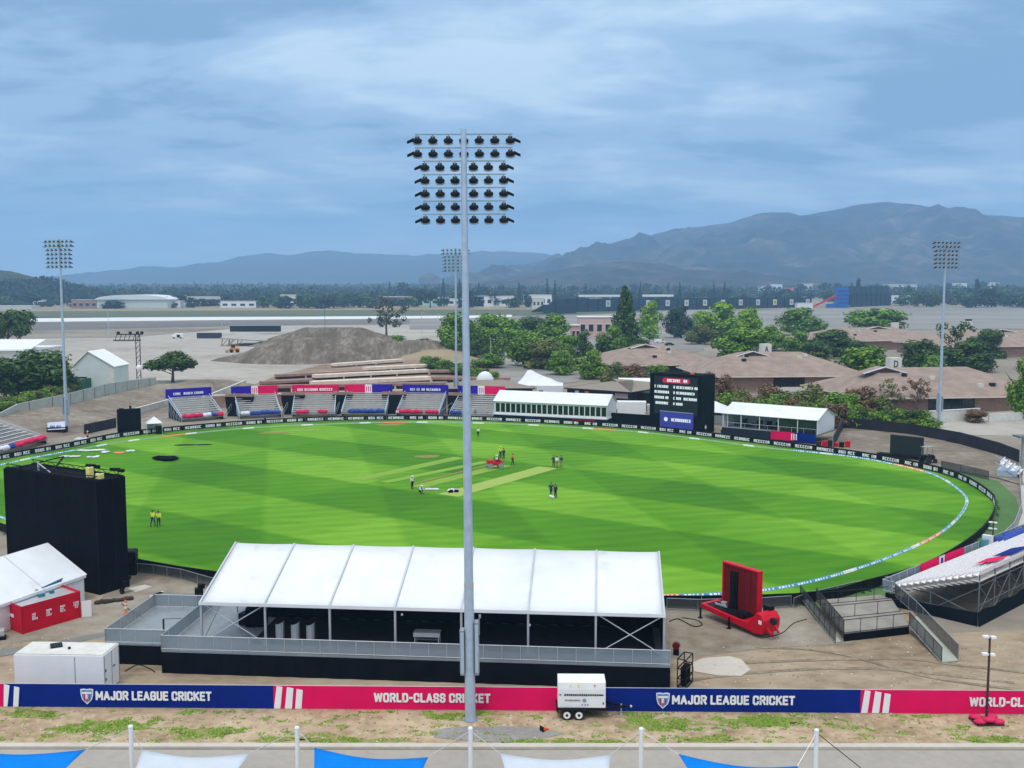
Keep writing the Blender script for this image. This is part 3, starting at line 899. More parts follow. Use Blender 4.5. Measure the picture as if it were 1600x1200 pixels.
# ================================================================== FOREGROUND THINGS
# ------------------------------------------------------------------ floodlight towers
def make_tower(label, loc, rz, kx=1.0):
    t = thing('floodlight_tower', label, 'floodlight', loc, rz, 'floodlight towers around the oval')
    p = MB()
    for z0, z1, r0, r1 in ((0, 8.7, .335, .295), (8.7, 22, .285, .235), (22, 36.5, .225, .17)):
        p.tube((0, 0, z0), (0, 0, z1), r0, r1, 20)
    pole = p.build('pole', GALV, t, smooth=False)
    MB().tube((0, 0, 8.55), (0, 0, 8.85), .31, .305, 20).build('joint_ring', ALU, t)
    MB().tube((0, 0, 0), (0, 0, 0.06), .50, .50, 16).build('base_plate', STEEL, t)
    for sx, zc, hh in ((-1, 4.45, 2.9), (1, 4.7, 3.4)):
        b = MB().box(0, 0, 0, .26, .62, hh).build('control_box', STEEL, t, loc=(sx * .45, 0, zc), bevel=0.02)
        MB().box(sx * .14, 0, 0, .02, .5, hh * .92).box(0, -.32, 0, .2, .02, hh * .9).build('box_door', GALV, b)
    MB().tube((.62, .1, 5.5), (.62, .1, 6.7), .03, n=6).box(.66, .1, 6.65, .14, .14, .2).build('aerial', STEEL, t)
    for r in range(7):
        z = 36.25 - r * 0.79
        xs_ = [-3, -2, -1, 0, 1, 2, 3] if r < 2 else [-2.55, -1.57, -.60, .60, 1.57, 2.55]
        xs_ = [kx * x for x in xs_]
        w = (6.3 if r < 2 else 5.4) * kx
        arm = MB().box(0, .26, z, w, .07, .07)
        for x in xs_: arm.box(x, .3, z - .12, .06, .06, .2)
        arm.build('crossarm', STEEL, t)
        for x in xs_:
            k = 0.46 if abs(x) < w / 2 - .6 else 0.5
            h = MB()
            h.ball((0, 0, 0), (.30, .22, .155), 12, 8).box(0, -.02, .17, .26, .2, .12)
            if abs(x) > 2.4 * kx:
                sg = 1 if x > 0 else -1
                h.slab([(sg * .2, .15, .12), (sg * .2, -.15, .12), (sg * .62, -.05, -.06), (sg * .62, .16, -.06)], (0, 0, -.05))
            l = h.build('floodlight', DARK, t, smooth=True, loc=(x, .34, z - .36))
            l.rotation_euler = (R(-28), 0, 0)
            MB().tube((0, .16, 0), (0, .235, -.0), .2, .27, 12).build('lens', LENS, l).scale = (1.15, 1, .62)
    return t
b0 = G(735, 1125)
make_tower('tall grey floodlight tower standing in front of the white marquee', (b0.x, b0.y, 0), 0.02, 0.93).rotation_euler = (0, -0.0075, 0.02)
def tower_copy(px, py, rz, label):
    src = bpy.data.objects['floodlight_tower']
    c = copy_tree(src)
    p = G(px, py)
    c.location = (p.x, p.y, 0); c.rotation_euler = (0, 0, rz); c['label'] = label
    return c
tower_copy(104.5, 672, PI - 0.25, 'distant floodlight tower on the dirt bank at the left end of the oval')
tower_copy(1467, 666, PI + 0.3, 'distant floodlight tower beside the low white wall and brown roofs')
c_ = tower_copy(713, 633, PI + 0.0, 'farthest floodlight tower, rising behind the bleachers and half hidden by the near tower')

# ------------------------------------------------------------------ banner fence
fa, fb = G(0, 1105), G(1600, 1117)
fdir = (fb - fa).normalized(); frz = math.atan2(fdir.y, fdir.x)
FH = 1.58
def on_fence(px):
    """distance along the fence line at photo column px"""
    k = (px - 800) / (FPX * math.cos(PITCH))
    # ray through column px meets the fence line (depth measured along view axis near ground)
    lo, hi = -60.0, 160.0
    for _ in range(60):
        m = (lo + hi) / 2
        p = fa + fdir * m
        dpt = p.y * math.cos(PITCH) + CAM_H * math.sin(PITCH)
        if 800 + FPX * p.x / dpt < px: lo = m
        else: hi = m
    return lo
SHW, SHB, SHR = LETTER, NAVY, PINK
def banner(px0, px1, base_mat, label, text=None, tx=None, shield=None, stripes=None):
    s0, s1 = on_fence(px0), on_fence(px1)
    p = fa + fdir * s0
    t = thing('banner_fence', label, 'banner', (p.x, p.y, 0), frz, 'printed banners along the verge')
    w = s1 - s0
    pm = MB()
    n = max(2, int(w / 0.5))
    for i in range(n):
        for z in range(6):
            pass
    nx_, nz_ = n + 1, 7
    for j in range(nz_):
        for i in range(nx_):
            x = w * i / n; z = 0.05 + (FH - 0.05) * j / (nz_ - 1)
            y = 0.035 * noise.noise(Vector((x * .9 + s0, z * 1.1, 4))) * math.sin(PI * j / (nz_ - 1))
            pm.v.append((x, y, z))
    for j in range(nz_ - 1):
        for i in range(n):
            pm.f.append((j * nx_ + i, j * nx_ + i + 1, (j + 1) * nx_ + i + 1, (j + 1) * nx_ + i)); pm.m.append(0)
    o = pm.build('panel', base_mat, t)
    so = o.modifiers.new('thick', 'SOLIDIFY'); so.thickness = 0.012; so.offset = -1
    MB().tube((0, .03, FH), (w, .03, FH), .022, n=6).tube((0, .03, .07), (w, .03, .07), .018, n=6).build('rail', ALU, t)
    pme = MB().tube((0, .06, 0), (0, .06, FH), .026, n=6).mesh('post', ALU)
    for i in range(int(w / 2.9) + 1): link_mesh('post', pme, t, (i * 2.9 + .15, 0, 0))
    if text:
        a, b = on_fence(tx[0]) - s0, on_fence(tx[1]) - s0
        link_mesh('lettering', din_text(text, b - a, 0.62, LETTER), t, (a, -0.05, 0.54))
    if shield:
        a, b = on_fence(shield[0]) - s0, on_fence(shield[1]) - s0
        c, hw = (a + b) / 2, (b - a) / 2
        def shp(k, y, dz=0.0):
            return [(c + k * hw * x, y, 0.82 + dz + k * hw * z) for x, z in ((-1, 1.05), (-.5, 1.15), (0, 1.05), (.5, 1.15), (1, 1.05), (.95, .1), (.75, -.6), (0, -1.35), (-.75, -.6), (-.95, .1))]
        e = MB(); e.slab(shp(1, -.042), (0, .012, 0)); em = e.build('emblem', LETTER, t)
        MB().slab(shp(.86, -.047), (0, .01, 0)).build('emblem_field', SKYBL, em)
        g_ = MB()
        for k in range(3): g_.box(c - .16 + .16 * k, -.055, .72, .07, .01, .46)
        g_.build('emblem_stripes', RED, em)
        MB().box(c, -.058, 1.02, hw * 1.5, .01, .12).box(c - .02, -.062, .78, .12, .01, .3, 0.0).build('emblem_band', LETTER, em)
    if stripes:
        s = MB()
        for a_, b_, c_, d_, top0, top1 in stripes:
            q = [on_fence(v) - s0 for v in (a_, b_, c_, d_)]
            s.slab([(q[0], -.04, .06), (q[1], -.04, .06), (q[2], -.04, top1), (q[3], -.04, top0)], (0, .014, 0))
        s.build('stripe_mark', LETTER, t)
    return t
def pk(x0):
    # three slanted bars with stepped tops
    return [(x0, x0 + 10, x0 + 14, x0 + 5, FH - .02, FH - .08), (x0 + 17, x0 + 28, x0 + 31, x0 + 21, FH - .08, FH - .16), (x0 + 33, x0 + 43, x0 + 45.5, x0 + 36, FH - .2, FH - .28)]
banner(-290, 6, PINK, 'pink banner leaving the frame at the left end of the fence', stripes=[(-12, -2, 1, -9, FH - .02, FH - .08)])
banner(6, 428, NAVY, 'navy banner reading MAJOR LEAGUE CRICKET in front of the white container', 'MAJOR LEAGUE CRICKET', (151, 331), (127, 147),
       [(6.2, 12, 17, 8, FH - .02, FH - .1), (21, 29, 32, 24, FH - .16, FH - .24)])
banner(428, 905, PINK, 'pink banner reading WORLD-CLASS CRICKET behind the near floodlight tower', 'WORLD-CLASS CRICKET', (585, 766), None, pk(428.3))
banner(905, 1344, NAVY, 'navy banner reading MAJOR LEAGUE CRICKET right of the white generator trailer', 'MAJOR LEAGUE CRICKET', (1050, 1241), (1025, 1046))
banner(1344, 1860, PINK, 'pink banner reading WORLD-CLASS CRICKET behind the brown mast', 'WORLD-CLASS CRICKET', (1514, 1702), None, pk(1345))

# ------------------------------------------------------------------ shade sails and their poles
SP = [(204, 1135), (464, 1137), (735, 1138), (1002, 1139), (1276, 1141)]
for i, (px, py) in enumerate(SP):
    p = G(px, py, 6.0)
    t = thing('sail_pole', ['slim white sail pole between the leftmost blue sail and a grey sail', 'slim white sail pole at the left tip of the middle blue sail',
                            'slim white sail pole below the near floodlight tower', 'slim white sail pole between a grey sail and the right blue sail',
                            'slim white sail pole right of the right blue sail'][i], 'pole', (p.x, p.y, 0), 0, 'white poles of the shade sails')
    MB().tube((0, 0, 0), (0, 0, 6.0), .115, .105, 14).build('shaft', WHITE, t)
    MB().tube((0, 0, 5.98), (0, 0, 6.05), .125, .10, 14).build('cap', WHITE, t)
    MB().tube((0, 0, 0), (0, 0, .03), .25, n=12).build('foot_plate', STEEL, t)
def sail(corners, m, label, sagz=0.8, inset=0.16):
    """square membrane with hollow edges, corners in order"""
    C = [Vector(c) for c in corners]
    o = sum(C, Vector()) / 4
    mb = MB(); n = 16
    for j in range(n + 1):
        for i in range(n + 1):
            u, v = i / n, j / n
            p = C[0].lerp(C[1], u).lerp(C[3].lerp(C[2], u), v)
            # edges bow towards the middle
            ku = 4 * u * (1 - u); kv = 4 * v * (1 - v)
            e_ = inset * (ku * (1 - kv) + kv * (1 - ku))
            p = p.lerp(o, e_)
            p.z -= sagz * (ku * kv) * 0.4
            mb.v.append(p - o)
    for j in range(n):
        for i in range(n):
            mb.f.append((j * (n + 1) + i, j * (n + 1) + i + 1, (j + 1) * (n + 1) + i + 1, (j + 1) * (n + 1) + i)); mb.m.append(0)
    t = thing('shade_sail', label, 'shade sail', tuple(o), 0, 'shade sails over the car park')
    s = mb.build('membrane', m, t, smooth=True)
    so = s.modifiers.new('thick', 'SOLIDIFY'); so.thickness = 0.012
    r = MB()
    for k, tgt in ropes_of.get(label, []):
        r.tube(C[k] - o, Vector(tgt) - o, .018, n=5)
    if r.v: r.build('rope', ALU, t)
ropes_of = {}
def top(i): return G(SP[i][0], SP[i][1], 6.0) - Vector((0, 0, .12))
def sail_at(x0, y0, x1, y1, m, label, ropes, z0=5.2, z1=5.2, depth=6.5):
    a, b = G(x0, y0, z0), G(x1, y1, z1)
    ropes_of[label] = [(3, top(ropes[0])) if ropes[0] is not None else None, (2, top(ropes[1])) if ropes[1] is not None else None]
    ropes_of[label] = [q for q in ropes_of[label] if q]
    sail([a + Vector((0, -depth, -.6)), b + Vector((0.3, -depth, -.6)), b, a], m, label)
sail_at(-70, 1168, 134, 1171, SAILBL, 'blue shade sail in the bottom left corner of the photo', (None, 0))
sail_at(222, 1171, 390, 1177, SAILGR, 'pale grey shade sail between the two left white poles', (0, 1), 5.0, 5.0)
sail_at(491, 1168, 669, 1183, SAILBL, 'blue shade sail in the middle, left of the near floodlight tower', (1, 2), 5.2, 5.0)
sail_at(781, 1177, 954, 1179, SAILGR, 'pale grey shade sail right of the near floodlight tower', (2, 3), 5.0, 5.0)
sail_at(1060, 1178, 1246, 1197, SAILBL, 'blue shade sail at the right, between the two right white poles', (3, 4), 5.1, 4.7)
r_ = top(4); q_ = G(1345, 1200, 4.6)
MB().tube((0, 0, 0), q_ - r_, .022, n=5).build('stay_rope', DARK, bpy.data.objects['sail_pole.004'], loc=(0, 0, 5.88))

# ------------------------------------------------------------------ generator trailer
p = G(870, 1130)
t = thing('generator_trailer', 'white generator on a black twin axle trailer parked on the verge', 'trailer', (p.x + .05, p.y + 1.3, 0), frz)
bw, bd, z0, z1 = 3.0, 1.55, .78, 2.02
body = MB()
prof = [(-bd / 2, z0), (-bd / 2, z1 - .05), (-bd / 2 + .06, z1 + .38), (-bd / 2 + .16, z1 + .45), (bd / 2 - .16, z1 + .45), (bd / 2 - .06, z1 + .38), (bd / 2, z1 - .05), (bd / 2, z0)]
body.slab([(.05, y, z) for y, z in prof], (bw, 0, 0))
bo = body.build('housing', WHITE, t, bevel=.03)
v = MB()
rv = random.Random(5)
for k in range(17): v.box(.5 + k * .135, -bd / 2 - .012, 1.62, .10, .02, .10 + .03 * rv.random())
v.box(.2, -bd / 2 - .012, 1.63, .12, .02, .06).box(2.8, -bd / 2 - .012, 1.62, .22, .02, .08).box(2.9, -bd / 2 - .012, 1.08, .07, .02, .14)
v.build('vent_row', DARK, bo)
l_ = MB(); pseudo_text(l_, .5, 1.22, 1.0, .1, rv, -bd / 2 - .012, .075)
l_.build('lettering', M('faded_print', (.28, .22, .24), .7), bo)
l_ = MB(); pseudo_text(l_, 1.55, 0.93, .45, .11, rv, -bd / 2 - .012, .1); l_.tube((1.72, -bd / 2 - .012, 1.26), (1.72, -bd / 2 + .0, 1.26), .13, n=10)
l_.build('lettering', M('faded_blue_print', (.25, .28, .42), .7), bo)
MB().box(1.35, -bd / 2 + .0, 2.2, .1, .02, .16, 0).box(.85, -bd / 2 + .0, 2.2, .08, .02, .1).build('sticker', PALEY, bo)
MB().box(2.35, -bd / 2 + .0, 2.22, .09, .02, .12).build('sticker', CORAL, bo)
fr = MB().box(1.55, 0, .69, 3.2, 1.5, .16).box(.95, -.86, .74, 1.75, .26, .05).box(.95, .86, .74, 1.75, .26, .05)
fr.bar((3.1, -.5, .66), (4.35, 0, .58), .11).bar((3.1, .5, .66), (4.35, 0, .58), .11).box(4.5, 0, .58, .35, .1, .1)
fr.box(.02, 0, .6, .1, 1.5, .25)
fr.build('chassis', BLACKP, t)
MB().ball((4.72, 0, .58), .09).tube((4.1, 0, .1), (4.1, 0, .75), .045).tube((4.1, 0, .0), (4.1, 0, .1), .11).build('jockey_stand', ALU, t)
for x in (.62, 1.38):
    for y in (-.80, .80):
        wh = MB().tube((0, -.1, 0), (0, .1, 0), .34, n=20).build('wheel', RUBBER, t, loc=(x, y, .34))
        MB().tube((0, -.108, 0), (0, .108, 0), .225, n=16).build('rim', WHITE, wh)
        MB().tube((0, -.12, 0), (0, .12, 0), .09, n=10).build('hub', DARK, wh)

# rubbish by the verge and mast with red ballast
p = G(852, 1142)
t = thing('traffic_cone', 'small orange cone tipped over on the verge below the generator trailer', 'cone', (p.x, p.y, 0), .6)
MB().tube((-.25, 0, .17), (.28, 0, .06), .16, .035, 12).build('cone_body', ORANGE, t)
MB().box(-.27, 0, .18, .05, .38, .36).build('cone_base', BLACKP, t)
def mast(px, py, h, label, base=True):
    p = G(px, py)
    t = thing('light_mast', label, 'mast', (p.x, p.y, 0), 0.05)
    MB().tube((0, 0, 0), (0, 0, h), .085, .06, 10).build('pole', BROWNP, t)
    for z in (h - .05, h * .79):
        ar = MB().box(0, 0, z, .7, .07, .07).build('arm', BROWNP, t)
        MB().box(-.3, -.05, z + .1, .34, .28, .13).box(.16, -.08, z + .06, .3, .28, .12).build('lamp_head', WHITE, ar)
    if base:
        b = MB().box(0, 0, .06, 1.7, 1.2, .12).build('base_frame', BROWNP, t)
        for k, (x, y, z, a) in enumerate(((-.55, -.35, .25, .1), (.5, -.4, .24, -.15), (-.05, -.42, .38, .05), (.45, .3, .25, .3), (-.5, .32, .25, -.2))):
            MB().ball((0, 0, 0), (.46, .28, .16), 12, 7, .06, k).build('sandbag', PINKF, t, smooth=True, loc=(x, y, z), rz=a)
    return t
mast(1541, 1129, 5.5, 'thin brown light mast weighted with pink sandbags on the verge')
mast(1550, 866, 3.3, 'thin dark light mast standing behind the pink banners of the white stand', False)

# ------------------------------------------------------------------ white container
p = G(24, 1084)
q = G(171, 1086)
d = (q - p).normalized(); L_ = 6.1
t = thing('shipping_container', 'plain white site container parked behind the navy banner', 'container', (p.x, p.y, 0), math.atan2(d.y, d.x) - .01)
W_, H_ = 2.45, 2.62
bo = MB().box(L_ / 2, W_ / 2, H_ / 2 + .08, L_, W_, H_).build('body', WHITE, t, bevel=.03)
MB().box(L_ / 2, W_ / 2, H_ + .12, L_ - .12, W_ - .12, .05).build('roof_sheet', OFFWHITE, t)
tr = MB().box(4.15, -.01, 1.35, .04, .03, 2.5)
tr.box(L_ + .012, W_ * .5, 1.35, .03, .035, 2.5).box(L_ + .012, .1, 1.35, .03, .05, 2.6).box(L_ + .012, W_ - .1, 1.35, .03, .05, 2.6)
tr.build('seam', STEEL, t)
MB().box(L_ + .03, W_ * .62, 1.5, .05, .35, .05).box(L_ + .03, .25, 1.6, .05, .05, .2).box(L_ + .03, .25, 1.0, .05, .05, .2).build('door_latch', DARK, t)
MB().box(2.15, 1.55, H_ + .2, .75, .8, .12, .5).build('roof_vent', DARK, t)
MB().ball((3.3, 1.05, H_ + .22), .1).build('roof_cap', BLACKP, t)

# ------------------------------------------------------------------ the marquee on its deck
A_ = G(316, 1005, 1.7); B_ = G(1037, 1027, 1.7)
md = (B_ - A_).normalized(); mrz = math.atan2(md.y, md.x); LEN = (B_ - A_).length; SPAN = 14.4
DK = 1.7; EV = 4.75; RG = 7.25
sk = G(244, 1060); skx = -(A_ - sk).dot(md)
t = thing('deck', 'long raised deck with black skirt and grey railing under the marquee', 'deck', (A_.x, A_.y, 0), mrz)
x0, x1, y0_, y1_ = skx, LEN + .35, -1.55, SPAN - .5
MB().box((x0 + x1) / 2, (y0_ + y1_) / 2, DK - .08, x1 - x0, y1_ - y0_, .16).build('floor_boards', STEEL, t)
s = MB()
nn = 60
for k in range(nn):
    a, b = x0 + (x1 - x0) * k / nn, x0 + (x1 - x0) * (k + 1) / nn
    w0, w1 = .03 * math.sin(k * 1.7), .03 * math.sin((k + 1) * 1.7)
    s.slab([(a, y0_ - .03 + w0, 0), (b, y0_ - .03 + w1, 0), (b, y0_ - .03, DK - .17), (a, y0_ - .03, DK - .17)], (0, .02, 0))
s.box(x0 + .01, (y0_ + y1_) / 2, DK / 2 - .1, .02, y1_ - y0_ - .1, DK - .2).box(x1 - .01, (y0_ + y1_) / 2, DK / 2 - .1, .02, y1_ - y0_ - .1, DK - .2)
s.build('skirt', BLACK, t)
MESHG = bpy.data.materials.new('railing_mesh')
MESHG.use_nodes = True
_t = MESHG.node_tree; _b = _t.nodes['Principled BSDF']
_b.inputs['Base Color'].default_value = (.25, .31, .36, 1); _b.inputs['Roughness'].default_value = .7
_nz = _t.nodes.new('ShaderNodeTexNoise'); _nz.inputs['Scale'].default_value = 1.2
_mr = _t.nodes.new('ShaderNodeMapRange'); _mr.inputs['To Min'].default_value = .42; _mr.inputs['To Max'].default_value = .68
_t.links.new(_nz.outputs['Fac'], _mr.inputs['Value']); _t.links.new(_mr.outputs[0], _b.inputs['Alpha'])
def railing(parent, pts, z, h=1.05, mesh=True, step=1.25, m=ALU, mm=None, posts_every=True, r=.022):
    """railing along local points"""
    ra = MB(); ms = MB(); pl_ = []
    for a, b in zip(pts[:-1], pts[1:]):
        za = a[2] if len(a) > 2 else z; zb = b[2] if len(b) > 2 else z
        a3, b3 = Vector((a[0], a[1], za)), Vector((b[0], b[1], zb))
        up_ = Vector((0, 0, h)); 
        ra.tube(a3 + up_, b3 + up_, r * 1.4, n=6).tube(a3 + Vector((0, 0, .1)), b3 + Vector((0, 0, .1)), r, n=6)
        n = max(1, round((b3 - a3).length / step))
        for k in range(n + 1):
            pl_.append(a3.lerp(b3, k / n))
        if mesh: ms.slab([a3 + Vector((0, 0, .1)), b3 + Vector((0, 0, .1)), b3 + up_, a3 + up_], (b3 - a3).cross(Vector((0, 0, 1))).normalized() * .006)
    o = ra.build('railing', m, parent)
    pme = MB().tube((0, 0, 0), (0, 0, h), r * 1.2, n=6).mesh('post', m)
    for c in pl_: link_mesh('post', pme, o, c)
    if mesh: ms.build('mesh_infill', mm or MESHG, o)
    return o
railing(t, [(x1, y0_), (x0, y0_), (x0, y1_ - 1.0)], DK)
# a lower side deck on the left
p = G(166, 1037); q = p + Vector((md.x, md.y, 0)) * 5.6
t2 = thing('side_deck', 'lower side deck with black skirt left of the marquee deck', 'deck', (p.x, p.y, 0), mrz)
sx_ = (A_ + md * (x0 - .15)); wdt = (Vector((sx_.x, sx_.y, 0)) - p).dot(md)
MB().box(wdt / 2, 4.2, 1.5, wdt, 8.4, .14).build('floor_boards', STEEL, t2)
MB().box(wdt / 2, -.012, .71, wdt, .02, 1.42).box(.01, 4.2, .71, .02, 8.3, 1.42).build('skirt', BLACK, t2)
railing(t2, [(wdt - .1, 0), (0, 0), (0, 8.3), (wdt - .1, 8.3)], 1.57)
MB().box(3.4, 2.2, 2.1, .1, .1, 1.2).tube((3.4, 2.2, 2.7), (4.6, 2.6, 2.65), .02).build('bollard_post', DARK, t2)

t = thing('marquee', 'big white marquee with open front and seven roof bays on the deck', 'marquee', (A_.x, A_.y, DK), mrz)
ev, rg = EV - DK, RG - DK
n = 7; bay = LEN / n
for sgn in (0, 1):
    r = MB()
    for b in range(n):
        for k in range(6):
            xa, xb = b * bay + bay * k / 6, b * bay + bay * (k + 1) / 6
            def sag(x): 
                u = (x - b * bay) / bay
                return -0.10 * 4 * u * (1 - u)
            for j in range(5):
                ta, tb = j / 5, (j + 1) / 5
                def pt(x, tt):
                    y = (SPAN / 2) * tt if sgn == 0 else SPAN - (SPAN / 2) * tt
                    z = ev + (rg - ev) * tt + sag(x) * math.sin(PI * (0.15 + 0.7 * tt))
                    return (x, y - (.18 if tt == 0 and sgn == 0 else 0), z - (.04 if tt == 0 else 0))
                f = [pt(xa, ta), pt(xb, ta), pt(xb, tb), pt(xa, tb)]
                r.poly(f if sgn == 0 else f[::-1])
    bm = bmesh.new()
    o = r.build('roof', WHITE_PVC, t, smooth=True)
    bm.from_mesh(o.data); bmesh.ops.remove_doubles(bm, verts=bm.verts, dist=1e-4); bm.to_mesh(o.data); bm.free()
    so = o.modifiers.new('thick', 'SOLIDIFY'); so.thickness = .03; so.offset = -1
GREYSEAM = M('roof_seam', (.50, .52, .57), .6, var=.06)
sm = MB()
for b in range(n + 1):
    sm.slab([(b * bay - .06, -.19, ev + .05), (b * bay + .06, -.19, ev + .05), (b * bay + .06, SPAN / 2, rg + .05), (b * bay - .06, SPAN / 2, rg + .05)], (0, 0, .03))
    sm.slab([(b * bay - .06, SPAN + .0, ev + .05), (b * bay + .06, SPAN, ev + .05), (b * bay + .06, SPAN / 2, rg + .05), (b * bay - .06, SPAN / 2, rg + .05)], (0, 0, .03))
sm.build('roof_seam', GREYSEAM, t)
MB().box(LEN / 2, -.2, ev - .06, LEN + .2, .05, .24).box(LEN / 2, SPAN, ev - .06, LEN + .2, .05, .24).build('valance', WHITE_PVC, t)
for b in range(n + 1):
    po = MB().bar((b * bay, -.02, 0), (b * bay, -.02, ev), .15, .15).box(b * bay, -.02, .03, .4, .4, .05)
    po.box(b * bay, .1, ev - .35, .1, .24, .1)
    po.build('post', ALU, t)
    MB().bar((b * bay, SPAN, 0), (b * bay, SPAN, ev), .15).bar((b * bay, 0, ev - .02), (b * bay, SPAN / 2, rg - .08), .14).bar((b * bay, SPAN, ev - .02), (b * bay, SPAN / 2, rg - .08), .14).build('rafter', ALU, t)
for b in (0, n - 1):
    MB().tube((b * bay + .1, .0, .15), ((b + 1) * bay - .1, .0, ev - .15), .04).tube((b * bay + .1, .06, ev - .15), ((b + 1) * bay - .1, .06, .15), .04).build('cross_brace', ALU, t)
MB().tube((0, .3, .2), (0, SPAN / 2, ev + .3), .05).tube((0, SPAN / 2, 0), (0, SPAN / 2, rg), .06).build('gable_brace', STEEL, t)
cur = MB()
nn = 70
for k in range(nn):
    a, b = bay * .55 + (LEN - bay * .55) * k / nn, bay * .55 + (LEN - bay * .55) * (k + 1) / nn
    def yy(x): return 6.2 + .05 * math.sin(x * 5.1)
    cur.slab([(a, yy(a), 0), (b, yy(b), 0), (b, yy(b), ev + .9), (a, yy(a), ev + .9)], (0, .02, 0))
cur.slab([(LEN - .02, 0.2, .02), (LEN - .02, 6.2, .02), (LEN - .02, 6.2, rg - .3), (LEN - .02, 0.2, ev)], (.02, 0, 0))
cur.build('back_curtain', BLACKM, t)
MB().box(LEN / 2 + 1.5, 3.1, .03, LEN - 4, 5.9, .03).build('floor_mat', DARK, t)
MB().box(LEN - bay * 1.55, 6.12, 2.2, .18, .06, .26).box(bay * 3.1, .06, 2.5, .12, .1, .14).box(bay * 5.02, .06, 2.0, .14, .1, .14).box(bay * 4.2, .05, 1.8, .1, .1, .1).build('junction_box', WHITE, t)

# things standing in the marquee
for k, px in enumerate((437, 461, 485)):
    p = G(px, 1000 + k, 1.73)
    t = thing('curved_panel', ['leftmost of the three pale curved panels standing in the marquee', 'middle of the three pale curved panels standing in the marquee', 'rightmost of the three pale curved panels standing in the marquee'][k],
              'panel', (p.x, p.y, 1.73), mrz + .12, 'curved panels in the marquee')
    m = MB()
    pts = [(-.3, .25), (-.27, -.05), (-.1, -.2), (.12, -.22), (.28, -.1), (.32, .2)]
    tops = [1.05, 1.08, 1.12, 1.2, 1.27, 1.3]
    for i in range(5):
        a, b = pts[i], pts[i + 1]
        m.slab([(a[0], a[1], .1), (b[0], b[1], .1), (b[0], b[1], tops[i + 1] + .1), (a[0], a[1], tops[i] + .1)], (0, .04, 0))
    m.build('shell', ALU, t)
    MB().box(0, 0, .05, .6, .4, .1).build('foot', STEEL, t)
p = G(668, 1006, 1.73)
t = thing('folding_table', 'grey folding table with a draped top inside the marquee', 'table', (p.x, p.y, 1.73), mrz)
MB().box(0, 0, .9, 1.9, .85, .06).box(0, -.42, .78, 1.9, .03, .28).build('tabletop', ALU, t)
MB().box(0, 0.1, .35, 1.7, .5, .04).build('shelf', STEEL, t)
for sx in (-.85, .85):
    for sy in (-.36, .36):
        MB().box(sx, sy, .44, .06, .06, .86).build('leg', ALU, t)
p = G(395, 985, 1.73)
t = thing('equipment_stack', 'heap of black covered equipment in the left bay of the marquee', 'equipment', (p.x, p.y + 1.2, 1.73), mrz)
MB().box(0, 0, .7, 1.6, 1.0, 1.4, .2).build('covered_case', BLACK, t, bevel=.12)
MB().box(-.9, .2, .45, .9, .8, .9, -.2).build('low_case', BLACKP, t, bevel=.08)
MB().ball((.35, -.1, 1.45), (.75, .5, .35), 12, 7, .15, 3).build('folded_cover', BLACK, t)
p = G(306, 957)
t = thing('speaker_stack', 'dark loudspeaker stack at the rear left corner of the deck', 'speaker', (p.x, p.y + 1, 0), .3)
MB().box(0, 0, .9, .7, .7, 1.8).build('cabinet', BLACKP, t, bevel=.05)
MB().box(.2, -.1, 2.0, .5, .5, .4, .3).build('top_cabinet', BLACKP, t, bevel=.04)
MB().box(0, -.36, 1.2, .5, .02, .6).build('grille', DARK, t)

# black rack and red bag right of the marquee
p = G(1070, 1071)
t = thing('equipment_rack', 'tall black wire rack standing right of the marquee deck', 'rack', (p.x, p.y, 0), 1.1)
m = MB()
for sx in (-.75, .75):
    for sy in (-.3, .3): m.box(sx, sy, 1.05, .06, .06, 2.1)
for z in (.1, .7, 1.4, 2.07): m.box(0, -.3, z, 1.5, .06, .06).box(0, .3, z, 1.5, .06, .06).box(-.75, 0, z, .06, .6, .06).box(.75, 0, z, .06, .6, .06)
m.build('frame', BLACKP, t)
MB().box(.1, 0, .75, 1.1, .4, 1.3).build('load', BLACK, t, bevel=.08)
p = G(1049, 1024, 0)
t = thing('hose_reel', 'small red reel against the right end of the marquee deck', 'reel', (p.x + .35, p.y, 0), 1.2)
MB().tube((-.15, 0, .75), (.15, 0, .75), .27, n=14).build('drum', DKRED, t)
MB().box(0, 0, .35, .2, .4, .7).build('stand', BLACKP, t)

# ------------------------------------------------------------------ big black screen tower
c0 = Vector((-36.5, 88.6, 0)); c1 = Vector((-47.9, 95.4, 0))
sd_ = (c1 - c0).normalized(); srz = math.atan2(sd_.y, sd_.x)
t = thing('screen_tower', 'tall black cloth covered back of a big screen beside the oval', 'screen tower', (c0.x, c0.y, 0), srz)
# local x runs along the front (away to the left), local y towards the camera is negative rotated: depth on -y side of field
Ld = (c1 - c0).length; Dp = -3.1; Hs = 10.2
s = MB()
nn = 40
s.box(Ld / 2, Dp / 2, Hs / 2, Ld, abs(Dp), Hs)
s.build('black_cover', BLACK, t)
e_ = MB()
for x in (.0, 4.3, 8.6, Ld): e_.box(x, .02, Hs / 2, .06, .05, Hs)
e_.box(-.02, Dp * .55, Hs / 2, .05, .06, Hs)
e_.build('cover_seam', BLACKP, t)
tr = MB()
for (a, b) in (((0, -.2), (Ld, -.2)), ((0, Dp + .2), (Ld, Dp + .2))):
    tr.bar((a[0], a[1], Hs + .08), (b[0], b[1], Hs + .08), .1).bar((a[0], a[1], Hs + .42), (b[0], b[1], Hs + .42), .06)
    for k in range(18): tr.bar((Ld * k / 18, a[1], Hs + (.08 if k % 2 else .42)), (Ld * (k + 1) / 18, a[1], Hs + (.42 if k % 2 else .08)), .04)
tr.bar((Ld * .50, -.3, Hs + .1), (Ld * .62, Dp + .3, Hs + 1.15), .12).bar((Ld * .86, -.3, Hs + .2), (Ld * .62, Dp + .3, Hs + 1.15), .1)
tr.build('truss', BLACKP, t)
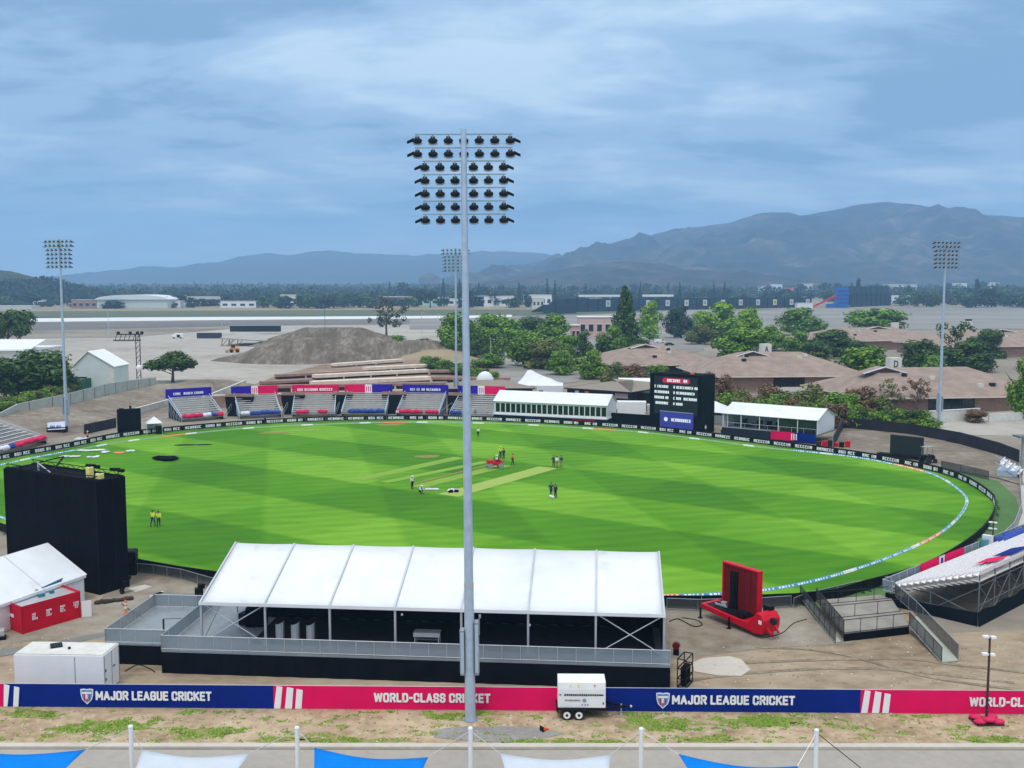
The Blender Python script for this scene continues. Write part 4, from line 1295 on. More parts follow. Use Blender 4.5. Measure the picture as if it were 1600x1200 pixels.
MB().box(Ld * .66, -.5, Hs + .45, .14, .14, .9).bar((Ld * .66, -.5, Hs + .8), (Ld * .5, -.3, Hs + .1), .08).build('truss_strut', ALU, t)
for k, (px, w, h) in enumerate(((2.1, .5, .95), (.75, .6, .5))):
    p = c0 + sd_ * px + Vector((-sd_.y, sd_.x, 0)) * (-1.0)
    b = thing('yellow_weight', ['taller pale yellow block on top of the black screen tower', 'lower yellow block on top of the black screen tower'][k], 'block', (p.x, p.y, Hs), srz, 'yellow blocks on the screen tower')
    MB().box(0, 0, h / 2 + .02, w, .5, h).build('block_body', PALEY, b, bevel=.05)
    MB().box(0, 0, h + .06, w * .5, .15, .06).build('handle', DARK, b)
for k, (px, dy) in enumerate(((3.4, -2.4), (-.2, -2.2))):
    p = c0 + sd_ * px + Vector((-sd_.y, sd_.x, 0)) * dy
    b = thing('tripod_lamp', ['dark lamp head at the back edge of the screen tower top', 'dark lamp head at the right corner of the screen tower top'][k], 'lamp', (p.x, p.y, Hs), srz + .4, 'dark lamps on the screen tower')
    MB().tube((0, 0, 0), (0, 0, .7), .05).build('stem', BLACKP, b)
    MB().box(.3, 0, .8, .9, .3, .22).box(-.35, 0, .68, .5, .25, .3).build('lamp_head', BLACKP, b, bevel=.04)

# ------------------------------------------------------------------ left white tent
e1 = G(131, 898, 2.35); g1 = G(62, 848, 5.0); e0 = G(0, 944, 2.35)
ax = (e0 - e1); ax.z = 0; ax.normalize()
trz = math.atan2(ax.y, ax.x)
hs = (g1 - e1); hs.z = 0
half = abs(hs.dot(Vector((-ax.y, ax.x, 0))))
sgn = 1 if hs.dot(Vector((-ax.y, ax.x, 0))) > 0 else -1
t = thing('party_tent', 'white gabled tent behind the red stall, below the black screen tower', 'tent', (e1.x, e1.y, 0), trz)
half = min(max(half, 4.0), 6.5); TL = 15.0; tev = 2.35; trg = 2.35 + half * .42 + .7
wl = MB().box(TL / 2, sgn * .02, tev / 2, TL, .04, tev).box(TL / 2, sgn * 2 * half, tev / 2, TL, .04, tev)
wl.slab([(0, 0, 0), (0, sgn * 2 * half, 0), (0, sgn * 2 * half, tev), (0, sgn * half, trg - .03), (0, 0, tev)], (.04, 0, 0))
wl.slab([(TL, 0, 0), (TL, sgn * 2 * half, 0), (TL, sgn * 2 * half, tev), (TL, sgn * half, trg - .03), (TL, 0, tev)], (-.04, 0, 0))
wl.build('wall', WHITE_PVC, t)
rf = MB()
rf.slab([(-.15, -sgn * .2, tev - .02), (TL, -sgn * .2, tev - .02), (TL, sgn * half, trg), (-.15, sgn * half, trg)], (0, 0, .05))
rf.slab([(-.15, sgn * (2 * half + .2), tev - .02), (TL, sgn * (2 * half + .2), tev - .02), (TL, sgn * half, trg + .004), (-.15, sgn * half, trg + .004)], (0, 0, .05))
rf.build('roof', WHITE_PVC, t)
sm = MB()
for x in (4.6, 9.2): sm.slab([(x, -sgn * .2, tev + .04), (x + .07, -sgn * .2, tev + .04), (x + .07, sgn * half, trg + .06), (x, sgn * half, trg + .06)], (0, 0, .02)).box(x + .03, -sgn * .25, tev - .15, .1, .1, .3)
sm.build('roof_seam', GREYSEAM, t)
MB().box(TL / 2, -sgn * .22, tev - .1, TL, .04, .25).build('valance', WHITE_PVC, t)
MB().slab([(3.0, -sgn * .06, 2.0), (4.6, -sgn * .06, 1.75), (4.75, -sgn * .06, 2.55), (2.4, -sgn * .06, 2.75)], (0, -sgn * .01, 0)).ball((5.3, -sgn * .08, 2.2), (.3, .03, .35), 10, 6).build('wall_print', M('teal_print', (.03, .16, .22), .7), t)
p = G(134, 967)
t = thing('white_board', 'small white board leaning at the right end of the red stall', 'board', (p.x - .4, p.y + .4, 0), .35)
MB().box(.3, 0, .7, .75, .06, 1.35).build('board_face', WHITE, t)
MB().box(.3, .12, .35, .5, .22, .06).build('stand', ALU, t)

# ------------------------------------------------------------------ red stall
r0, r1, r2 = G(35, 992), G(127, 965), G(1, 977)
d = (r1 - r0); RL = d.length; rrz = math.atan2(d.y, d.x)
dz_ = (r2 - r0); RD = dz_.length; side = 1
t = thing('drinks_stall', 'open topped red stall with white printed icons in front of the white tent', 'stall', (r0.x, r0.y, 0), rrz)
RH = 2.25
nrm = Vector((-d.normalized().y, d.normalized().x, 0)); RDp = max(1.4, dz_.dot(nrm)); off = dz_.dot(d.normalized())
MB().box(RL / 2, .03, RH / 2, RL, .06, RH).build('front_panel', RED, t)
MB().slab([(0, 0, 0), (off, RDp, 0), (off, RDp, RH), (0, 0, RH)], (.06, 0, 0)).build('side_panel', RED, t)
MB().slab([(RL, 0, 0), (RL + off, RDp, 0), (RL + off, RDp, RH), (RL, 0, RH)], (-.06, 0, 0)).build('side_panel', RED, t)
MB().slab([(.06, .08, RH - .25), (RL - .06, .08, RH - .25), (RL + off - .06, RDp, RH - .25), (off + .06, RDp, RH - .25)], (0, 0, .05)).build('counter', ALU, t)
ic = MB(); ri = random.Random(11)
for k in range(4):
    x = RL * (.17 + .235 * k)
    for _ in range(3):
        pseudo_text(ic, x, RH * .42 + _ * .19, .55, .15, ri, -.01, .16)
ic.build('printed_icon', LETTER, t)
MB().slab([(off * .35 - .02, RDp * .35, RH * .5), (off * .75 - .02, RDp * .75, RH * .5), (off * .75 - .02, RDp * .75, RH * .62), (off * .35 - .02, RDp * .35, RH * .62)], (-.02, 0, 0)).build('side_print', LETTER, t)
MB().box(RL * .55, RDp * .5, RH - .1, .5, .3, .25).box(RL * .75, RDp * .55, RH - .1, .3, .3, .25).build('counter_gear', M('teal_gear', (.02, .16, .2), .6), t)
p = G(10, 998)
t = thing('equipment_case', 'grey and black wheeled case at the left end of the red stall', 'case', (p.x - .9, p.y - .2, 0), .4)
MB().box(0, 0, .5, 1.6, .8, .5).build('case_body', ALU, t, bevel=.04)
MB().box(.3, -.3, .16, 1.2, .5, .3).build('wheel_base', BLACKP, t)

# ------------------------------------------------------------------ crates, cables and bollard beside the tower
p = G(195, 897)
t = thing('crate_stack', 'black slatted stack of pallets right of the black screen tower', 'stack', (p.x, p.y, 0), .2)
for k in range(5):
    MB().box(0, 0, .24 + k * .46, 2.3, 1.6, .32).build('pallet', BLACKP, t)
    MB().box(0, 0, .44 + k * .46, 2.0, 1.3, .1).build('spacer', DARK, t)
p = G(178, 941)
t = thing('cable_pile', 'long dark bundle of cloth on the ground beside the screen tower', 'bundle', (p.x, p.y, 0), .45)
m = MB()
for k in range(9): m.ball((-1.3 + k * .33, .1 * math.sin(k * 2), .16), (.3, .28 - .01 * k, .18 + .03 * math.sin(k)), 9, 6, .15, k)
m.build('bundle_body', M('dark_brown_cloth', (.05, .038, .035), .9, var=.3), t, smooth=True)
p = G(196, 928)
t = thing('trolley', 'black hand trolley tilted next to the dark bundle', 'trolley', (p.x, p.y, 0), .5)
MB().bar((-.3, 0, .2), (.5, 0, 1.5), .12).bar((-.3, .4, .2), (.5, .4, 1.5), .12).box(.1, .2, .85, .5, .5, .5, .2).build('frame', BLACKP, t)
for sy in (-.05, .45):
    MB().tube((-.25, sy - .04, .2), (-.25, sy + .04, .2), .2, n=12).build('wheel', RUBBER, t)
p = G(197, 961)
t = thing('bollard', 'slim orange and white delineator post standing on the asphalt', 'bollard', (p.x, p.y, 0), 0)
MB().tube((0, 0, .05), (0, 0, 1.25), .12, .10, 12).build('post', CORAL, t)
MB().tube((0, 0, .55), (0, 0, .75), .122, n=12).tube((0, 0, .9), (0, 0, 1.05), .118, n=12).build('reflective_band', WHITE, t)
MB().tube((0, 0, 0), (0, 0, .06), .25, n=12).build('base', RED, t)

# ------------------------------------------------------------------ red mobile screen trailer
p = G(1178, 996); q = G(1097, 966)
d = (q - p); TLn = d.length; rz_ = math.atan2(d.y, d.x)
t = thing('screen_trailer', 'red mobile screen trailer with its panel raised beside the oval', 'trailer', (p.x, p.y, 0), rz_)
hull = MB()
# hull side profile (x along the trailer, z), swept nose at the near end
pr = [(-.9, .9), (-.75, .42), (-.1, .28), (1.2, .45), (TLn + .2, .85), (TLn + .2, 1.25), (1.6, 1.0), (.7, 1.05), (.25, 1.5), (-.15, 2.0), (-.6, 1.95), (-.95, 1.5)]
hull.slab([(x, .0, z) for x, z in pr], (0, -1.9, 0))
hull.build('hull', RED, t, bevel=.06)
MB().box(TLn / 2 + .7, -.95, 1.12, TLn - 1.5, 1.5, .22).box(TLn * .3, -.6, 1.35, .9, .7, .3).build('deck', BLACKP, t)
MB().box(TLn * .75, -.7, 1.35, 1.3, .12, .12).box(TLn * .72, -.9, 1.45, .4, .4, .4, .4).build('hydraulic_arm', ALU, t)
PC = 2.75
pn = MB().box(PC, -1.55, 2.95, 3.75, .34, 3.5)
po = pn.build('screen_panel', DKRED, t)
f_ = MB().box(PC, -1.5, 4.76, 3.9, .5, .12).box(PC - 1.88, -1.5, 2.95, .12, .5, 3.5).box(PC + 1.88, -1.5, 2.95, .12, .5, 3.5)
f_.build('panel_frame', RED, po)
MB().box(PC + .65, -1.3, 2.75, .75, .22, 3.0).box(PC + .65, -1.24, 2.4, .4, .3, 2.4).build('lift_column', BLACKP, po)
for x in (PC - 1.0, PC - .3, PC + 1.4): MB().box(x, -1.36, 3.0, .05, .05, 3.3).build('panel_rib', DKRED, po)
MB().box(-.05, -1.55, 1.9, .7, .5, .8).build('control_cabinet', BLACKP, t)
MB().box(-.6, .02, 1.35, .3, .03, .3).build('badge', LETTER, t)
MB().bar((-.9, -.4, .9), (-1.4, -.4, .55), .14).bar((-.9, -1.4, .9), (-1.4, -1.2, .55), .14).tube((-1.35, -.6, .3), (-1.35, -.6, 1.2), .07).build('tow_bar', RED, t)
MB().tube((-1.4, -.7, 1.55), (-1.4, -.5, 1.55), .3, n=14).build('spare_wheel', RUBBER, t)
for x, y in ((TLn + .1, .1), (TLn * .45, .12), (TLn + .1, -2.0), (.3, -2.0)):
    l = MB().tube((x, y, .05), (x, y, .95), .08).build('leg', BLACKP, t)
    MB().tube((x, y, 0), (x, y, .06), .22, n=10).build('foot', BLACKP, l)

# ------------------------------------------------------------------ access platform and ramps on the right
a, b, c, d = G(1318, 1003), G(1420, 991), G(1388, 940), G(1275, 950)
t = thing('access_platform', 'low black platform with rows of dark posts and mesh beside the white stand', 'platform', (a.x, a.y, 0), 0)
def lc(p, z): return (p.x - a.x, p.y - a.y, z)
PZ = .62
MB().slab([lc(q, PZ) for q in (a, b, c, d)], (0, 0, .06)).build('floor', M('worn_deck_board', (.26, .24, .21), .9, var=.2, scale=.6), t)
MB().slab([lc(a, 0), lc(b, 0), lc(b, PZ), lc(a, PZ)], (0, -.03, 0)).build('skirt', BLACK, t)
GREYMESH = MESHG.copy(); GREYMESH.name = 'dark_mesh'
GREYMESH.node_tree.nodes['Principled BSDF'].inputs['Base Color'].default_value = (.06, .065, .075, 1)
railing(t, [lc(d, PZ), lc(a, PZ)], PZ, 1.1, True, 1.5, DARK, GREYMESH)
railing(t, [lc(a, PZ), lc(b, PZ)], PZ, 1.1, False, 1.6, DARK)
for f1 in (.42, .85):
    railing(t, [lc(a.lerp(d, f1), PZ), lc(b.lerp(c, f1), PZ)], PZ, 1.1, False, 1.9, DARK)
for nm, (u0, u1, v0, v1), lab in (('ramp', (b, b + (c - b) * .22, G(1471, 1037), G(1497, 1034)), 'black mesh railed ramp running down from the platform towards the pink banner'),
                                 ('ramp', (d + (a - d) * .06, d + (d - a).normalized() * .4, G(1311, 1003), G(1297, 992)), 'narrow mesh railed ramp along the left side of the platform')):
    o = u0
    t = thing('access_ramp', lab, 'ramp', (o.x, o.y, 0), 0)
    z0_ = PZ if nm == 'ramp' else 0
    def l2(p, z): return (p.x - o.x, p.y - o.y, z)
    if 'left' in lab:
        pa, pb = G(1258, 938), G(1314, 1004)
        wv = Vector((.55, .35, 0))
        q = [l2(pa, .35), l2(pb, .06), l2(pb - wv, .06), l2(pa - wv, .35)]
        MB().slab(q, (0, 0, .06)).build('floor', CONCG, t)
        railing(t, [l2(pb - wv, .1), l2(pa - wv, .4)], 0, 1.05, True, 1.5, DARK, GREYMESH)
    else:
        q = [l2(u0, PZ), l2(u1 + Vector((1.2, .6, 0)), PZ), l2(v1, .05), l2(v0, .05)]
        MB().slab(q, (0, 0, .06)).build('floor', CONCG, t)
        railing(t, [l2(u0, PZ + .05), l2(v0, .1)], 0, 1.1, True, 1.5, DARK, GREYMESH)
        railing(t, [l2(G(1385, 938), .95), l2(u1 + Vector((1.2, .6, 0)), PZ + .05), l2(v1, .1)], 0, 1.2, True, 1.5, STEEL, GREYMESH)

# ------------------------------------------------------------------ white stand on the right
O = Vector((31.8, 86.2, 0)); U = Vector((.733, .68, 0)); U.normalize(); Wd = Vector((U.y, -U.x, 0))
srz = math.atan2(U.y, U.x)
t = thing('grandstand', 'temporary stand of white seats on steel truss with black skirt', 'grandstand', (O.x, O.y, 0), srz)
NR, SL, DPT = 14, 34.0, 8.2
zf, zb = 1.25, 3.7
# local x along U, local -y = depth towards the camera side
def dz(k): return zf + (zb - zf) * k / (NR - 1)
def dy(k): return -.9 - (DPT - 1.2) * k / (NR - 1)
for k in range(NR):
    s = MB()
    st = .55; xs0 = .3 + .0 * k
    for i in range(int((SL - xs0) / st)):
        x = xs0 + i * st
        s.box(x, dy(k), dz(k) + .42, .47, .42, .06)
        s.slab([(x - .235, dy(k) - .20, dz(k) + .44), (x + .235, dy(k) - .20, dz(k) + .44), (x + .22, dy(k) - .28, dz(k) + .86), (x - .22, dy(k) - .28, dz(k) + .86)], (0, -.05, 0))
    s.build('seat_row', SEATW, t)
    MB().box(SL / 2, dy(k) - .0, dz(k) - .03, SL, .74, .05).build('tread', BENCH, t)
tr = MB()
for i in range(12):
    x = .15 + i * 3.0
    tr.tube((x, -.6, zf - .1), (x, -DPT, zb - .1), .06, n=6).tube((x, -DPT, .02), (x, -DPT, zb + .5), .06, n=6).tube((x, -DPT * .52, .02), (x, -DPT * .52, zf + (zb - zf) * .5), .055, n=6)
    tr.tube((x, -.6, 0), (x, -.6, zf), .05, n=6).tube((x, -DPT * .52, .5), (x, -DPT, zb - .6), .04, n=6).tube((x, -DPT * .52, zf + .7), (x, -DPT, .8), .04, n=6).tube((x, -.7, .9), (x, -DPT, .95), .04, n=6)
    if i < 11:
        tr.tube((x, -DPT, .9), (x + 3, -DPT, 3.3), .04, n=6).tube((x, -DPT, 3.3), (x + 3, -DPT, .9), .04, n=6).tube((x, -DPT, 3.3), (x + 3, -DPT, 3.3), .04, n=6).tube((x, -DPT, 1.7), (x + 3, -DPT, 1.7), .04, n=6)
        tr.tube((x, -DPT * .52, 2.2), (x + 3, -DPT * .52, .7), .04, n=6)
tr.build('steel_truss', M('dull_steel_truss', (.14, .15, .165), .6, .3, var=.15), t)
sk_ = MB()
m_ = 40
sk_.slab([(-.02, -.4, 0), (-.02, -DPT, 0), (-.02, -DPT, 1.15), (-.02, -DPT * .5, .95), (-.02, -.4, 1.1)], (.03, 0, 0))
for i in range(m_):
    a_, b_ = SL * i / m_, SL * (i + 1) / m_
    h0, h1 = 1.15 + .12 * math.sin(i * 1.3), 1.15 + .12 * math.sin((i + 1) * 1.3)
    sk_.slab([(a_, -DPT - .2, 0), (b_, -DPT - .2, 0), (b_, -DPT - .06, h1), (a_, -DPT - .06, h0)], (0, .03, 0))
sk_.build('skirt', BLACKM, t)
railing(t, [(-.3, -1.2, zf), (-.3, -.25, zf), (SL, -.25, zf)], zf, 1.0, True, 1.5, ALU)
for k, (xa, xb, m) in enumerate(((6.6, 10.3, PINK), (11.4, 15.6, PINK))):
    MB().box((xa + xb) / 2, -.32, zf + .62, xb - xa, .03, .95).build('front_banner', m, t)
bb = MB().box(10.85, -.33, zf + .62, 1.08, .03, .95).build('front_banner', WFAB, t)
MB().box(10.85, -.36, zf + .65, .4, .02, .5, 0).box(10.75, -.365, zf + .8, .2, .02, .2).build('banner_mark', PURPLE, bb)
for xa, xb, m in ((3.9, 6.3, PINK), (7.3, 11.5, NAVY)):
    k = NR - 3
    s = MB().slab([(xa, dy(k + 2) - .1, dz(k + 2) + .92), (xb, dy(k + 2) - .1, dz(k + 2) + .92), (xb, dy(k - 1), dz(k - 1) + .92), (xa, dy(k - 1), dz(k - 1) + .92)], (0, 0, .03)).build('seat_cover', m, t)
cvr = MB()
for k in range(8): cvr.ball((22 + k * 1.1, dy(1) + .1 * math.sin(k), dz(1) + .65), (.75, .8, .45), 10, 6, .2, k)
cvr.build('seat_cover', BLUEF, t, smooth=True)
MB().box(20.6, -.5, zf + .75, .5, .9, 1.4).build('bin_panel', WFAB, t)
MB().box(19.6, -.6, zf + .6, .6, .6, 1.2).build('bin', M('teal_bin', (.08, .24, .27), .6), t)

# walkway railing and kerb around the right end of the oval
wk = [(1592, 735), (1594, 770), (1596, 800), (1585, 830), (1560, 855), (1545, 866)]
p = G(*wk[0])
t = thing('walkway_railing', 'low grey railing curving round the right end of the oval', 'railing', (p.x, p.y, 0), 0)
railing(t, [(G(*q).x - p.x, G(*q).y - p.y, .05) for q in wk], 0, 1.05, True, 2.0, ALU)
zone('walkway', [(1600, 730), (1594, 770), (1598, 800), (1587, 832), (1562, 857), (1545, 868), (1600, 872), (1720, 830), (1720, 730)], CONCRETE, 0.1)
wk = [(1240, 951), (1262, 942), (1330, 926), (1385, 916)]
p = G(*wk[0])
t = thing('barrier_fence', 'low grey barrier between the black boards and the access platform', 'barrier', (p.x, p.y, 0), 0)
railing(t, [(G(*q).x - p.x, G(*q).y - p.y, .02) for q in wk], 0, .9, True, 2.2, STEEL, GREYMESH)
for lab, wk, m in (('grey barrier behind the black boards left of the marquee', [(190, 895), (240, 899), (283, 906), (335, 921)], STEEL), ('dark grey barrier right of the marquee behind the screen trailer', [(1042, 953), (1090, 955), (1180, 953), (1236, 949)], STEEL)):
    p = G(*wk[0])
    t = thing('barrier_fence', lab, 'barrier', (p.x, p.y, 0), 0)
    railing(t, [(G(*q).x - p.x, G(*q).y - p.y, .02) for q in wk], 0, 1.0, True, 2.2, m, GREYMESH)

# cables across the yards
def cable(label, pts, r=.035):
    P_ = [G(*q) for q in pts]; p0 = P_[0]
    m = MB(); C_ = []
    for i in range(len(P_) - 1):
        a, b, c, d = P_[max(0, i - 1)], P_[i], P_[i + 1], P_[min(len(P_) - 1, i + 2)]
        for k in range(8):
            t_ = k / 8
            C_.append(0.5 * ((2 * b) + (c - a) * t_ + (2 * a - 5 * b + 4 * c - d) * t_ * t_ + (3 * b - a - 3 * c + d) * t_ ** 3) - p0 + Vector((0, 0, .06)))
    m.path(C_, r, 5)
    tag(m.build('cable', RUBBER, None, loc=(p0.x, p0.y, 0)), label, 'cable')
cable('black cable looping over the asphalt right of the marquee', [(1046, 972), (1058, 968), (1070, 973), (1085, 980), (1097, 977), (1088, 970), (1064, 966)], .05)
cable('black cable crossing the yard from the screen tower to the side deck', [(190, 944), (215, 962), (240, 968), (262, 980), (285, 975)])
cable('black cable running behind the white container', [(195, 1050), (215, 1040), (232, 1045), (243, 1052)])
cable('black cable trailing from the screen trailer towards the access platform', [(1195, 998), (1222, 990), (1240, 975), (1262, 968)])
# ================================================================== ROUND THE OVAL
# ------------------------------------------------------------------ boundary boards
BD = resample(OUTER, 4.1)
rb = random.Random(3)
letters = []
for k in range(6):
    m = MB()
    pseudo_text(m, .42, .24, 3.25, .50, rb, -.085, .47)
    letters.append(m.mesh('lettering', LETTER))
nB = len(BD)
seglen = (BD[1] - BD[0]).length
bm_ = MB()
bm_.slab([(.02, -.06, .05), (seglen - .02, -.06, .05), (seglen - .02, .02, 1.0), (.02, .02, 1.0)], (0, .10, 0))
board_me = bm_.mesh('advertising_board', BLACKP)
fm = MB()
for x in (.5, seglen - .5): fm.bar((x, .08, .6), (x, .55, .02), .05).bar((x, .1, .05), (x, .55, .03), .05)
foot_me = fm.mesh('stand', DARK)
area = sum(BD[i].x * BD[(i + 1) % nB].y - BD[(i + 1) % nB].x * BD[i].y for i in range(nB))
ccw = area > 0
for i in range(nB):
    a, b = BD[i], BD[(i + 1) % nB]
    mid = (a + b) / 2
    if mid.x < -84 and mid.y < 140: continue
    # local +x along the board so that local -y looks at the middle
    if not ccw: a, b = a, b
    d = b - a
    nrm = Vector((d.y, -d.x, 0))
    if nrm.dot(CEN - mid) < 0:
        a, b = b, a; d = b - a
    near = mid.y < 118
    lab = ('black board seen from its dark back at the near edge of the oval' if near else
           ('black advertising board with white lettering at the left far edge of the oval' if mid.x < -45 else
            'black advertising board with white lettering below the far bleachers' if mid.x < 8 else
            'black advertising board with white lettering between the long white pavilion and the right floodlight tower' if mid.y > 165 else
            'black advertising board with white lettering at the right end of the oval'))
    o = link_mesh('advertising_board', board_me, None, (a.x, a.y, .06), math.atan2(d.y, d.x))
    tag(o, lab, 'advertising board', 'black boards around the oval')
    l = link_mesh('lettering', letters[rb.randrange(6)], o)
    l.location = (0, .01 + rb.uniform(0, .004), 0); l.rotation_euler = (R(-4.5), 0, 0)
    link_mesh('stand', foot_me, o)

# ------------------------------------------------------------------ boundary cushions
RP = resample(ROPE, 2.3)
cl = (RP[1] - RP[0]).length
def cushion_mesh(m):
    c = MB()
    c.slab([(.02, -.19, 0), (.02, .19, 0), (.02, .04, .20), (.02, -.04, .20)], (cl - .04, 0, 0))
    return c.mesh('boundary_cushion', m)
CM = {k: cushion_mesh(m) for k, m in (('blue', SKYBL), ('coral', CORAL), ('teal', TEAL), ('white', WFAB), ('grass', M('pale_green_vinyl', (.22, .34, .20), .7)))}
pm = MB()
rq = random.Random(8)
x = .2
while x < cl - .35:
    w_ = rq.uniform(.12, .3)
    for sg in (-1, 1):
        pm.slab([(x, sg * .165, .035), (x + w_, sg * .165, .035), (x + w_, sg * .065, .17), (x, sg * .065, .17)], (0, sg * .012, .004))
    x += w_ + rq.uniform(.08, .3)
print_me = pm.mesh('print', LETTER)
for i in range(len(RP)):
    a, b = RP[i], RP[(i + 1) % len(RP)]
    mid = (a + b) / 2
    if mid.x < -83 or (mid.y > 200 and False): continue
    d = b - a
    if mid.y < 104 and mid.x < -14: k = 'coral' if (mid.x < -34 or mid.x > -26.3) else 'teal'
    elif mid.y < 92 and 8 < mid.x < 18: k = 'coral' if mid.x < 14.5 else 'blue'
    elif i % 21 in (4, 5, 6): k = 'coral'
    elif i % 6 == 1: k = 'white'
    else: k = 'blue'
    if mid.y > 170: k = 'coral' if i % 19 in (3, 4) else ('grass' if i % 5 else 'white')
    o = link_mesh('boundary_cushion', CM[k], None, (a.x, a.y, .05), math.atan2(d.y, d.x))
    where = 'far side of the oval' if mid.y > 170 else ('near left edge of the oval' if mid.x < -14 and mid.y < 110 else 'right half of the oval boundary' if mid.x > 0 else 'left half of the oval boundary')
    tag(o, {'blue': 'light blue', 'coral': 'coral orange', 'teal': 'teal green', 'white': 'pale white', 'grass': 'faded pale green'}[k] + ' foam boundary cushion with white print on the ' + where, 'cushion', 'foam cushions marking the boundary')
    if mid.y < 170 and k != 'white': link_mesh('print', print_me, o)

# ------------------------------------------------------------------ people
def skin_mesh(name, verts, edges, radii, mat, sub=1):
    me = bpy.data.meshes.new(name)
    bm = bmesh.new()
    sl = bm.verts.layers.skin.verify()
    bv = []
    for v, r in zip(verts, radii):
        q = bm.verts.new(v); q[sl].radius = (r, r) if isinstance(r, (int, float)) else r
        bv.append(q)
    for a, b in edges: bm.edges.new((bv[a], bv[b]))
    bv[0][sl].use_root = True
    bm.to_mesh(me); bm.free()
    ob = bpy.data.objects.new(name, me); COL.objects.link(ob)
    ob.modifiers.new('skin', 'SKIN')
    if sub:
        s = ob.modifiers.new('sub', 'SUBSURF'); s.levels = sub; s.render_levels = sub
    dg = bpy.context.evaluated_depsgraph_get()
    out_ = bpy.data.meshes.new_from_object(ob.evaluated_get(dg))
    bpy.data.objects.remove(ob); bpy.data.meshes.remove(me)
    out_.materials.clear(); out_.materials.append(mat); out_.name = name
    out_.polygons.foreach_set('use_smooth', [True] * len(out_.polygons))
    return out_
def pose(kind, rng):
    """joint positions for a 1.76 m figure facing -Y"""
    J = dict(pel=(0, 0, .95), chest=(0, 0, 1.32), neck=(0, 0, 1.50), head=(0, -.02, 1.63), top=(0, 0, 1.73))
    for s, n in ((-1, 'l'), (1, 'r')):
        J['sh' + n] = (s * .19, 0, 1.43); J['el' + n] = (s * .25, .02, 1.14); J['wr' + n] = (s * .26, -.06, .90)
        J['hip' + n] = (s * .095, 0, .90); J['kn' + n] = (s * .11, -.02, .50); J['an' + n] = (s * .12, .02, .09); J['toe' + n] = (s * .14, -.17, .04)
    if kind == 'walk':
        J['knl'] = (-.11, -.16, .53); J['anl'] = (-.11, -.22, .10); J['toel'] = (-.12, -.42, .06)
        J['knr'] = (.11, .06, .50); J['anr'] = (.11, .30, .12); J['toer'] = (.12, .14, .04)
        J['ell'] = (-.24, .14, 1.16); J['wrl'] = (-.22, .18, .93); J['elr'] = (.24, -.10, 1.17); J['wrr'] = (.22, -.28, 1.02)
    if kind == 'hips':
        J['ell'] = (-.36, .05, 1.17); J['wrl'] = (-.20, -.06, 1.02); J['elr'] = (.30, -.1, 1.18); J['wrr'] = (.12, -.27, 1.18)
    if kind in ('crouch', 'sit'):
        dz_ = -.52 if kind == 'crouch' else -.45
        for k in ('pel', 'chest', 'neck', 'head', 'top', 'shl', 'shr', 'ell', 'elr', 'wrl', 'wrr', 'hipl', 'hipr'):
            x, y, z = J[k]; J[k] = (x, y + .12, z + dz_)
        lean = -.28 if kind == 'crouch' else -.06
        for k, f in (('chest', .6), ('neck', 1), ('head', 1.2), ('top', 1.25), ('shl', .9), ('shr', .9)):
            x, y, z = J[k]; J[k] = (x, y + lean * f, z - abs(lean) * .25 * f)
        for s, n in ((-1, 'l'), (1, 'r')):
            x, y, z = J['sh' + n]
            J['el' + n] = (s * .27, y - .16, z - .24); J['wr' + n] = (s * .18, y - .38, z - .36 if kind == 'crouch' else z - .22)
            J['kn' + n] = (s * .18, -.36, .50); J['an' + n] = (s * .15, -.08 if kind == 'crouch' else -.34, .09); J['toe' + n] = (s * .17, -.30 if kind == 'crouch' else -.54, .04)
    return {k: Vector(v) for k, v in J.items()}
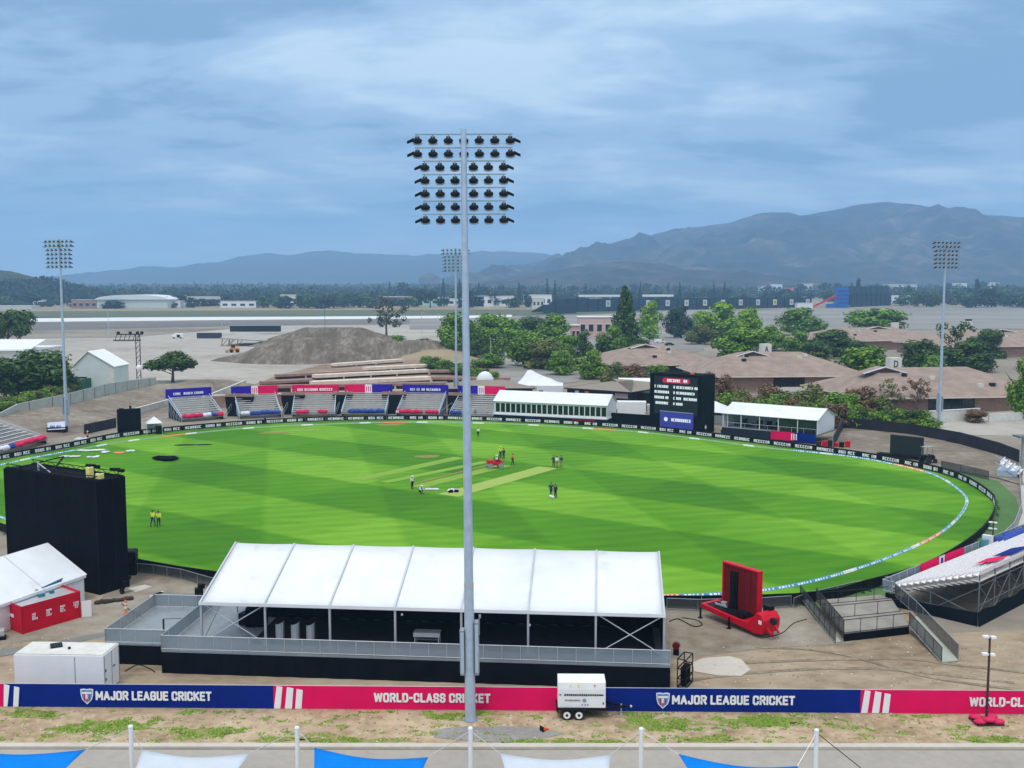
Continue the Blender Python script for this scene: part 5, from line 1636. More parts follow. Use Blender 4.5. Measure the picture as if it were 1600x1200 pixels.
def person(px, py, rz, shirt, pants, label, kind='stand', hat=None, group=None, seed=0, at=None, h=1.0, vest=None):
    rng = random.Random(seed)
    p = G(px, py) if at is None else Vector(at)
    t = thing('person', label, 'person', (p.x, p.y, p.z + (.06 if at is None else 0)), rz, group)
    t.scale = (h, h, h)
    J = pose(kind, rng)
    keys = ['pel', 'chest', 'neck', 'head', 'top', 'shl', 'ell', 'wrl', 'shr', 'elr', 'wrr', 'hipl', 'knl', 'anl', 'toel', 'hipr', 'knr', 'anr', 'toer']
    rad = dict(pel=.13, chest=.14, neck=.055, head=.10, top=.06, hip=.085, kn=.058, an=.042, toe=.036, sh=.058, el=.042, wr=.030)
    def rr_(k): return rad.get(k, rad.get(k[:-1]))
    E1 = [('pel', 'chest'), ('chest', 'neck'), ('neck', 'head'), ('head', 'top'), ('chest', 'shl'), ('shl', 'ell'), ('ell', 'wrl'), ('chest', 'shr'), ('shr', 'elr'), ('elr', 'wrr'),
          ('pel', 'hipl'), ('hipl', 'knl'), ('knl', 'anl'), ('anl', 'toel'), ('pel', 'hipr'), ('hipr', 'knr'), ('knr', 'anr'), ('anr', 'toer')]
    ix = {k: i for i, k in enumerate(keys)}
    me = skin_mesh('body', [J[k] for k in keys], [(ix[a], ix[b]) for a, b in E1], [rr_(k) for k in keys], SKIN)
    # palms, five fingers each, nose and ears grown onto the same mesh
    ad = MB()
    for n, s in (('l', -1), ('r', 1)):
        w_, e_ = J['wr' + n], J['el' + n]
        d = (w_ - e_).normalized(); sd = d.cross(Vector((0, 1, .2))).normalized()
        ad.tube(w_, w_ + d * .09, .026, .032, 6)
        for f, (o, L_) in enumerate(((-.028, .07), (-.01, .085), (.01, .08), (.028, .06))):
            b0_ = w_ + d * .085 + sd * o
            ad.tube(b0_, b0_ + d * L_ * .55, .009, .008, 5); ad.tube(b0_ + d * L_ * .55, b0_ + d * L_ * .9 + Vector((0, -.02, 0)), .008, .006, 5)
        ad.tube(w_ + d * .02 + sd * s * .03, w_ + d * .07 + sd * s * .06, .010, .008, 5)
    hd = J['head']
    ad.ball((hd.x, hd.y - .10, hd.z - .01), (.014, .02, .02), 6, 4)
    for s in (-1, 1): ad.ball((hd.x + s * .098, hd.y + .01, hd.z), (.014, .022, .032), 6, 4)
    bm = bmesh.new(); bm.from_mesh(me); am = ad.mesh('x', SKIN, True); bm.from_mesh(am); bm.to_mesh(me); bm.free()
    link_mesh('body', me, t)
    ek = MB()
    for s in (-1, 1): ek.ball((hd.x + s * .036, hd.y - .092, hd.z + .02), .011, 6, 4)
    ek.build('eyes', BLACKP, t)
    hm = MB(); hm.ball((hd.x, hd.y + .02, hd.z + .045), (.108, .112, .085), 10, 6)
    hm.build('hair', HAIR, t, smooth=True)
    if hat:
        hh = MB().tube((hd.x, hd.y, hd.z + .075), (hd.x, hd.y, hd.z + .155), .115, .09, 12).tube((hd.x, hd.y - .02, hd.z + .06), (hd.x, hd.y - .02, hd.z + .08), .2, .19, 14)
        hh.build('hat', hat, t)
    k2 = ['chest', 'pel', 'neck', 'shl', 'ell', 'shr', 'elr', 'wrl', 'wrr']
    pts = [J[k] for k in k2]; pts[2] = J['chest'].lerp(J['neck'], .75)
    pts[7] = J['ell'].lerp(J['wrl'], .7); pts[8] = J['elr'].lerp(J['wrr'], .7)
    pts[1] = J['pel'] + Vector((0, 0, -.02))
    link_mesh('shirt', skin_mesh('shirt', pts, [(0, 1), (0, 2), (0, 3), (3, 4), (0, 5), (5, 6), (4, 7), (6, 8)], [(.195, .15), (.16, .15), .075, .075, .058, .075, .058, .048, .048], shirt), t)
    k3 = ['pel', 'hipl', 'knl', 'anl', 'hipr', 'knr', 'anr']
    link_mesh('trousers', skin_mesh('trousers', [J[k] + (Vector((0, 0, .03)) if k[:2] == 'an' else Vector()) for k in k3], [(0, 1), (1, 2), (2, 3), (0, 4), (4, 5), (5, 6)], [(.155, .14), .105, .075, .062, .105, .075, .062], pants), t)
    for n in ('l', 'r'):
        a, b = J['an' + n], J['toe' + n]
        MB().tube(a + Vector((0, .05, -.045)), b + Vector((0, -.03, .0)), .048, .04, 8).build('shoe', BLACKP, t)
    return t
KHAKI = M('khaki_cloth', (.30, .25, .17), .9, var=.15)
person(239, 823, 2.9, YELLOW, NAVYC, 'left one of the two people in yellow hi-vis jackets walking on the left outfield', 'walk', seed=1, h=1.06)
person(248, 824, 3.4, YELLOW, NAVYC, 'right one of the two people in yellow hi-vis jackets walking on the left outfield', 'walk', seed=2, h=1.05)
person(747, 683, .3, WHITE, DARK, 'person in a white shirt walking on the far outfield above the red roller', 'walk', seed=3)
person(782, 716, .6, YELLOW, DARK, 'person in a yellow top and hat standing behind the red roller', 'hips', YELLOW, seed=4, h=1.05)
person(787, 718, -.6, NAVYC, DARK, 'person in dark clothes beside the yellow-hatted person at the red roller', 'stand', seed=5)
person(801, 727, 1.2, CORAL, DARK, 'person in a coral top standing right of the red roller', 'walk', seed=6)
person(865, 730, .4, NAVYC, NAVYC, 'left navy-clad person of the three at the end of the pitch', 'hips', seed=7)
person(870, 731, 2.6, WHITE, KHAKI, 'person in a white shirt between two navy-clad people', 'stand', seed=8)
person(877, 730, -.5, NAVYC, KHAKI, 'right navy-clad person of the three at the end of the pitch', 'stand', seed=9)
person(861, 776, .5, NAVYC, NAVYC, 'left navy-clad person of the pair standing alone right of the pitch', 'hips', seed=10, h=1.03)
person(868, 778, -.7, NAVYC, BLACK, 'right navy-clad person of the pair standing alone right of the pitch', 'stand', seed=11, h=1.03)
person(644, 764, .9, WHITE, BLACK, 'person in white shirt and black trousers standing beside the crouching person', 'stand', WHITE, seed=12)
person(657, 772, .8, WHITE, BLACK, 'person in white crouching at the near end of the cut strips', 'crouch', WHITE, seed=13)
person(137, 690, 2.0, CORAL, DARK, 'person in a coral top outside the boards at the far left', 'stand', WHITE, seed=14, h=1.05)
for k, (x, y, sh, lab) in enumerate(((619, 655, WHITE, 'person in white behind the boards between two blue seat covers'), (760, 654, WHITE, 'person in a pale jacket behind the boards left of the long white pavilion'),
                                    (742, 655, NAVYC, 'person in navy behind the boards beside the near tower'), (936, 663, WHITE, 'left one of two people in white below the right end of the pavilion'),
                                    (951, 664, WHITE, 'right one of two people in white below the right end of the pavilion'), (1106, 681, WHITE, 'person in white behind the boards below the scoreboard'),
                                    (1131, 683, YELLOW, 'person in pale hi-vis behind the boards right of the scoreboard'), (410, 664, BLUEF, 'person in blue at the boards below the second bleacher'))):
    q = G(x, y); person(0, 0, .2 * k, sh, DARK, lab, 'stand', seed=20 + k, at=(q.x, q.y + 2.2, 0), h=1.08)

# ride-on roller
p = G(773, 732)
t = thing('pitch_roller', 'red ride-on roller standing on the square right of the near tower', 'roller', (p.x, p.y, .06), .25)
MB().box(0, 0, .75, 2.3, 1.25, .5).box(-.75, 0, 1.1, .8, 1.1, .35).box(.9, 0, .95, .5, 1.0, .5).build('body', RED, t, bevel=.08)
for x in (-.8, .85): MB().tube((x, -.7, .42), (x, .7, .42), .42, n=18).build('drum', STEEL, t)
MB().box(.35, 0, 1.15, .5, .5, .12).box(.6, 0, 1.4, .1, .5, .5).build('seat', BLACKP, t)
MB().tube((-.3, 0, 1.2), (-.05, 0, 1.55), .03).tube((-.1, 0, 1.5), (.0, 0, 1.56), .2, n=10).build('steering_wheel', BLACKP, t)
for x, y in ((.75, -.5), (.75, .5)): MB().tube((x, y, 1.0), (x, y, 2.1), .03).build('roll_bar', BLACKP, t)
person(0, 0, -1.3, WHITE, RED, 'driver in white sitting on the red roller', 'sit', WHITE, seed=40, at=(p.x + .32, p.y + .05, .75))
p = G(795, 728)
# small things lying on the grass
def heap(name, cat, px, py, m, sx, sy, sz, label, n=5, rz=0.0, seed=0, group=None):
    p = G(px, py)
    r = random.Random(seed)
    b = MB()
    for k in range(n):
        b.ball((r.uniform(-.5, .5) * sx * 1.1, r.uniform(-.5, .5) * sy, sz * .4), (sx * r.uniform(.25, .45), sy * r.uniform(.35, .55), sz * r.uniform(.4, .65)), 9, 6, .18, k + seed)
    o = b.build(name, m, None, True, (p.x, p.y, .06), rz)
    return tag(o, label, cat, group)
heap('kit_bag', 'bag', 675, 767, WFAB, 1.3, .5, .35, 'white bag lying on the grass right of the crouching person', 3, .1, 1)
heap('kit_bag', 'bag', 701, 769, WFAB, 1.1, .6, .4, 'left white bag of the row lying beside the near tower', 3, .2, 2)
heap('kit_bag', 'bag', 708, 770, BLACK, .8, .5, .4, 'black bag between two white bags beside the near tower', 3, .1, 3)
heap('kit_bag', 'bag', 714, 769, WFAB, .9, .5, .4, 'right white bag of the row lying beside the near tower', 3, .1, 4)
heap('kit_bag', 'bag', 860, 779, WFAB, .6, .5, .4, 'white bag at the feet of the navy-clad pair', 2, .1, 5)
heap('ground_sheet', 'sheet', 257, 720, BLACK, 3.0, 1.6, .75, 'black heap of folded sheets on the left outfield', 7, .1, 6)
heap('ground_sheet', 'sheet', 300, 696, DARK, 3.6, .5, .22, 'thin dark rolled sheet lying flat on the far left outfield', 6, .15, 7)
for k, (x, y, sx, m, lab) in enumerate(((139, 705, 3.4, WFAB, 'longest pale sheet lying inside the boards at the far left'), (112, 714, 2.0, WFAB, 'leftmost pale sheet lying inside the boards'), (146, 715, 1.2, WFAB, 'small white sheet nearest the black screen tower'),
                                       (162, 708, 1.3, WFAB, 'small pale sheet right of the longest pale sheet'), (184, 709, 1.8, CORAL, 'peach coloured sheet among the pale sheets at the far left'), (203, 706, .9, WFAB, 'rightmost scrap of pale sheet at the far left'))):
    heap('cover_sheet', 'sheet', x, y, m, sx, 1.0, .25, lab, 5, .1, 30 + k, 'pale sheets on the far left outfield')

# ------------------------------------------------------------------ far bleachers
def glyphs(parent, x, z, w, h, y, m=LETTER, seed=0, cw=None):
    b = MB(); pseudo_text(b, x, z, w, h, random.Random(seed), y, cw); return b.build('lettering', m, parent)
def bleacher(fl, fr, kind, label, seed, depth=8.6, zf=.7, zb=3.9, out_z=0.0):
    a, b = G(*fl), G(*fr)
    d = b - a; w = d.length
    t = thing('bleacher', label, 'bleacher', (a.x, a.y, 0), math.atan2(d.y, d.x), 'bleachers along the far side of the oval')
    n = 10
    for k in range(n):
        y = .4 + (depth - .8) * k / (n - 1); z = zf + (zb - zf) * k / (n - 1)
        s = MB().box(w / 2, y, z + .40, w - .3, .34, .07)
        s.build('bench', BENCH, t)
        MB().box(w / 2, y + .36, z + .02, w - .2, .62, .05).box(w / 2, y + .12, z - .02, w - .2, .04, .36).build('footboard', BENCH, t)
    fr_ = MB()
    for x in (.05, w - .05):
        fr_.bar((x, 0, zf + .5), (x, depth, zb + .8), .12, .12).bar((x, 0, zf), (x, depth, zb), .16, .16).bar((x, depth, 0), (x, depth, zb + 2.2), .14)
        for k in range(6): fr_.bar((x, depth * k / 5, 0), (x, depth * k / 5, zf + (zb - zf) * k / 5 + .6), .07)
        for k in range(5): fr_.bar((x, depth * k / 5, .1), (x, depth * (k + 1) / 5, zf + (zb - zf) * k / 5), .05)
    for k in range(1, 4): fr_.bar((w * k / 4, depth, 0), (w * k / 4, depth, zb + 2.1), .08)
    fr_.build('frame', GALV, t)
    MB().slab([(.1, .1, .02), (.1, depth, .02), (.1, depth, zb - .3), (.1, .1, zf - .2)], (.03, 0, 0)).slab([(w - .1, .1, .02), (w - .1, depth, .02), (w - .1, depth, zb - .3), (w - .1, .1, zf - .2)], (-.03, 0, 0)).build('side_cloth', BLACKM, t)
    bz0, bz1 = zb + .25, zb + 2.2
    yb = depth - .06
    def pan(x0, x1, m): return MB().box((x0 + x1) / 2, yb, (bz0 + bz1) / 2, x1 - x0, .05, bz1 - bz0).build('top_banner', m, t)
    if kind == 'violet': pan(-.5, w + .5, PURPLE); glyphs(t, w * .13, bz0 + .62, w * .74, .5, yb - .05, seed=seed, cw=.40)
    if kind == 'pink': pan(-.6, w + .6, PINK); glyphs(t, w * .06, bz0 + .6, w * .88, .55, yb - .05, seed=seed, cw=.42)
    if kind in ('violet_pink', 'pink_violet'):
        A_, B_ = (PURPLE, PINK) if kind == 'violet_pink' else (PINK, PURPLE)
        pan(-.6, w * .42, A_); pan(w * .58, w + .6, B_); pan(w * .42, w * .58, LETTER)
        m = MB()
        for k in range(3): m.box(w * (.455 + .045 * k), yb - .05, (bz0 + bz1) / 2, w * .018, .03, 1.1)
        m.build('banner_mark', PINK, t)
    return t, w
def covers(t, spans, seed=0):
    for x0, x1, m in spans:
        c = MB(); r = random.Random(seed + int(x0 * 7))
        n = max(2, int((x1 - x0) / .7))
        for k in range(n): c.ball((x0 + (x1 - x0) * (k + .5) / n, .35 + r.uniform(-.1, .1), 1.15 + r.uniform(-.06, .06)), (.62, .7, .45), 9, 6, .18, k)
        c.build('seat_cover', m, t, smooth=True)
t, w = bleacher((284, 660), (350, 655), 'violet', 'leftmost far bleacher under a violet banner with white lettering', 1); covers(t, ((.3, 4.4, PINKF), (4.5, 6.3, WFAB), (6.4, 7.4, BLUEF), (7.4, w - .2, PINKF)))
t, w = bleacher((374, 655), (440, 652), 'violet_pink', 'far bleacher under a banner half violet and half pink, second from the left', 2); covers(t, ((.5, 2.2, WFAB), (2.2, w - .3, BLUEF)))
t, w = bleacher((456, 652), (523, 651), 'pink', 'far bleacher under an all-pink banner with white lettering', 3); covers(t, ((1.0, 3.4, PINKF), (5.5, 7.4, PINKF)))
t, w = bleacher((533, 651), (602, 651), 'pink_violet', 'far bleacher under a banner pink on the left and violet on the right', 4); covers(t, ((1.6, w - .4, BLUEF),))
t, w = bleacher((619, 651), (686, 652), 'violet', 'far bleacher under a violet banner just left of the near floodlight tower', 5); covers(t, ((.2, 5.4, PINKF), (6.4, w - .2, PINKF)))
t, w = bleacher((702, 653), (770, 655), 'violet_pink', 'far bleacher half hidden by the near tower, next to the long pavilion', 6); covers(t, ((.2, 2.4, BLUEF),))
t, w = bleacher((-46, 727), (74, 693), 'violet', 'bleacher cut by the left edge of the photo', 7, depth=10.5); covers(t, ((2, 5, PINKF), (9, 11, WFAB), (11, 12.4, BLUEF), (12.4, w - .2, PINKF)))
# dark gangways between them
gl = [((350, 655), (374, 655)), ((440, 652), (456, 652)), ((523, 651), (533, 651)), ((602, 651), (619, 651)), ((686, 652), (702, 653))]
for k, (l, r) in enumerate(gl):
    a, b = G(*l), G(*r); d = b - a
    w = d.length
    t = thing('gangway', ['black gangway between the violet and the half violet bleachers', 'black gangway left of the all-pink bleacher', 'black gangway right of the all-pink bleacher', 'black gangway left of the violet bleacher by the near tower', 'black gangway behind the near floodlight tower'][k],
              'gangway', (a.x, a.y, 0), math.atan2(d.y, d.x), 'gangways between the far bleachers')
    e = 1.6
    MB().slab([(-.5, 4.6, .0), (w + .5, 4.6, 0), (w + e, 6.6, 4.0), (-e, 6.6, 4.0)], (0, .1, 0)).build('void_shade', BLACK, t)  # black plane stands in for the shade of the open gangway
    MB().box(w / 2, 6.9, 4.3, w + 3.0, .3, .7).build('lintel', RUST, t)
    railing(t, [(.1, .6, .3), (.1, 5.5, 1.6)], 0, 1.0, False, 1.5, ALU)

# ------------------------------------------------------------------ old concrete terrace behind the bleachers
for k, (l, r, z, m, d_, h_) in enumerate((((526, 571), (632, 563.5), .9, PLANK, 2.2, .8), ((574, 577), (722, 569.5), 1.1, PLANK, 2.4, .8), ((434, 588), (574, 581), 1.1, RUST, 1.8, .7), ((494, 589), (671, 580), 1.1, PLANK, 2.2, .8), ((671, 581), (757, 581), 1.1, RUST, 1.8, .8),
                                   ((410, 599), (490, 595), 1.4, RUST, 1.8, .9), ((489, 600), (674, 592), 1.5, PLANK, 2.4, .9), ((674, 592), (796, 593), 1.4, RUST, 1.8, .8), ((400, 606), (700, 600), 1.6, RUST, 1.8, .9))):
    a, b = G(*l, z), G(*r, z); d = b - a
    d_ += 1.0; h_ += .2
    t = thing('terrace_step', ['topmost short pale terrace step below the dirt mounds', 'second pale terrace step from the top, reaching the near tower', 'thin brown terrace step at the left of the second row', 'pale terrace step in the middle of the third row', 'brown terrace step right of the near tower, third row',
                               'short brown terrace step at the far left of the fourth row', 'longest pale terrace step, fourth row from the top', 'brown terrace step passing behind the near tower, fourth row', 'lowest brown terrace step just above the banners'][k], 'step', (a.x, a.y, 0), math.atan2(d.y, d.x), 'terrace steps behind the bleachers')
    w = d.length
    MB().box(w / 2, d_ / 2, z + .12, w, d_, .95 if m is PLANK else .7).build('tread', m, t)
    s = MB().box(w / 2, d_ * .5 + .3, (z - .36) / 2, w - .4, d_ - .6, z - .36)
    s.build('shadow_gap', DARK if m is PLANK else BROWNP, t)  # dark fill under the tread, its colour stands for the shadow gap
    for q in range(1, int(w / 9)): MB().box(q * 9, .25, z * .5 - .1, .4, .3, z - .2).build('support', PLANK, t)
a, b = G(322, 641), G(782, 626); d = b - a
t = thing('terrace_wall', 'salmon grey terrace wall running behind the banners of the far bleachers', 'wall', (a.x, a.y + 4, 0), math.atan2(d.y, d.x))
MB().box(d.length / 2, .4, 1.3, d.length, .8, 2.6).build('wall_panel', RUST, t)
MB().box(d.length / 2, 1.6, 2.7, d.length, 3.4, .25).build('coping', M('salmon_concrete', (.44, .33, .28), .9, var=.12, scale=.3), t)
for lab, l, r, z in (('pale concrete wall climbing left of the bleachers', (212, 650), (282, 630), 1.5), ('pale concrete ramp wall above the first two bleachers', (318, 632), (386, 603), 1.6)):
    a, b = G(*l), G(*r); d = b - a
    t = thing('concrete_wall', lab, 'wall', (a.x, a.y, 0), math.atan2(d.y, d.x))
    MB().box(d.length / 2, .3, z / 2, d.length, .35, z).build('wall_panel', CONCRETE, t)
    MB().box(d.length / 2, .3, z + .06, d.length + .1, .5, .12).build('coping', OFFWHITE, t)

# ------------------------------------------------------------------ long white pavilion
a, b = G(772, 658), G(949, 667)
d = b - a; w = d.length; a = a + Vector((0, 1.5, 0))
t = thing('pavilion', 'long white pavilion with a row of dark windows below the white canopy', 'pavilion', (a.x, a.y, 0), math.atan2(d.y, d.x))
zf_, ze, zr, dp = 1.5, 4.0, 5.9, 7.0
MB().box(w / 2, dp / 2, zf_ - .12, w + .3, dp + .6, .25).build('floor', WHITE, t)
MB().box(w / 2, .06, .68, w, .08, 1.3).box(w - .05, dp / 2, .68, .1, dp, 1.3).build('skirt', M('navy_skirt', (.008, .014, .045), .85, var=.2), t)
MB().box(w * .32, -.02, .9, 1.8, .05, .8).build('skirt_banner', BLUEF, t)
MB().box(w * .80, -.02, .75, w * .2, .05, .8).build('skirt_banner', RED, t)
wl = MB().box(w / 2, .05, ze - .18, w, .1, .36).box(w / 2, .05, zf_ + .14, w, .1, .28)
wl.slab([(w, 0, zf_), (w, dp, zf_), (w, dp, ze), (w, dp / 2, zr - .06), (w, 0, ze)], (-.1, 0, 0)).slab([(0, 0, zf_), (0, dp, zf_), (0, dp, ze), (0, dp / 2, zr - .06), (0, 0, ze)], (.1, 0, 0)).box(w / 2, dp, (zf_ + ze) / 2, w, .1, ze - zf_)
wl.build('wall', WHITE_PVC, t)
MB().slab([(-.2, -.25, ze - .02), (w + .2, -.25, ze - .02), (w + .2, dp / 2, zr), (-.2, dp / 2, zr)], (0, 0, .07)).slab([(-.2, dp + .25, ze - .02), (w + .2, dp + .25, ze - .02), (w + .2, dp / 2, zr - .003), (-.2, dp / 2, zr - .003)], (0, 0, .07)).build('roof', WHITE_PVC, t)
nw = 21
for k in range(nw):
    x0, x1 = .15 + (w - .3) * k / nw, .15 + (w - .3) * (k + 1) / nw
    f = MB().box(x0 + .09, .04, (zf_ + ze) / 2, .18, .12, ze - zf_ - .6).build('window_frame', WHITE, t)
    MB().box((x0 + .18 + x1) / 2, .09, (zf_ + ze) / 2, x1 - x0 - .18, .03, ze - zf_ - .62).build('pane', GLASSD, f)

# ------------------------------------------------------------------ white peaked canopy and low brown buildings behind
a = G(812, 640)
t = thing('peaked_canopy', 'white peaked canopy rising behind the long pavilion', 'canopy', (G(804, 630).x, G(804, 630).y, 0), -.05)
pk_ = MB()
cw, cd_, ce, cp = 11.5, 8, 4.2, 8.1
n = 12
for j in range(n):
    for i in range(n):
        def z_(u, v): 
            r = max(abs(u - .28) / (.72 if u > .28 else .28), abs(v - .5) * 2)
            return ce + (cp - ce) * max(0, 1 - r) ** 1.5 + .6 * max(0, 1 - abs(u - .75) * 3) * (1 - abs(v - .5) * 2)
        u0, u1, v0, v1 = i / n, (i + 1) / n, j / n, (j + 1) / n
        pk_.poly([(u * cw, v * cd_, z_(u, v)) for u, v in ((u0, v0), (u1, v0), (u1, v1), (u0, v1))])
o = pk_.build('roof', WHITE_PVC, t); s = o.modifiers.new('thick', 'SOLIDIFY'); s.thickness = .04
MB().box(cw * .73, .06, ce / 2, cw * .54, .08, ce).box(cw - .06, cd_ / 2, ce / 2, .08, cd_, ce).build('wall', WHITE_PVC, t)
MB().box(cw * .55, .0, 1.7 + .6, .9, .1, 1.6).build('doorway', DARK, t)
for x in (.1, cw * .28): MB().box(x, .1, ce / 2, .14, .14, ce).build('post', ALU, t)
def hip(t, x0, x1, y0, y1, ze, zr, m, inset=None, over=.6, name='roof', soffit=WHITE):
    """hip roof over a rectangle, ridge along x"""
    x0 -= over; x1 += over; y0 -= over; y1 += over
    i_ = inset if inset is not None else (y1 - y0) / 2
    ym = (y0 + y1) / 2
    b = MB()
    v = [(x0, y0, ze), (x1, y0, ze), (x1, y1, ze), (x0, y1, ze), (x0 + i_, ym, zr), (x1 - i_, ym, zr)]
    b.add(v, [(0, 1, 5, 4), (1, 2, 5), (2, 3, 4, 5), (3, 0, 4), (3, 2, 1, 0)])
    o = b.build(name, m, t)
    MB().box((x0 + x1) / 2, y0 - .02, ze - .1, x1 - x0, .06, .26).box((x0 + x1) / 2, y1 + .02, ze - .1, x1 - x0, .06, .26).box(x0 - .02, ym, ze - .1, .06, y1 - y0, .26).box(x1 + .02, ym, ze - .1, .06, y1 - y0, .26).build('fascia', soffit, o)
    return o
DUN = M('dun_roof', (.25, .21, .175), .9, var=.1)
def lowhall(l, r, label, depth, ze, zr, wall, roof=DUN, extra=None, inset=None):
    a, b = G(*l), G(*r); d = b - a; w = d.length
    t = thing('low_hall', label, 'building', (a.x, a.y, 0), math.atan2(d.y, d.x))
    MB().box(w / 2, depth / 2, ze / 2, w, depth, ze).build('wall', wall, t)
    hip(t, 0, w, 0, depth, ze, zr, roof, inset, .5, soffit=DARK)
    return t, w
t, w = lowhall((700, 634), (832, 633), 'low brown roofed hall behind the pavilion, left of the peaked canopy', 14, 4.0, 5.4, DARK)
t, w = lowhall((886, 637), (985, 645), 'low dark hall with a dun roof between the canopy and the scoreboard', 22, 4.6, 6.2, DARK)
for k, x in enumerate((w * .16, w * .32)): MB().box(x, -.03, 3.4, 1.0, .06, 1.4).build('notice', CORAL if k else WFAB, t)
MB().box(w * .86, -.03, 3.6, w * .2, .06, 1.1).build('notice', M('mauve_board', (.32, .24, .26), .8), t)
glyphs(t, w * .76, .9, w * .2, 1.2, -.06, seed=9, cw=1.2)
t, w = lowhall((985, 640), (1040, 648), 'small navy block beside the scoreboard', 10, 4.3, 4.5, DARK, roof=DARK)
t = thing('white_canopy', 'low white tent roof peeping over the dark hall beside the scoreboard', 'canopy', (G(966, 632).x, G(966, 632).y, 0), -.1)
MB().slab([(0, 0, 4.6), (9, 0, 4.6), (9, 3, 6.0), (0, 3, 6.0)], (0, 0, .06)).slab([(0, 6, 4.6), (9, 6, 4.6), (9, 3, 6.0), (0, 3, 6.0)], (0, 0, .06)).build('roof', WHITE_PVC, t)
for x in (.2, 8.8):
    for y in (.2, 5.8): MB().box(x, y, 2.3, .15, .15, 4.6).build('post', ALU, t)
MB().box(4.5, 6, 2.3, 9, .08, 4.6).build('wall', WHITE_PVC, t)
t = thing('office_trailer', 'white site cabin with a stair between the pavilion and the scoreboard', 'cabin', (G(955, 660).x, G(955, 660).y + 6, 0), -.12)
MB().box(4.0, 1.3, 2.0, 7.6, 2.6, 3.2).build('body', WHITE, t, bevel=.04)
MB().box(1.2, -.02, 1.4, 1.2, .06, 1.3).build('window', DARK, t)
MB().box(9.3, 1.3, 1.8, 2.6, 2.2, 2.4).build('annexe', CONCRETE, t)
m = MB()
for k in range(7): m.box(7.6 + k * .3, -.8, .3 + k * .35, .5, .8, .06)
m.bar((7.5, -1.2, 1.2), (9.6, -1.2, 3.6), .06).bar((7.5, -.4, 1.2), (9.6, -.4, 3.6), .06)
m.build('stair', STEEL, t)
a, b = G(938, 664), G(1022, 670); d = b - a
t = thing('black_hoarding', 'black hoarding between the pavilion and the scoreboard', 'hoarding', (a.x, a.y + 3, 0), math.atan2(d.y, d.x))
MB().box(d.length / 2, 0, 1.15, d.length, .1, 2.3).build('sheet', BLACK, t)
for k in range(5): MB().box(.2 + k * (d.length - .4) / 4, .15, 1.1, .1, .1, 2.2).build('post', STEEL, t)

# ------------------------------------------------------------------ scoreboard
a, b = G(1016, 673), G(1095, 681); d = b - a; w = d.length
t = thing('scoreboard', 'tall black scoreboard with white lines of text and a violet sponsor panel', 'scoreboard', (a.x, a.y + 1.2, 0), math.atan2(d.y, d.x))
H_ = 11.0
MB().box(w / 2, 2.8, H_ / 2, w, 5.6, H_).build('cabinet', BLACK, t)
MB().box(w + .02, 2.8, H_ / 2, .05, 5.3, H_ - .3).build('side_cover', BLACKM, t)
sc_ = MB().box(w * .52, -.04, 7.0, w * .86, .06, 7.2).build('screen_face', SCREEN, t)
pb = MB().box(w * .53, -.09, 9.8, w * .46, .04, .95).ball((w * .53 - w * .23, -.09, 9.8), (.47, .02, .47)).ball((w * .53 + w * .23, -.09, 9.8), (.47, .02, .47)).build('title_pill', SCRRED, sc_)
glyphs(pb, w * .30, 9.55, w * .48, .55, -.13, SCRTXT, 31, .42)
for k, (x0, ww) in enumerate(((.10, .86), (.10, .80), (.10, .88), (.10, .58))):
    z = 8.35 - k * 1.05
    g1_ = MB(); r = random.Random(40 + k)
    pseudo_text(g1_, w * x0, z, w * .30, .50, r, -.09, .36); pseudo_text(g1_, w * (x0 + .38), z, w * (ww - .38), .50, r, -.09, .36)
    g1_.build('text_line', SCRTXT, sc_)
sp = MB().box(w * .55, -.12, 2.35, w * .66, .08, 3.1).build('sponsor_panel', SCRBLU, t)
MB().box(w * .55, -.15, 3.92, w * .66, .1, .1).build('panel_edge', ALU, sp)
MB().tube((w * .34, -.18, 2.4), (w * .34, -.16, 2.4), .42, n=8).build('sponsor_mark', SCRTXT, sp)
glyphs(sp, w * .45, 2.1, w * .38, .6, -.18, SCRTXT, 37, .42)
m = MB().bar((.2, .6, H_ + .1), (w, .6, H_ + .1), .12)
for x in (.1, .4, .62, .86): m.tube((w * x, .8, H_), (w * x, .8, H_ + .5), .14)
m.build('roof_gear', DARK, t)
MB().box(w * .8, .9, H_ + .3, .7, .5, .5).build('camera_box', CORAL, t)

# ------------------------------------------------------------------ open white tent on the right
a, b = G(1131, 683), G(1280, 697); d = b - a; w = d.length
a = a + Vector((.3, 2.4, 0))
t = thing('hospitality_tent', 'white hospitality tent with a glass front right of the scoreboard', 'tent', (a.x, a.y, 0), math.atan2(d.y, d.x))
zf_, ze, zr, dp = 1.6, 4.1, 5.8, 8.5
MB().box(w / 2, dp / 2 - .3, zf_ - .1, w, dp + .6, .2).build('floor', STEEL, t)
MB().box(w / 2, -.6, .8, w, .06, 1.6).build('skirt', M('dark_navy_skirt', (.008, .012, .03), .85, var=.2), t)
MB().box(w * .66, -.66, 1.0, w * .24, .05, 1.5).build('skirt_banner', PINK, t)
MB().box(w * .89, -.66, 1.0, w * .22, .05, 1.5).build('skirt_banner', NAVY, t)
m = MB()
for k in range(3): m.box(w * .775 + k * .42 - .3, -.70, 1.0, .2, .03, 1.1)
m.build('banner_mark', LETTER, t)
rf = MB().slab([(-.2, -.2, ze), (w + .2, -.2, ze), (w + .2, dp / 2, zr), (-.2, dp / 2, zr)], (0, 0, .07)).slab([(-.2, dp + .2, ze), (w + .2, dp + .2, ze), (w + .2, dp / 2, zr - .003), (-.2, dp / 2, zr - .003)], (0, 0, .07)).build('roof', WHITE_PVC, t)
wl = MB().box(w / 2, dp, (zf_ + ze) / 2, w, .08, ze - zf_).box(.9, .05, (zf_ + ze) / 2, .08, .08, ze - zf_)
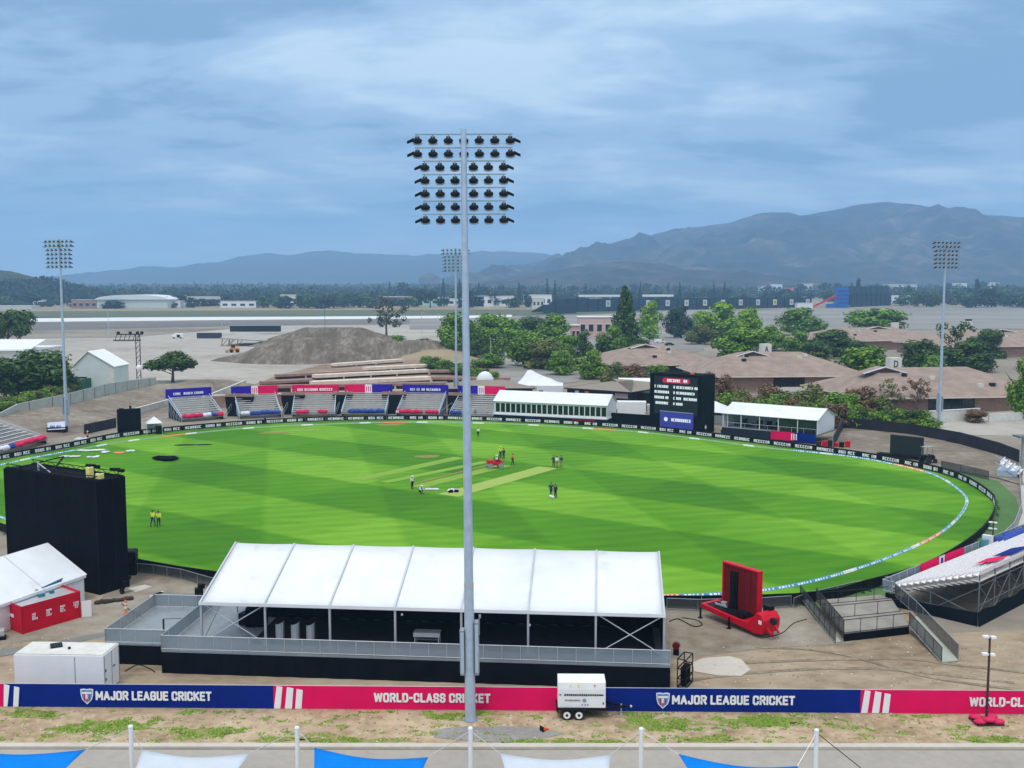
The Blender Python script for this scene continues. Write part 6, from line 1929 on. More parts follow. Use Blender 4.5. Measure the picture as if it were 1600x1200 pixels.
wl.slab([(w, 0, zf_), (w, dp, zf_), (w, dp, ze), (w, dp / 2, zr - .05), (w, 0, ze)], (-.06, 0, 0)).slab([(0, 0, zf_), (0, dp, zf_), (0, dp, ze), (0, dp / 2, zr - .05), (0, 0, ze)], (.06, 0, 0))
wl.build('wall', WHITE_PVC, t)
for k in range(6): MB().box(w * k / 5, .02, (zf_ + ze) / 2, .12, .12, ze - zf_).build('post', WHITE, t)
for k in range(3, 5): MB().box(w * (k + .5) / 5, .04, (zf_ + ze) / 2, w / 5 - .14, .03, ze - zf_ - .1).build('glass_panel', GLASSD, t)
railing(t, [(0, -.5), (w, -.5)], zf_, 1.0, False, 2.2, ALU)
for k, (x, y) in enumerate(((w * .36, 2.0), (w * .46, 2.4), (w * .57, 2.0), (w * .2, 2.6))):
    q = Vector((a.x, a.y, 0)) + d.normalized() * x + Vector((-d.normalized().y, d.normalized().x, 0)) * y
    c = thing('lounge_chair', ['dark lounge chair left of the tent middle post', 'dark lounge chair at the tent middle post', 'dark lounge chair right of the tent middle post', 'dark lounge chair at the left end inside the open tent'][k], 'chair', (q.x, q.y, zf_), .2 * k, 'dark chairs in the hospitality tent')
    MB().box(0, 0, .42, 1.1, .9, .25).build('seat', BLACKP, c, bevel=.05)
    MB().box(0, .4, .95, 1.1, .18, 1.0).build('backrest', BLACKP, c, bevel=.05)
    for sx in (-.45, .45):
        for sy in (-.35, .35): MB().box(sx, sy, .15, .07, .07, .3).build('leg', BLACKP, c)
t = thing('white_canopy', 'white tarpaulin shelter between the scoreboard and the hospitality tent', 'canopy', (G(1112, 668).x, G(1112, 668).y + 4, 0), -.1)
MB().slab([(0, 0, 2.6), (4.5, 0, 2.2), (4.5, 4, 3.2), (0, 4, 5.0)], (0, 0, .06)).build('roof', WHITE_PVC, t)
for x in (.1, 4.3): MB().box(x, .1, 1.1, .1, .1, 2.2).build('post', ALU, t)
MB().box(2.2, .1, 1.1, 4.2, .05, 1.6).build('side_mesh', STEEL, t)
t = thing('red_crates', 'low row of red and dark boxes right of the hospitality tent', 'boxes', (G(1283, 700).x, G(1283, 700).y + 1.5, 0), -.35)
for k, m in enumerate((DARK, RED, DARK, RED, BLACKP, RED)): MB().box(k * .95, (k % 2) * .4, .4 + .1 * (k % 3), .85, .8, .8 + .2 * (k % 3)).build('box', m, t, bevel=.04)

# ------------------------------------------------------------------ black fences, screens on the right
def sheet_fence(name, label, pts, h, m, lean=0.0, posts=STEEL):
    p0 = G(*pts[0]) if len(pts[0]) == 2 else Vector(pts[0])
    t = thing(name, label, 'fence', (p0.x, p0.y, 0), 0)
    W_ = [(G(*q) if len(q) == 2 else Vector(q)) - p0 for q in pts]
    b = MB(); pl_ = []
    for a, c in zip(W_[:-1], W_[1:]):
        n = max(1, int((c - a).length / 2.4))
        for k in range(n):
            u, v = a.lerp(c, k / n), a.lerp(c, (k + 1) / n)
            wv = .05 * math.sin(u.x * 3 + u.y)
            nr = Vector((-(c - a).y, (c - a).x, 0)).normalized()
            b.slab([u + nr * wv, v - nr * wv, v + Vector((0, 0, h)), u + Vector((0, 0, h))], nr * .03)
            pl_.append((u.x + nr.x * .12, u.y + nr.y * .12, 0))
    b.build('sheeting', m, t)
    pme = MB().box(0, 0, h / 2, .08, .08, h + .08).mesh('post', posts)
    for c in pl_: link_mesh('post', pme, t, c)
    return t
PURB = M('black_violet_sheeting', (.014, .014, .026), .8, var=.4, scale=.4)
sheet_fence('perimeter_fence', 'long black sheeted fence climbing the bank at the right end of the oval', [(1302, 700), (1318, 669), (1360, 673), (1420, 679), (1500, 694), (1560, 711), (1592, 724)], 2.1, PURB)
sheet_fence('perimeter_fence', 'dark sheeted fence behind the bleacher at the far left', [(132, 679), (182, 668)], 1.9, PURB)
t = thing('shelter_post', 'dark steel shelter leaving the frame above the right end of the oval', 'shelter', (G(1597, 730).x, G(1597, 730).y, 0), 0)
MB().box(0, 0, 2.3, .35, .35, 4.6).build('post', STEEL, t)
MB().box(.6, .2, 4.7, 3.2, 2.4, .25).build('canopy', M('green_grey_sheet', (.10, .14, .15), .6), t)
a, b = G(1396, 716), G(1448, 722); d = b - a
t = thing('sight_screen', 'dark rectangular sight screen on a low trailer at the right end of the oval', 'sight screen', (a.x, a.y + 1.5, 0), math.atan2(d.y, d.x))
MB().box(d.length / 2, 0, 2.1, d.length, .3, 3.1).build('screen_face', M('dark_green_black', (.010, .020, .020), .8, var=.15), t)
MB().box(d.length / 2 - .6, -.5, .45, d.length + 2.2, 1.4, .35).build('trailer_bed', BLACKP, t)
for x in (-1.2, .6, d.length - .8, d.length + .2): MB().tube((x, -1.1, .32), (x, .2, .32), .32, n=12).build('wheel', RUBBER, t)
a = G(1455, 727)
t = thing('tractor', 'small dark tractor parked right of the sight screen', 'tractor', (a.x, a.y + 1.5, 0), .5)
MB().box(0, 0, 1.0, 1.8, 1.1, .8).box(.9, 0, .85, .9, .8, .6).build('body', BLACKP, t, bevel=.06)
m = MB()
for x in (-.7, .5):
    for y in (-.5, .5): m.bar((x, y, 1.3), (x, y, 2.6), .07)
m.box(-.1, 0, 2.65, 1.6, 1.3, .1)
m.build('cab', STEEL, t)
for x, r_ in ((-.5, .6), (1.0, .38)):
    for y in (-.65, .65): MB().tube((x, y - .12, r_), (x, y + .12, r_), r_, n=14).build('wheel', RUBBER, t)
sheet_fence('mesh_fence', 'low grey mesh fence behind the boards right of the tractor', [(1470, 733), (1500, 739), (1545, 750)], 1.3, GREYMESH)
for k, (x, y, s_, lab) in enumerate(((1590, 748, 1, 'white framed seating unit at the right edge above the walkway'),)):
    q = G(x, y)
    t = thing('seat_block', lab, 'seats', (q.x, q.y, 0), 1.0)
    for r in range(4):
        m = MB()
        for c in range(9): m.box(c * .55, r * .7, .7 + r * .4, .45, .4, .06).box(c * .55, r * .7 + .2, .95 + r * .4, .45, .05, .45)
        m.build('seat_row', SEATW, t)
    MB().bar((-.3, 0, .2), (-.3, 3, 2.2), .1).bar((5, 0, .2), (5, 3, 2.2), .1).bar((-.3, 0, 1.2), (-.3, 3, 3.2), .08).box(2.3, 1.4, .6, 5, 2.6, .9).build('frame', GALV, t)
# black upright screen at the left far edge
a = G(183, 683)
t = thing('black_screen', 'small black upright screen beside a white tent top at the far left boards', 'screen', (a.x, a.y + .8, 0), .55)
MB().box(1.9, 0, 2.5, 4.0, 1.2, 5.0).build('cover', BLACK, t)
MB().tube((2.2, 0, 5.0), (2.2, 0, 5.6), .2).box(.6, 0, 5.1, .8, .3, .2).build('top_gear', BLACKP, t)
t = thing('small_tent', 'small white pyramid tent right of the black upright screen', 'tent', (a.x + 4.6, a.y + 2.5, 0), .4)
MB().add([(0, 0, 2.1), (2.8, 0, 2.1), (2.8, 2.8, 2.1), (0, 2.8, 2.1), (1.4, 1.4, 3.3)], [(0, 1, 4), (1, 2, 4), (2, 3, 4), (3, 0, 4), (3, 2, 1, 0)]).build('roof', WHITE_PVC, t)
MB().box(1.4, 2.75, 1.0, 2.7, .05, 2.0).box(.03, 1.4, 1.0, .05, 2.7, 2.0).build('wall', WHITE_PVC, t)
for x in (.05, 2.75): MB().box(x, .05, 1.05, .08, .08, 2.1).build('pole', ALU, t)
MB().box(2.1, .4, .8, 1.1, .5, 1.6).build('dark_cabinet', BLACKP, t)
a = G(74, 678)
t = thing('covered_trailer', 'white printed sheet over a dark trailer in front of the left floodlight tower', 'trailer', (a.x, a.y, 0), .18)
MB().box(1.6, .8, .7, 3.4, 1.6, 1.0).build('load', BLACKP, t)
MB().slab([(.1, -.1, .75), (3.2, -.1, .85), (3.0, .7, 2.2), (-.1, .7, 2.0)], (0, .05, .02)).build('cover_sheet', M('pale_blue_sheet', (.58, .63, .78), .7), t)
glyphs(t, .5, 1.2, 2.2, .35, .12, M('blue_print', (.12, .14, .45), .7), 3, .3)
for x in (.6, 2.6): MB().tube((x, -.05, .32), (x, .2, .32), .32, n=12).build('wheel', RUBBER, t)
heap('folded_mats', 'mats', 128, 690, WFAB, 1.6, .8, .8, 'pale folded mats behind the boards near the person in coral', 4, .2, 50)
# ================================================================== BEYOND THE OVAL
def px_m(y):
    """photo pixels per metre for something standing on level ground at row y"""
    p = G(800, y)
    return FPX / (p.y * math.cos(PITCH) + CAM_H * math.sin(PITCH))

# ------------------------------------------------------------------ brown roofed school blocks
def school(l, r, depth, ze, zr, label, gables=(), windows=(), letter=None, skew=0.0, base=0.0, dormer=None):
    a, b = G(*l), G(*r); d = b - a; w = d.length
    t = thing('school_building', label, 'building', (a.x, a.y, base), math.atan2(d.y, d.x) + skew, 'brown roofed school buildings')
    MB().box(w / 2, depth / 2, ze / 2, w - .4, depth - .4, ze).build('wall', WALLP, t)
    rf = hip(t, 0, w, 0, depth, ze, zr, ROOFB, depth * .42, 1.4, soffit=PLANK)
    for gx, gw in gables:
        m = MB()
        ym = depth / 2; zt = zr + .35
        gx_ = w * gx
        run = (zr - ze) / (depth / 2)
        y0 = ym - 3.2; zb_ = zr - 3.2 * run + .15
        m.add([(gx_ - gw, y0, zb_), (gx_ + gw, y0, zb_), (gx_, y0, zt), (gx_ - gw, ym + 1, zb_), (gx_ + gw, ym + 1, zb_), (gx_, ym + 1, zt)], [(0, 1, 2), (0, 2, 5, 3), (1, 4, 5, 2), (3, 5, 4)])
        go = m.build('gable', ROOFB, rf)
        MB().add([(gx_ - gw * .82, y0 - .03, zb_ + .1), (gx_ + gw * .82, y0 - .03, zb_ + .1), (gx_, y0 - .03, zt - .28)], [(0, 1, 2)]).build('gable_vent', BROWNP, rf)
        MB().bar((gx_ - gw - .3, y0 - .1, zb_ - .08), (gx_, y0 - .1, zt + .06), .22, .22).bar((gx_ + gw + .3, y0 - .1, zb_ - .08), (gx_, y0 - .1, zt + .06), .22, .22).build('bargeboard', WHITE, rf)
    for x0, x1, z0, z1 in windows:
        f = MB().box(w * (x0 + x1) / 2, -.02 + .2, (z0 + z1) / 2, w * (x1 - x0), .1, z1 - z0).build('window', GLASSD, t)
        m = MB()
        for k in range(5):
            m.box(w * (x0 + (x1 - x0) * k / 4), .1, (z0 + z1) / 2, .22 if k in (0, 3) else .12, .14, z1 - z0)
        m.build('frame', BROWNP, f)
        MB().box(w * (x0 + x1) / 2, -1.0, z0 - .7, w * (x1 - x0) + .5, .2, 1.2).build('parapet', OFFWHITE, t)
    rv_ = random.Random(int(w * 7))
    for k in range(7):
        x = w * rv_.uniform(.2, .8); y = depth * rv_.uniform(.12, .42)
        z = ze + (zr - ze) * (y + 1.4) / (depth / 2 + 1.4)
        if k % 2: MB().tube((x, y, z - .2), (x, y, z + .7), .22, n=8).build('roof_vent', GALV, rf)
        else: MB().box(x, y, z + .2, 1.1, .9, .9).build('roof_vent', DARK if k % 4 else OFFWHITE, rf)
    if letter:
        x, ch, sz = letter
        c = MB().box(w * x, depth * .62, zr + .6, sz, sz * .8, sz).build('roof_box', OFFWHITE, t)
        me = text_mesh(ch, sz * .38, sz * .55, DARK, .02)
        link_mesh('lettering', me, c, (w * x - sz * .19, depth * .62 - sz * .41, zr + .6 - sz * .27))
    return t, w
school((968, 592), (1126, 588), 34, 4.0, 9.2, 'school block with a brown hip roof left of the scoreboard top', gables=((.42, 4.6),), windows=((.42, .72, .6, 3.6),))
t, w = school((1112, 613), (1352, 611), 32, 4.2, 9.6, 'school block with brown roof and a white roof box lettered A', gables=((.36, 4.5),), windows=((.40, .60, 1.4, 3.9), (.93, .99, 1.0, 3.8)), letter=(.50, 'A', 2.9))
school((1352, 646), (1640, 641), 30, 3.4, 8.8, 'nearest school block with brown roof and a white roof box lettered D', gables=((.24, 5.0),), windows=((.34, .585, .5, 3.0),), letter=(.37, 'D', 2.9))
school((1300, 548), (1480, 545), 40, 4.2, 9.4, 'farther school block with a brown roof behind the round trees', gables=((.58, 6.0),), letter=(.48, '', 3.2) if False else None)
school((1500, 560), (1720, 556), 42, 4.5, 10.0, 'far right school block with a brown roof cut by the photo edge', gables=((.5, 7.0),))
for x, y, lab in ((1425, 521, 'plain white roof box on the farther school roof, left one'), (1544, 517, 'plain white roof box with a dark cap on the far right')):
    q = G(x, y + 24)
    t = thing('roof_box', lab, 'roof box', (q.x, q.y + 22, 8.2), 0)
    MB().box(0, 0, 1.6, 3.0, 2.4, 3.2).build('box_body', OFFWHITE, t)
    MB().box(0, 0, 3.6, 2.6, 2.2, .9).build('cap', DARK, t)
a, b = G(1440, 662), G(1600, 652); d = b - a
t = thing('garden_wall', 'low white wall in front of the nearest school block beside the right floodlight tower', 'wall', (a.x, a.y, 0), math.atan2(d.y, d.x))
MB().box(d.length * .3, 0, 1.2, d.length * .5, .3, 2.4).box(d.length * .78, -3, .8, d.length * .5, .3, 1.6).build('wall_panel', OFFWHITE, t)
MB().box(d.length * .3, 0, 2.46, d.length * .5, .5, .12).build('coping', WHITE, t)

# ------------------------------------------------------------------ trees
def crown_mesh(name, mat, seed, style, nleaf, leaf):
    """unit crown: about one wide, from its lowest leaf to z=1; built of many small leaves in clumps"""
    r = random.Random(seed)
    m = MB()
    cl_ = []
    if style == 'round':
        for k in range(15):
            a = r.uniform(0, 2 * PI); q = r.uniform(.05, .34)
            cl_.append((q * math.cos(a), q * math.sin(a), r.uniform(.20, .86) - q * .30, r.uniform(.14, .24)))
        cl_.append((0, 0, .84, .15)); cl_.append((.1, -.1, .25, .22)); cl_.append((-.14, .05, .24, .2))
    elif style == 'tall':
        for k in range(16):
            z = .18 + .74 * k / 15; q = (.36 * (1 - z) + .07) * r.uniform(.1, 1)
            a = r.uniform(0, 2 * PI)
            cl_.append((q * math.cos(a), q * math.sin(a), z, .10 + .20 * (1 - z) * r.uniform(.7, 1.1)))
    elif style == 'conifer':
        for k in range(30):
            z = .10 + .86 * k / 29; a = k * 2.4; q = (.40 * (1 - z) + .02) * r.uniform(.35, 1.05)
            cl_.append((q * math.cos(a), q * math.sin(a), z, .055 + .13 * (1 - z) * r.uniform(.6, 1.2)))
    elif style == 'wide':
        for k in range(17):
            a = r.uniform(0, 2 * PI); q = r.uniform(.05, .40)
            cl_.append((q * math.cos(a), q * math.sin(a), .72 - q * .5 + r.uniform(-.14, .12), r.uniform(.11, .18)))
    elif style == 'bush':
        for k in range(14):
            a = r.uniform(0, 2 * PI); q = r.uniform(.0, .36)
            cl_.append((q * math.cos(a), q * math.sin(a), r.uniform(.15, .78) * (1 - q * .9), r.uniform(.14, .22)))
    elif style == 'wispy':
        for k in range(26):
            a = r.uniform(0, 2 * PI); q = r.uniform(.05, .42)
            cl_.append((q * math.cos(a), q * math.sin(a), r.uniform(.38, .92) - q * .25, r.uniform(.05, .10)))
    tot = sum(c[3] ** 2 for c in cl_)
    for (cx_, cy_, cz_, cr_) in cl_:
        n = int(nleaf * cr_ ** 2 / tot)
        for _ in range(n):
            a = r.uniform(0, 2 * PI); z = r.uniform(-1, 1); s = math.sqrt(1 - z * z)
            k = cr_ * (r.uniform(.55, 1.0) if r.random() < .8 else r.uniform(.9, 1.18))
            p = Vector((cx_ + k * s * math.cos(a), cy_ + k * s * math.sin(a), max(.02, cz_ + k * z * .85)))
            nrm = Vector((s * math.cos(a) + r.uniform(-.6, .6), s * math.sin(a) + r.uniform(-.6, .6), z + .35 + r.uniform(-.6, .6))).normalized()
            t1 = nrm.orthogonal().normalized(); t2 = nrm.cross(t1)
            rot = r.uniform(0, PI); l_ = leaf * r.uniform(.6, 1.3)
            u = (t1 * math.cos(rot) + t2 * math.sin(rot)) * l_; v = (t2 * math.cos(rot) - t1 * math.sin(rot)) * l_ * .6
            m.add([p - u, p - v * .9, p + u, p + v], [(0, 1, 2, 3)])
    me = m.mesh(name, mat)
    return me
def trunk_mesh(seed, style):
    r = random.Random(seed); m = MB()
    top_ = {'conifer': .95, 'tall': .8, 'bush': .4}.get(style, .62)
    w_ = .03 if style != 'bush' else .02
    p = Vector((0, 0, 0)); 
    for k in range(4):
        q = Vector((r.uniform(-.02, .02), r.uniform(-.02, .02), top_ * (k + 1) / 4))
        m.tube(p, q, w_ * (1 - k * .2), w_ * (1 - (k + 1) * .2), 7); p = q
    for k in range(7 if style not in ('conifer',) else 10):
        a = k * 2.4 + r.uniform(-.3, .3); z0 = top_ * r.uniform(.35, .95)
        L_ = r.uniform(.16, .34) * (1 if style != 'conifer' else (1.1 - z0))
        e = Vector((math.cos(a) * L_, math.sin(a) * L_, z0 + L_ * (.7 if style != 'conifer' else .1)))
        m.tube((0, 0, z0), e, w_ * .45, w_ * .12, 5)
        for _ in range(2):
            m.tube(Vector((0, 0, z0)).lerp(e, .6), e + Vector((r.uniform(-.12, .12), r.uniform(-.12, .12), r.uniform(.0, .12))), w_ * .2, w_ * .06, 4)
    return m.mesh('trunk', BARK)
_tc = {}
MATS = dict(dk=LEAF_DK, md=LEAF_MD, lt=LEAF_LT, ol=LEAF_OL, br=LEAF_BR, bl=LEAF_BL, gy=LEAF_GY, fd=LEAF_FD)
def tree_parts(style, mat, var):
    k = (style, mat, var)
    if k not in _tc:
        n = {'round': 5200, 'tall': 3200, 'conifer': 4600, 'wide': 4200, 'bush': 3000, 'wispy': 1100}[style]
        _tc[k] = crown_mesh('crown', MATS[mat], hash((style, var)) % 1000 if False else len(style) * 31 + var * 7, style, n, {'conifer': .032, 'wispy': .026}.get(style, .036))
        _tc[('t', style, var)] = trunk_mesh(var + len(style), style)
    return _tc[k], _tc[('t', style, var)]
def tree(name, label, xc, ytop, ybase, wpx, style, mat, var=0, group=None, cat='tree'):
    p = G(xc, ybase); s = px_m(ybase)
    h = (ybase - ytop) / s * 1.05; w = wpx / s * (1.32 if style in ('round', 'bush', 'tall') else 1.15)
    t = thing(name, label, cat, (p.x, p.y, 0), (xc * 1.7) % 6.28, group)
    t.scale = (w, w, h)
    c, tr = tree_parts(style, mat, var)
    link_mesh('crown', c, t)
    o = link_mesh('trunk', tr, t); k = min(1.0, h * .9 / w) if w else 1
    return t
TR = [
 ('broadleaf_tree', 'round green tree standing just left of the near tower pole behind the oval', 712, 488, 556, 58, 'round', 'md', 0),
 ('broadleaf_tree', 'green tree with a full crown right of the near tower pole', 762, 490, 545, 62, 'round', 'md', 1),
 ('broadleaf_tree', 'dense green tree touching the pink sign in the middle distance', 800, 500, 550, 70, 'round', 'md', 2),
 ('broadleaf_tree', 'dark tree behind the pink sign in the middle distance', 828, 494, 535, 44, 'round', 'dk', 1),
 ('broadleaf_tree', 'large dark green tree left of the pale pink building', 866, 490, 545, 72, 'round', 'md', 3),
 ('broadleaf_tree', 'olive green tree over the grey road, left of two', 818, 518, 572, 62, 'round', 'md', 0),
 ('broadleaf_tree', 'olive green tree over the grey road, right of two', 856, 530, 576, 62, 'round', 'ol', 1),
 ('broadleaf_tree', 'small bright green tree at the end of the grey road', 924, 548, 592, 44, 'round', 'md', 2),
 ('broadleaf_tree', 'slim dark tree in front of the pale pink building', 912, 518, 570, 36, 'tall', 'dk', 0),
 ('broadleaf_tree', 'shaded green tree under the tall conifer', 948, 526, 572, 50, 'round', 'dk', 2),
 ('broadleaf_tree', 'mid green tree right below the tall conifer', 1000, 528, 560, 36, 'round', 'dk', 3),
 ('conifer_tree', 'tall dark conifer, the highest tree in the middle distance', 977, 452, 552, 56, 'conifer', 'dk', 0),
 ('poplar_tree', 'bright yellow green pointed tree right of the tall conifer', 1016, 472, 530, 46, 'tall', 'lt', 1),
 ('broadleaf_tree', 'blue green tree between the bright pointed tree and the yellow green crowns', 1064, 478, 528, 44, 'round', 'bl', 0),
 ('broadleaf_tree', 'big yellow green tree behind the school roofs, left of two', 1128, 474, 532, 64, 'round', 'lt', 2),
 ('broadleaf_tree', 'big yellow green tree behind the school roofs, right of two', 1172, 480, 535, 52, 'round', 'lt', 3),
 ('broadleaf_tree', 'broad dark green tree overlapping the first school roof', 1157, 510, 572, 82, 'round', 'md', 1),
 ('broadleaf_tree', 'pale olive tree in front of the first big yellow green tree', 1092, 506, 538, 46, 'round', 'ol', 0),
 ('broadleaf_tree', 'green spreading tree on the airfield edge, left of two', 1256, 480, 524, 66, 'round', 'md', 0),
 ('broadleaf_tree', 'green spreading tree on the airfield edge, right of two', 1368, 482, 528, 82, 'round', 'md', 1),
 ('broadleaf_tree', 'rounded green tree right of the roof box lettered A', 1250, 518, 556, 44, 'round', 'md', 2),
 ('broadleaf_tree', 'wide dark green tree behind the middle school roof', 1305, 515, 556, 90, 'round', 'dk', 3),
 ('broadleaf_tree', 'loose olive tree on the middle school roof line', 1281, 546, 590, 50, 'wispy', 'ol', 0),
 ('broadleaf_tree', 'wide flat topped green tree in front of the middle school block', 1363, 540, 604, 92, 'round', 'md', 0),
 ('broadleaf_tree', 'tall dark tree just behind the right floodlight tower', 1490, 498, 575, 62, 'wispy', 'dk', 1),
 ('broadleaf_tree', 'dark tree left of the right floodlight tower', 1444, 530, 580, 62, 'round', 'dk', 0),
 ('broadleaf_tree', 'green tree right of the right floodlight tower above the nearest roof', 1512, 534, 580, 76, 'round', 'dk', 2),
 ('broadleaf_tree', 'small dark tree on the far right school roof line', 1541, 514, 560, 48, 'round', 'dk', 1),
 ('broadleaf_tree', 'olive and dark tree cut by the right edge of the photo', 1597, 565, 654, 52, 'tall', 'md', 2),
 ('broadleaf_tree', 'tall ragged tree cut by the left edge of the photo', 14, 474, 560, 78, 'wide', 'dk', 2),
 ('broadleaf_tree', 'dark spreading tree in front of the pale green shed', 50, 546, 622, 104, 'round', 'dk', 0),
 ('broadleaf_tree', 'dark low tree at the left edge below the white marquee top', 8, 558, 622, 70, 'round', 'dk', 1),
 ('broadleaf_tree', 'umbrella shaped dark tree standing alone by the dusty lot', 270, 546, 598, 80, 'wide', 'dk', 1),
 ('broadleaf_tree', 'grey sparse tree standing behind the dirt mounds', 605, 462, 534, 66, 'wispy', 'gy', 2),
 ('bush', 'long green hedge bush right of the grey sparse tree, left piece', 620, 520, 540, 50, 'bush', 'md', 0),
 ('bush', 'long green hedge bush right of the grey sparse tree, right piece', 662, 526, 548, 52, 'bush', 'dk', 1),
 ('bush', 'green hedge bush left of the parked cars by the near tower', 765, 548, 575, 50, 'bush', 'md', 1),
 ('bush', 'round dark bush beside the parked cars', 757, 528, 552, 28, 'bush', 'dk', 0),
 ('bush', 'russet bush left of the scoreboard below the first school block', 990, 560, 604, 48, 'bush', 'br', 0),
 ('bush', 'olive bush at the left corner of the first school block', 962, 560, 606, 40, 'bush', 'ol', 1),
 ('bush', 'small bright bush behind the left edge of the scoreboard', 1026, 562, 600, 34, 'bush', 'md', 2),
 ('bush', 'russet and olive bush right behind the scoreboard', 1132, 578, 640, 46, 'bush', 'br', 1),
 ('bush', 'olive bush between the scoreboard and the hospitality tent', 1160, 600, 645, 52, 'bush', 'ol', 2),
 ('bush', 'russet bush above the hospitality tent roof, left of two', 1195, 588, 648, 50, 'bush', 'br', 2),
 ('bush', 'olive bush above the hospitality tent roof, right of two', 1228, 602, 648, 52, 'bush', 'ol', 0),
 ('bush', 'olive green bush below the middle school block', 1270, 592, 655, 62, 'bush', 'ol', 1),
 ('bush', 'green bush behind the right end of the hospitality tent', 1302, 606, 662, 66, 'bush', 'md', 1),
 ('bush', 'pinkish dry bush below the flat topped green tree', 1352, 594, 646, 64, 'bush', 'br', 0),
 ('bush', 'thin olive bush with upright shoots left of the gable', 1392, 590, 646, 44, 'wispy', 'ol', 2),
 ('bush', 'reddish upright bush under the nearest school gable', 1432, 588, 646, 48, 'wispy', 'br', 1),
 ('bush', 'pale dry bush against the low white wall', 1520, 634, 660, 40, 'bush', 'br', 2),
]
for k in range(7):
    TR.append(('hedge_bush', 'dark clipped hedge bush in the row behind the long black fence', 1330 + k * 19, 634, 668, 40, 'bush', 'dk' if k % 2 else 'md', k % 3))
for k in range(9):
    TR.append(('hedge_bush', 'green hedge bush in the row in front of the parked cars', 668 + k * 13, 552 + k * 3.0, 574 + k * 3.2, 30, 'bush', 'dk' if k % 2 else 'md', k % 3))
for k in range(10):
    TR.append(('hedge_bush', 'olive hedge bush in the row above the left retaining wall', -2 + k * 11.5, 618 - k * 2.6, 652 - k * 3.4, 40, 'bush', 'ol' if k % 2 else 'md', k % 3))
TR += [
 ('broadleaf_tree', 'low green tree in front of the two olive trees beside the grey road', 880, 546, 586, 46, 'round', 'md', 3),
 ('broadleaf_tree', 'round green tree behind the white vans right of the near tower', 776, 512, 556, 46, 'round', 'md', 0),
 ('broadleaf_tree', 'dark green tree above the maroon car', 742, 520, 560, 36, 'round', 'dk', 3),
 ('broadleaf_tree', 'small green tree at the foot of the rose coloured annexe', 884, 522, 560, 42, 'round', 'md', 1),
 ('broadleaf_tree', 'green tree at the left foot of the tall conifer', 958, 510, 556, 40, 'round', 'md', 2),
 ('broadleaf_tree', 'yellowish green tree between the blue green tree and the yellow crowns', 1096, 486, 528, 40, 'round', 'lt', 0),
 ('broadleaf_tree', 'dark rounded tree between the yellow green crowns and the airfield trees', 1204, 508, 548, 50, 'round', 'md', 3),
 ('bush', 'dark green bush row piece left of the wide dark tree', 1272, 526, 560, 46, 'bush', 'dk', 2),
 ('bush', 'dark green bush row piece right of the wide dark tree', 1338, 528, 562, 46, 'bush', 'dk', 1),
 ('bush', 'olive bush at the foot of the first school window', 1060, 584, 612, 44, 'bush', 'ol', 2),
 ('bush', 'russet bush at the right end of the first school block', 1108, 576, 616, 40, 'bush', 'br', 1),
 ('bush', 'green bush under the round dark tree at the right tower', 1462, 548, 584, 46, 'bush', 'md', 0),
 ('bush', 'dull green bush in front of the middle school wall', 1215, 606, 652, 46, 'bush', 'md', 2),
 ('bush', 'olive bush between the middle school block and the hospitality tent', 1250, 604, 655, 46, 'bush', 'ol', 1),
 ('bush', 'olive bush right of the pinkish dry bush', 1378, 610, 650, 40, 'bush', 'ol', 0),
 ('bush', 'dark bush behind the pinkish dry bush', 1330, 606, 650, 46, 'bush', 'md', 2),
 ('broadleaf_tree', 'dark tree between the left floodlight tower and the shed', 92, 560, 618, 50, 'round', 'dk', 3),
]
for k in range(12):
    TR.append(('hedge_bush', 'olive hedge bush in the row behind the hospitality tent', 1120 + k * 17, 606 + k * 1.4, 652 + k * 1.6, 44, 'bush', ('ol', 'md', 'ol', 'br')[k % 4], k % 3))
for q in TR:
    pass
for q in TR:
    n, lab, x, yt, yb, w_, st, mt, v = q
    g = None
    if n == 'hedge_bush': g = lab.replace('bush in', 'bushes in')
    tree(n, lab, x, yt, yb, w_, st, mt, v, g, 'tree' if 'tree' in n else 'bush')
# dark scrub between parking and school
rt = random.Random(77)

# distant woods: single trees one after the other along the plain
def far_mesh(seed, mat, style):
    r = random.Random(seed)
    c = crown_mesh('distant_tree', MATS[mat], seed, style, 420, .085)
    bm = bmesh.new(); bm.from_mesh(c)
    tb = MB().tube((0, 0, 0), (0, 0, .5), .03, .02, 5); tm = tb.mesh('x', BARK)
    bm.from_mesh(tm); bm.to_mesh(c); bm.free()
    return c
FAR = [far_mesh(1, 'fd', 'round'), far_mesh(2, 'fd', 'bush'), far_mesh(3, 'dk', 'round'), far_mesh(4, 'fd', 'tall'), far_mesh(5, 'fd', 'conifer'), far_mesh(6, 'dk', 'bush'), far_mesh(7, 'fd', 'wide'), far_mesh(8, 'gy', 'bush')]
KIND = ['rounded dark tree', 'low dark tree', 'rounded green tree', 'upright dark tree', 'slim pointed tree', 'low green tree', 'spreading dark tree', 'dull grey green tree']
LINE = [(-40, 452), (60, 450), (140, 456), (180, 452), (260, 447), (300, 448), (380, 449), (430, 450), (520, 447), (560, 446), (600, 443), (650, 440), (690, 441), (760, 442), (820, 446), (880, 445), (960, 446), (1040, 442), (1110, 445), (1180, 446), (1260, 444), (1330, 441), (1420, 440), (1500, 438), (1560, 440), (1640, 440)]
cnt = 0
def far_tree(px, Y, h, w, k, where):
    X = (px - 800) * (Y * math.cos(PITCH) + CAM_H * math.sin(PITCH)) / FPX
    o = link_mesh('distant_tree', FAR[k], None, (X, Y, gz(Y) - .5), rt.uniform(0, 6.28), (w, w, h))
    tag(o, KIND[k] + ' in the distant woods ' + where, 'tree', 'trees of the distant woods')
def where_(px):
    return 'left of the white hall' if px < 150 else 'between the white hall and the near tower' if px < 720 else 'above the long black stand' if px < 1270 else 'right of the blue tower'
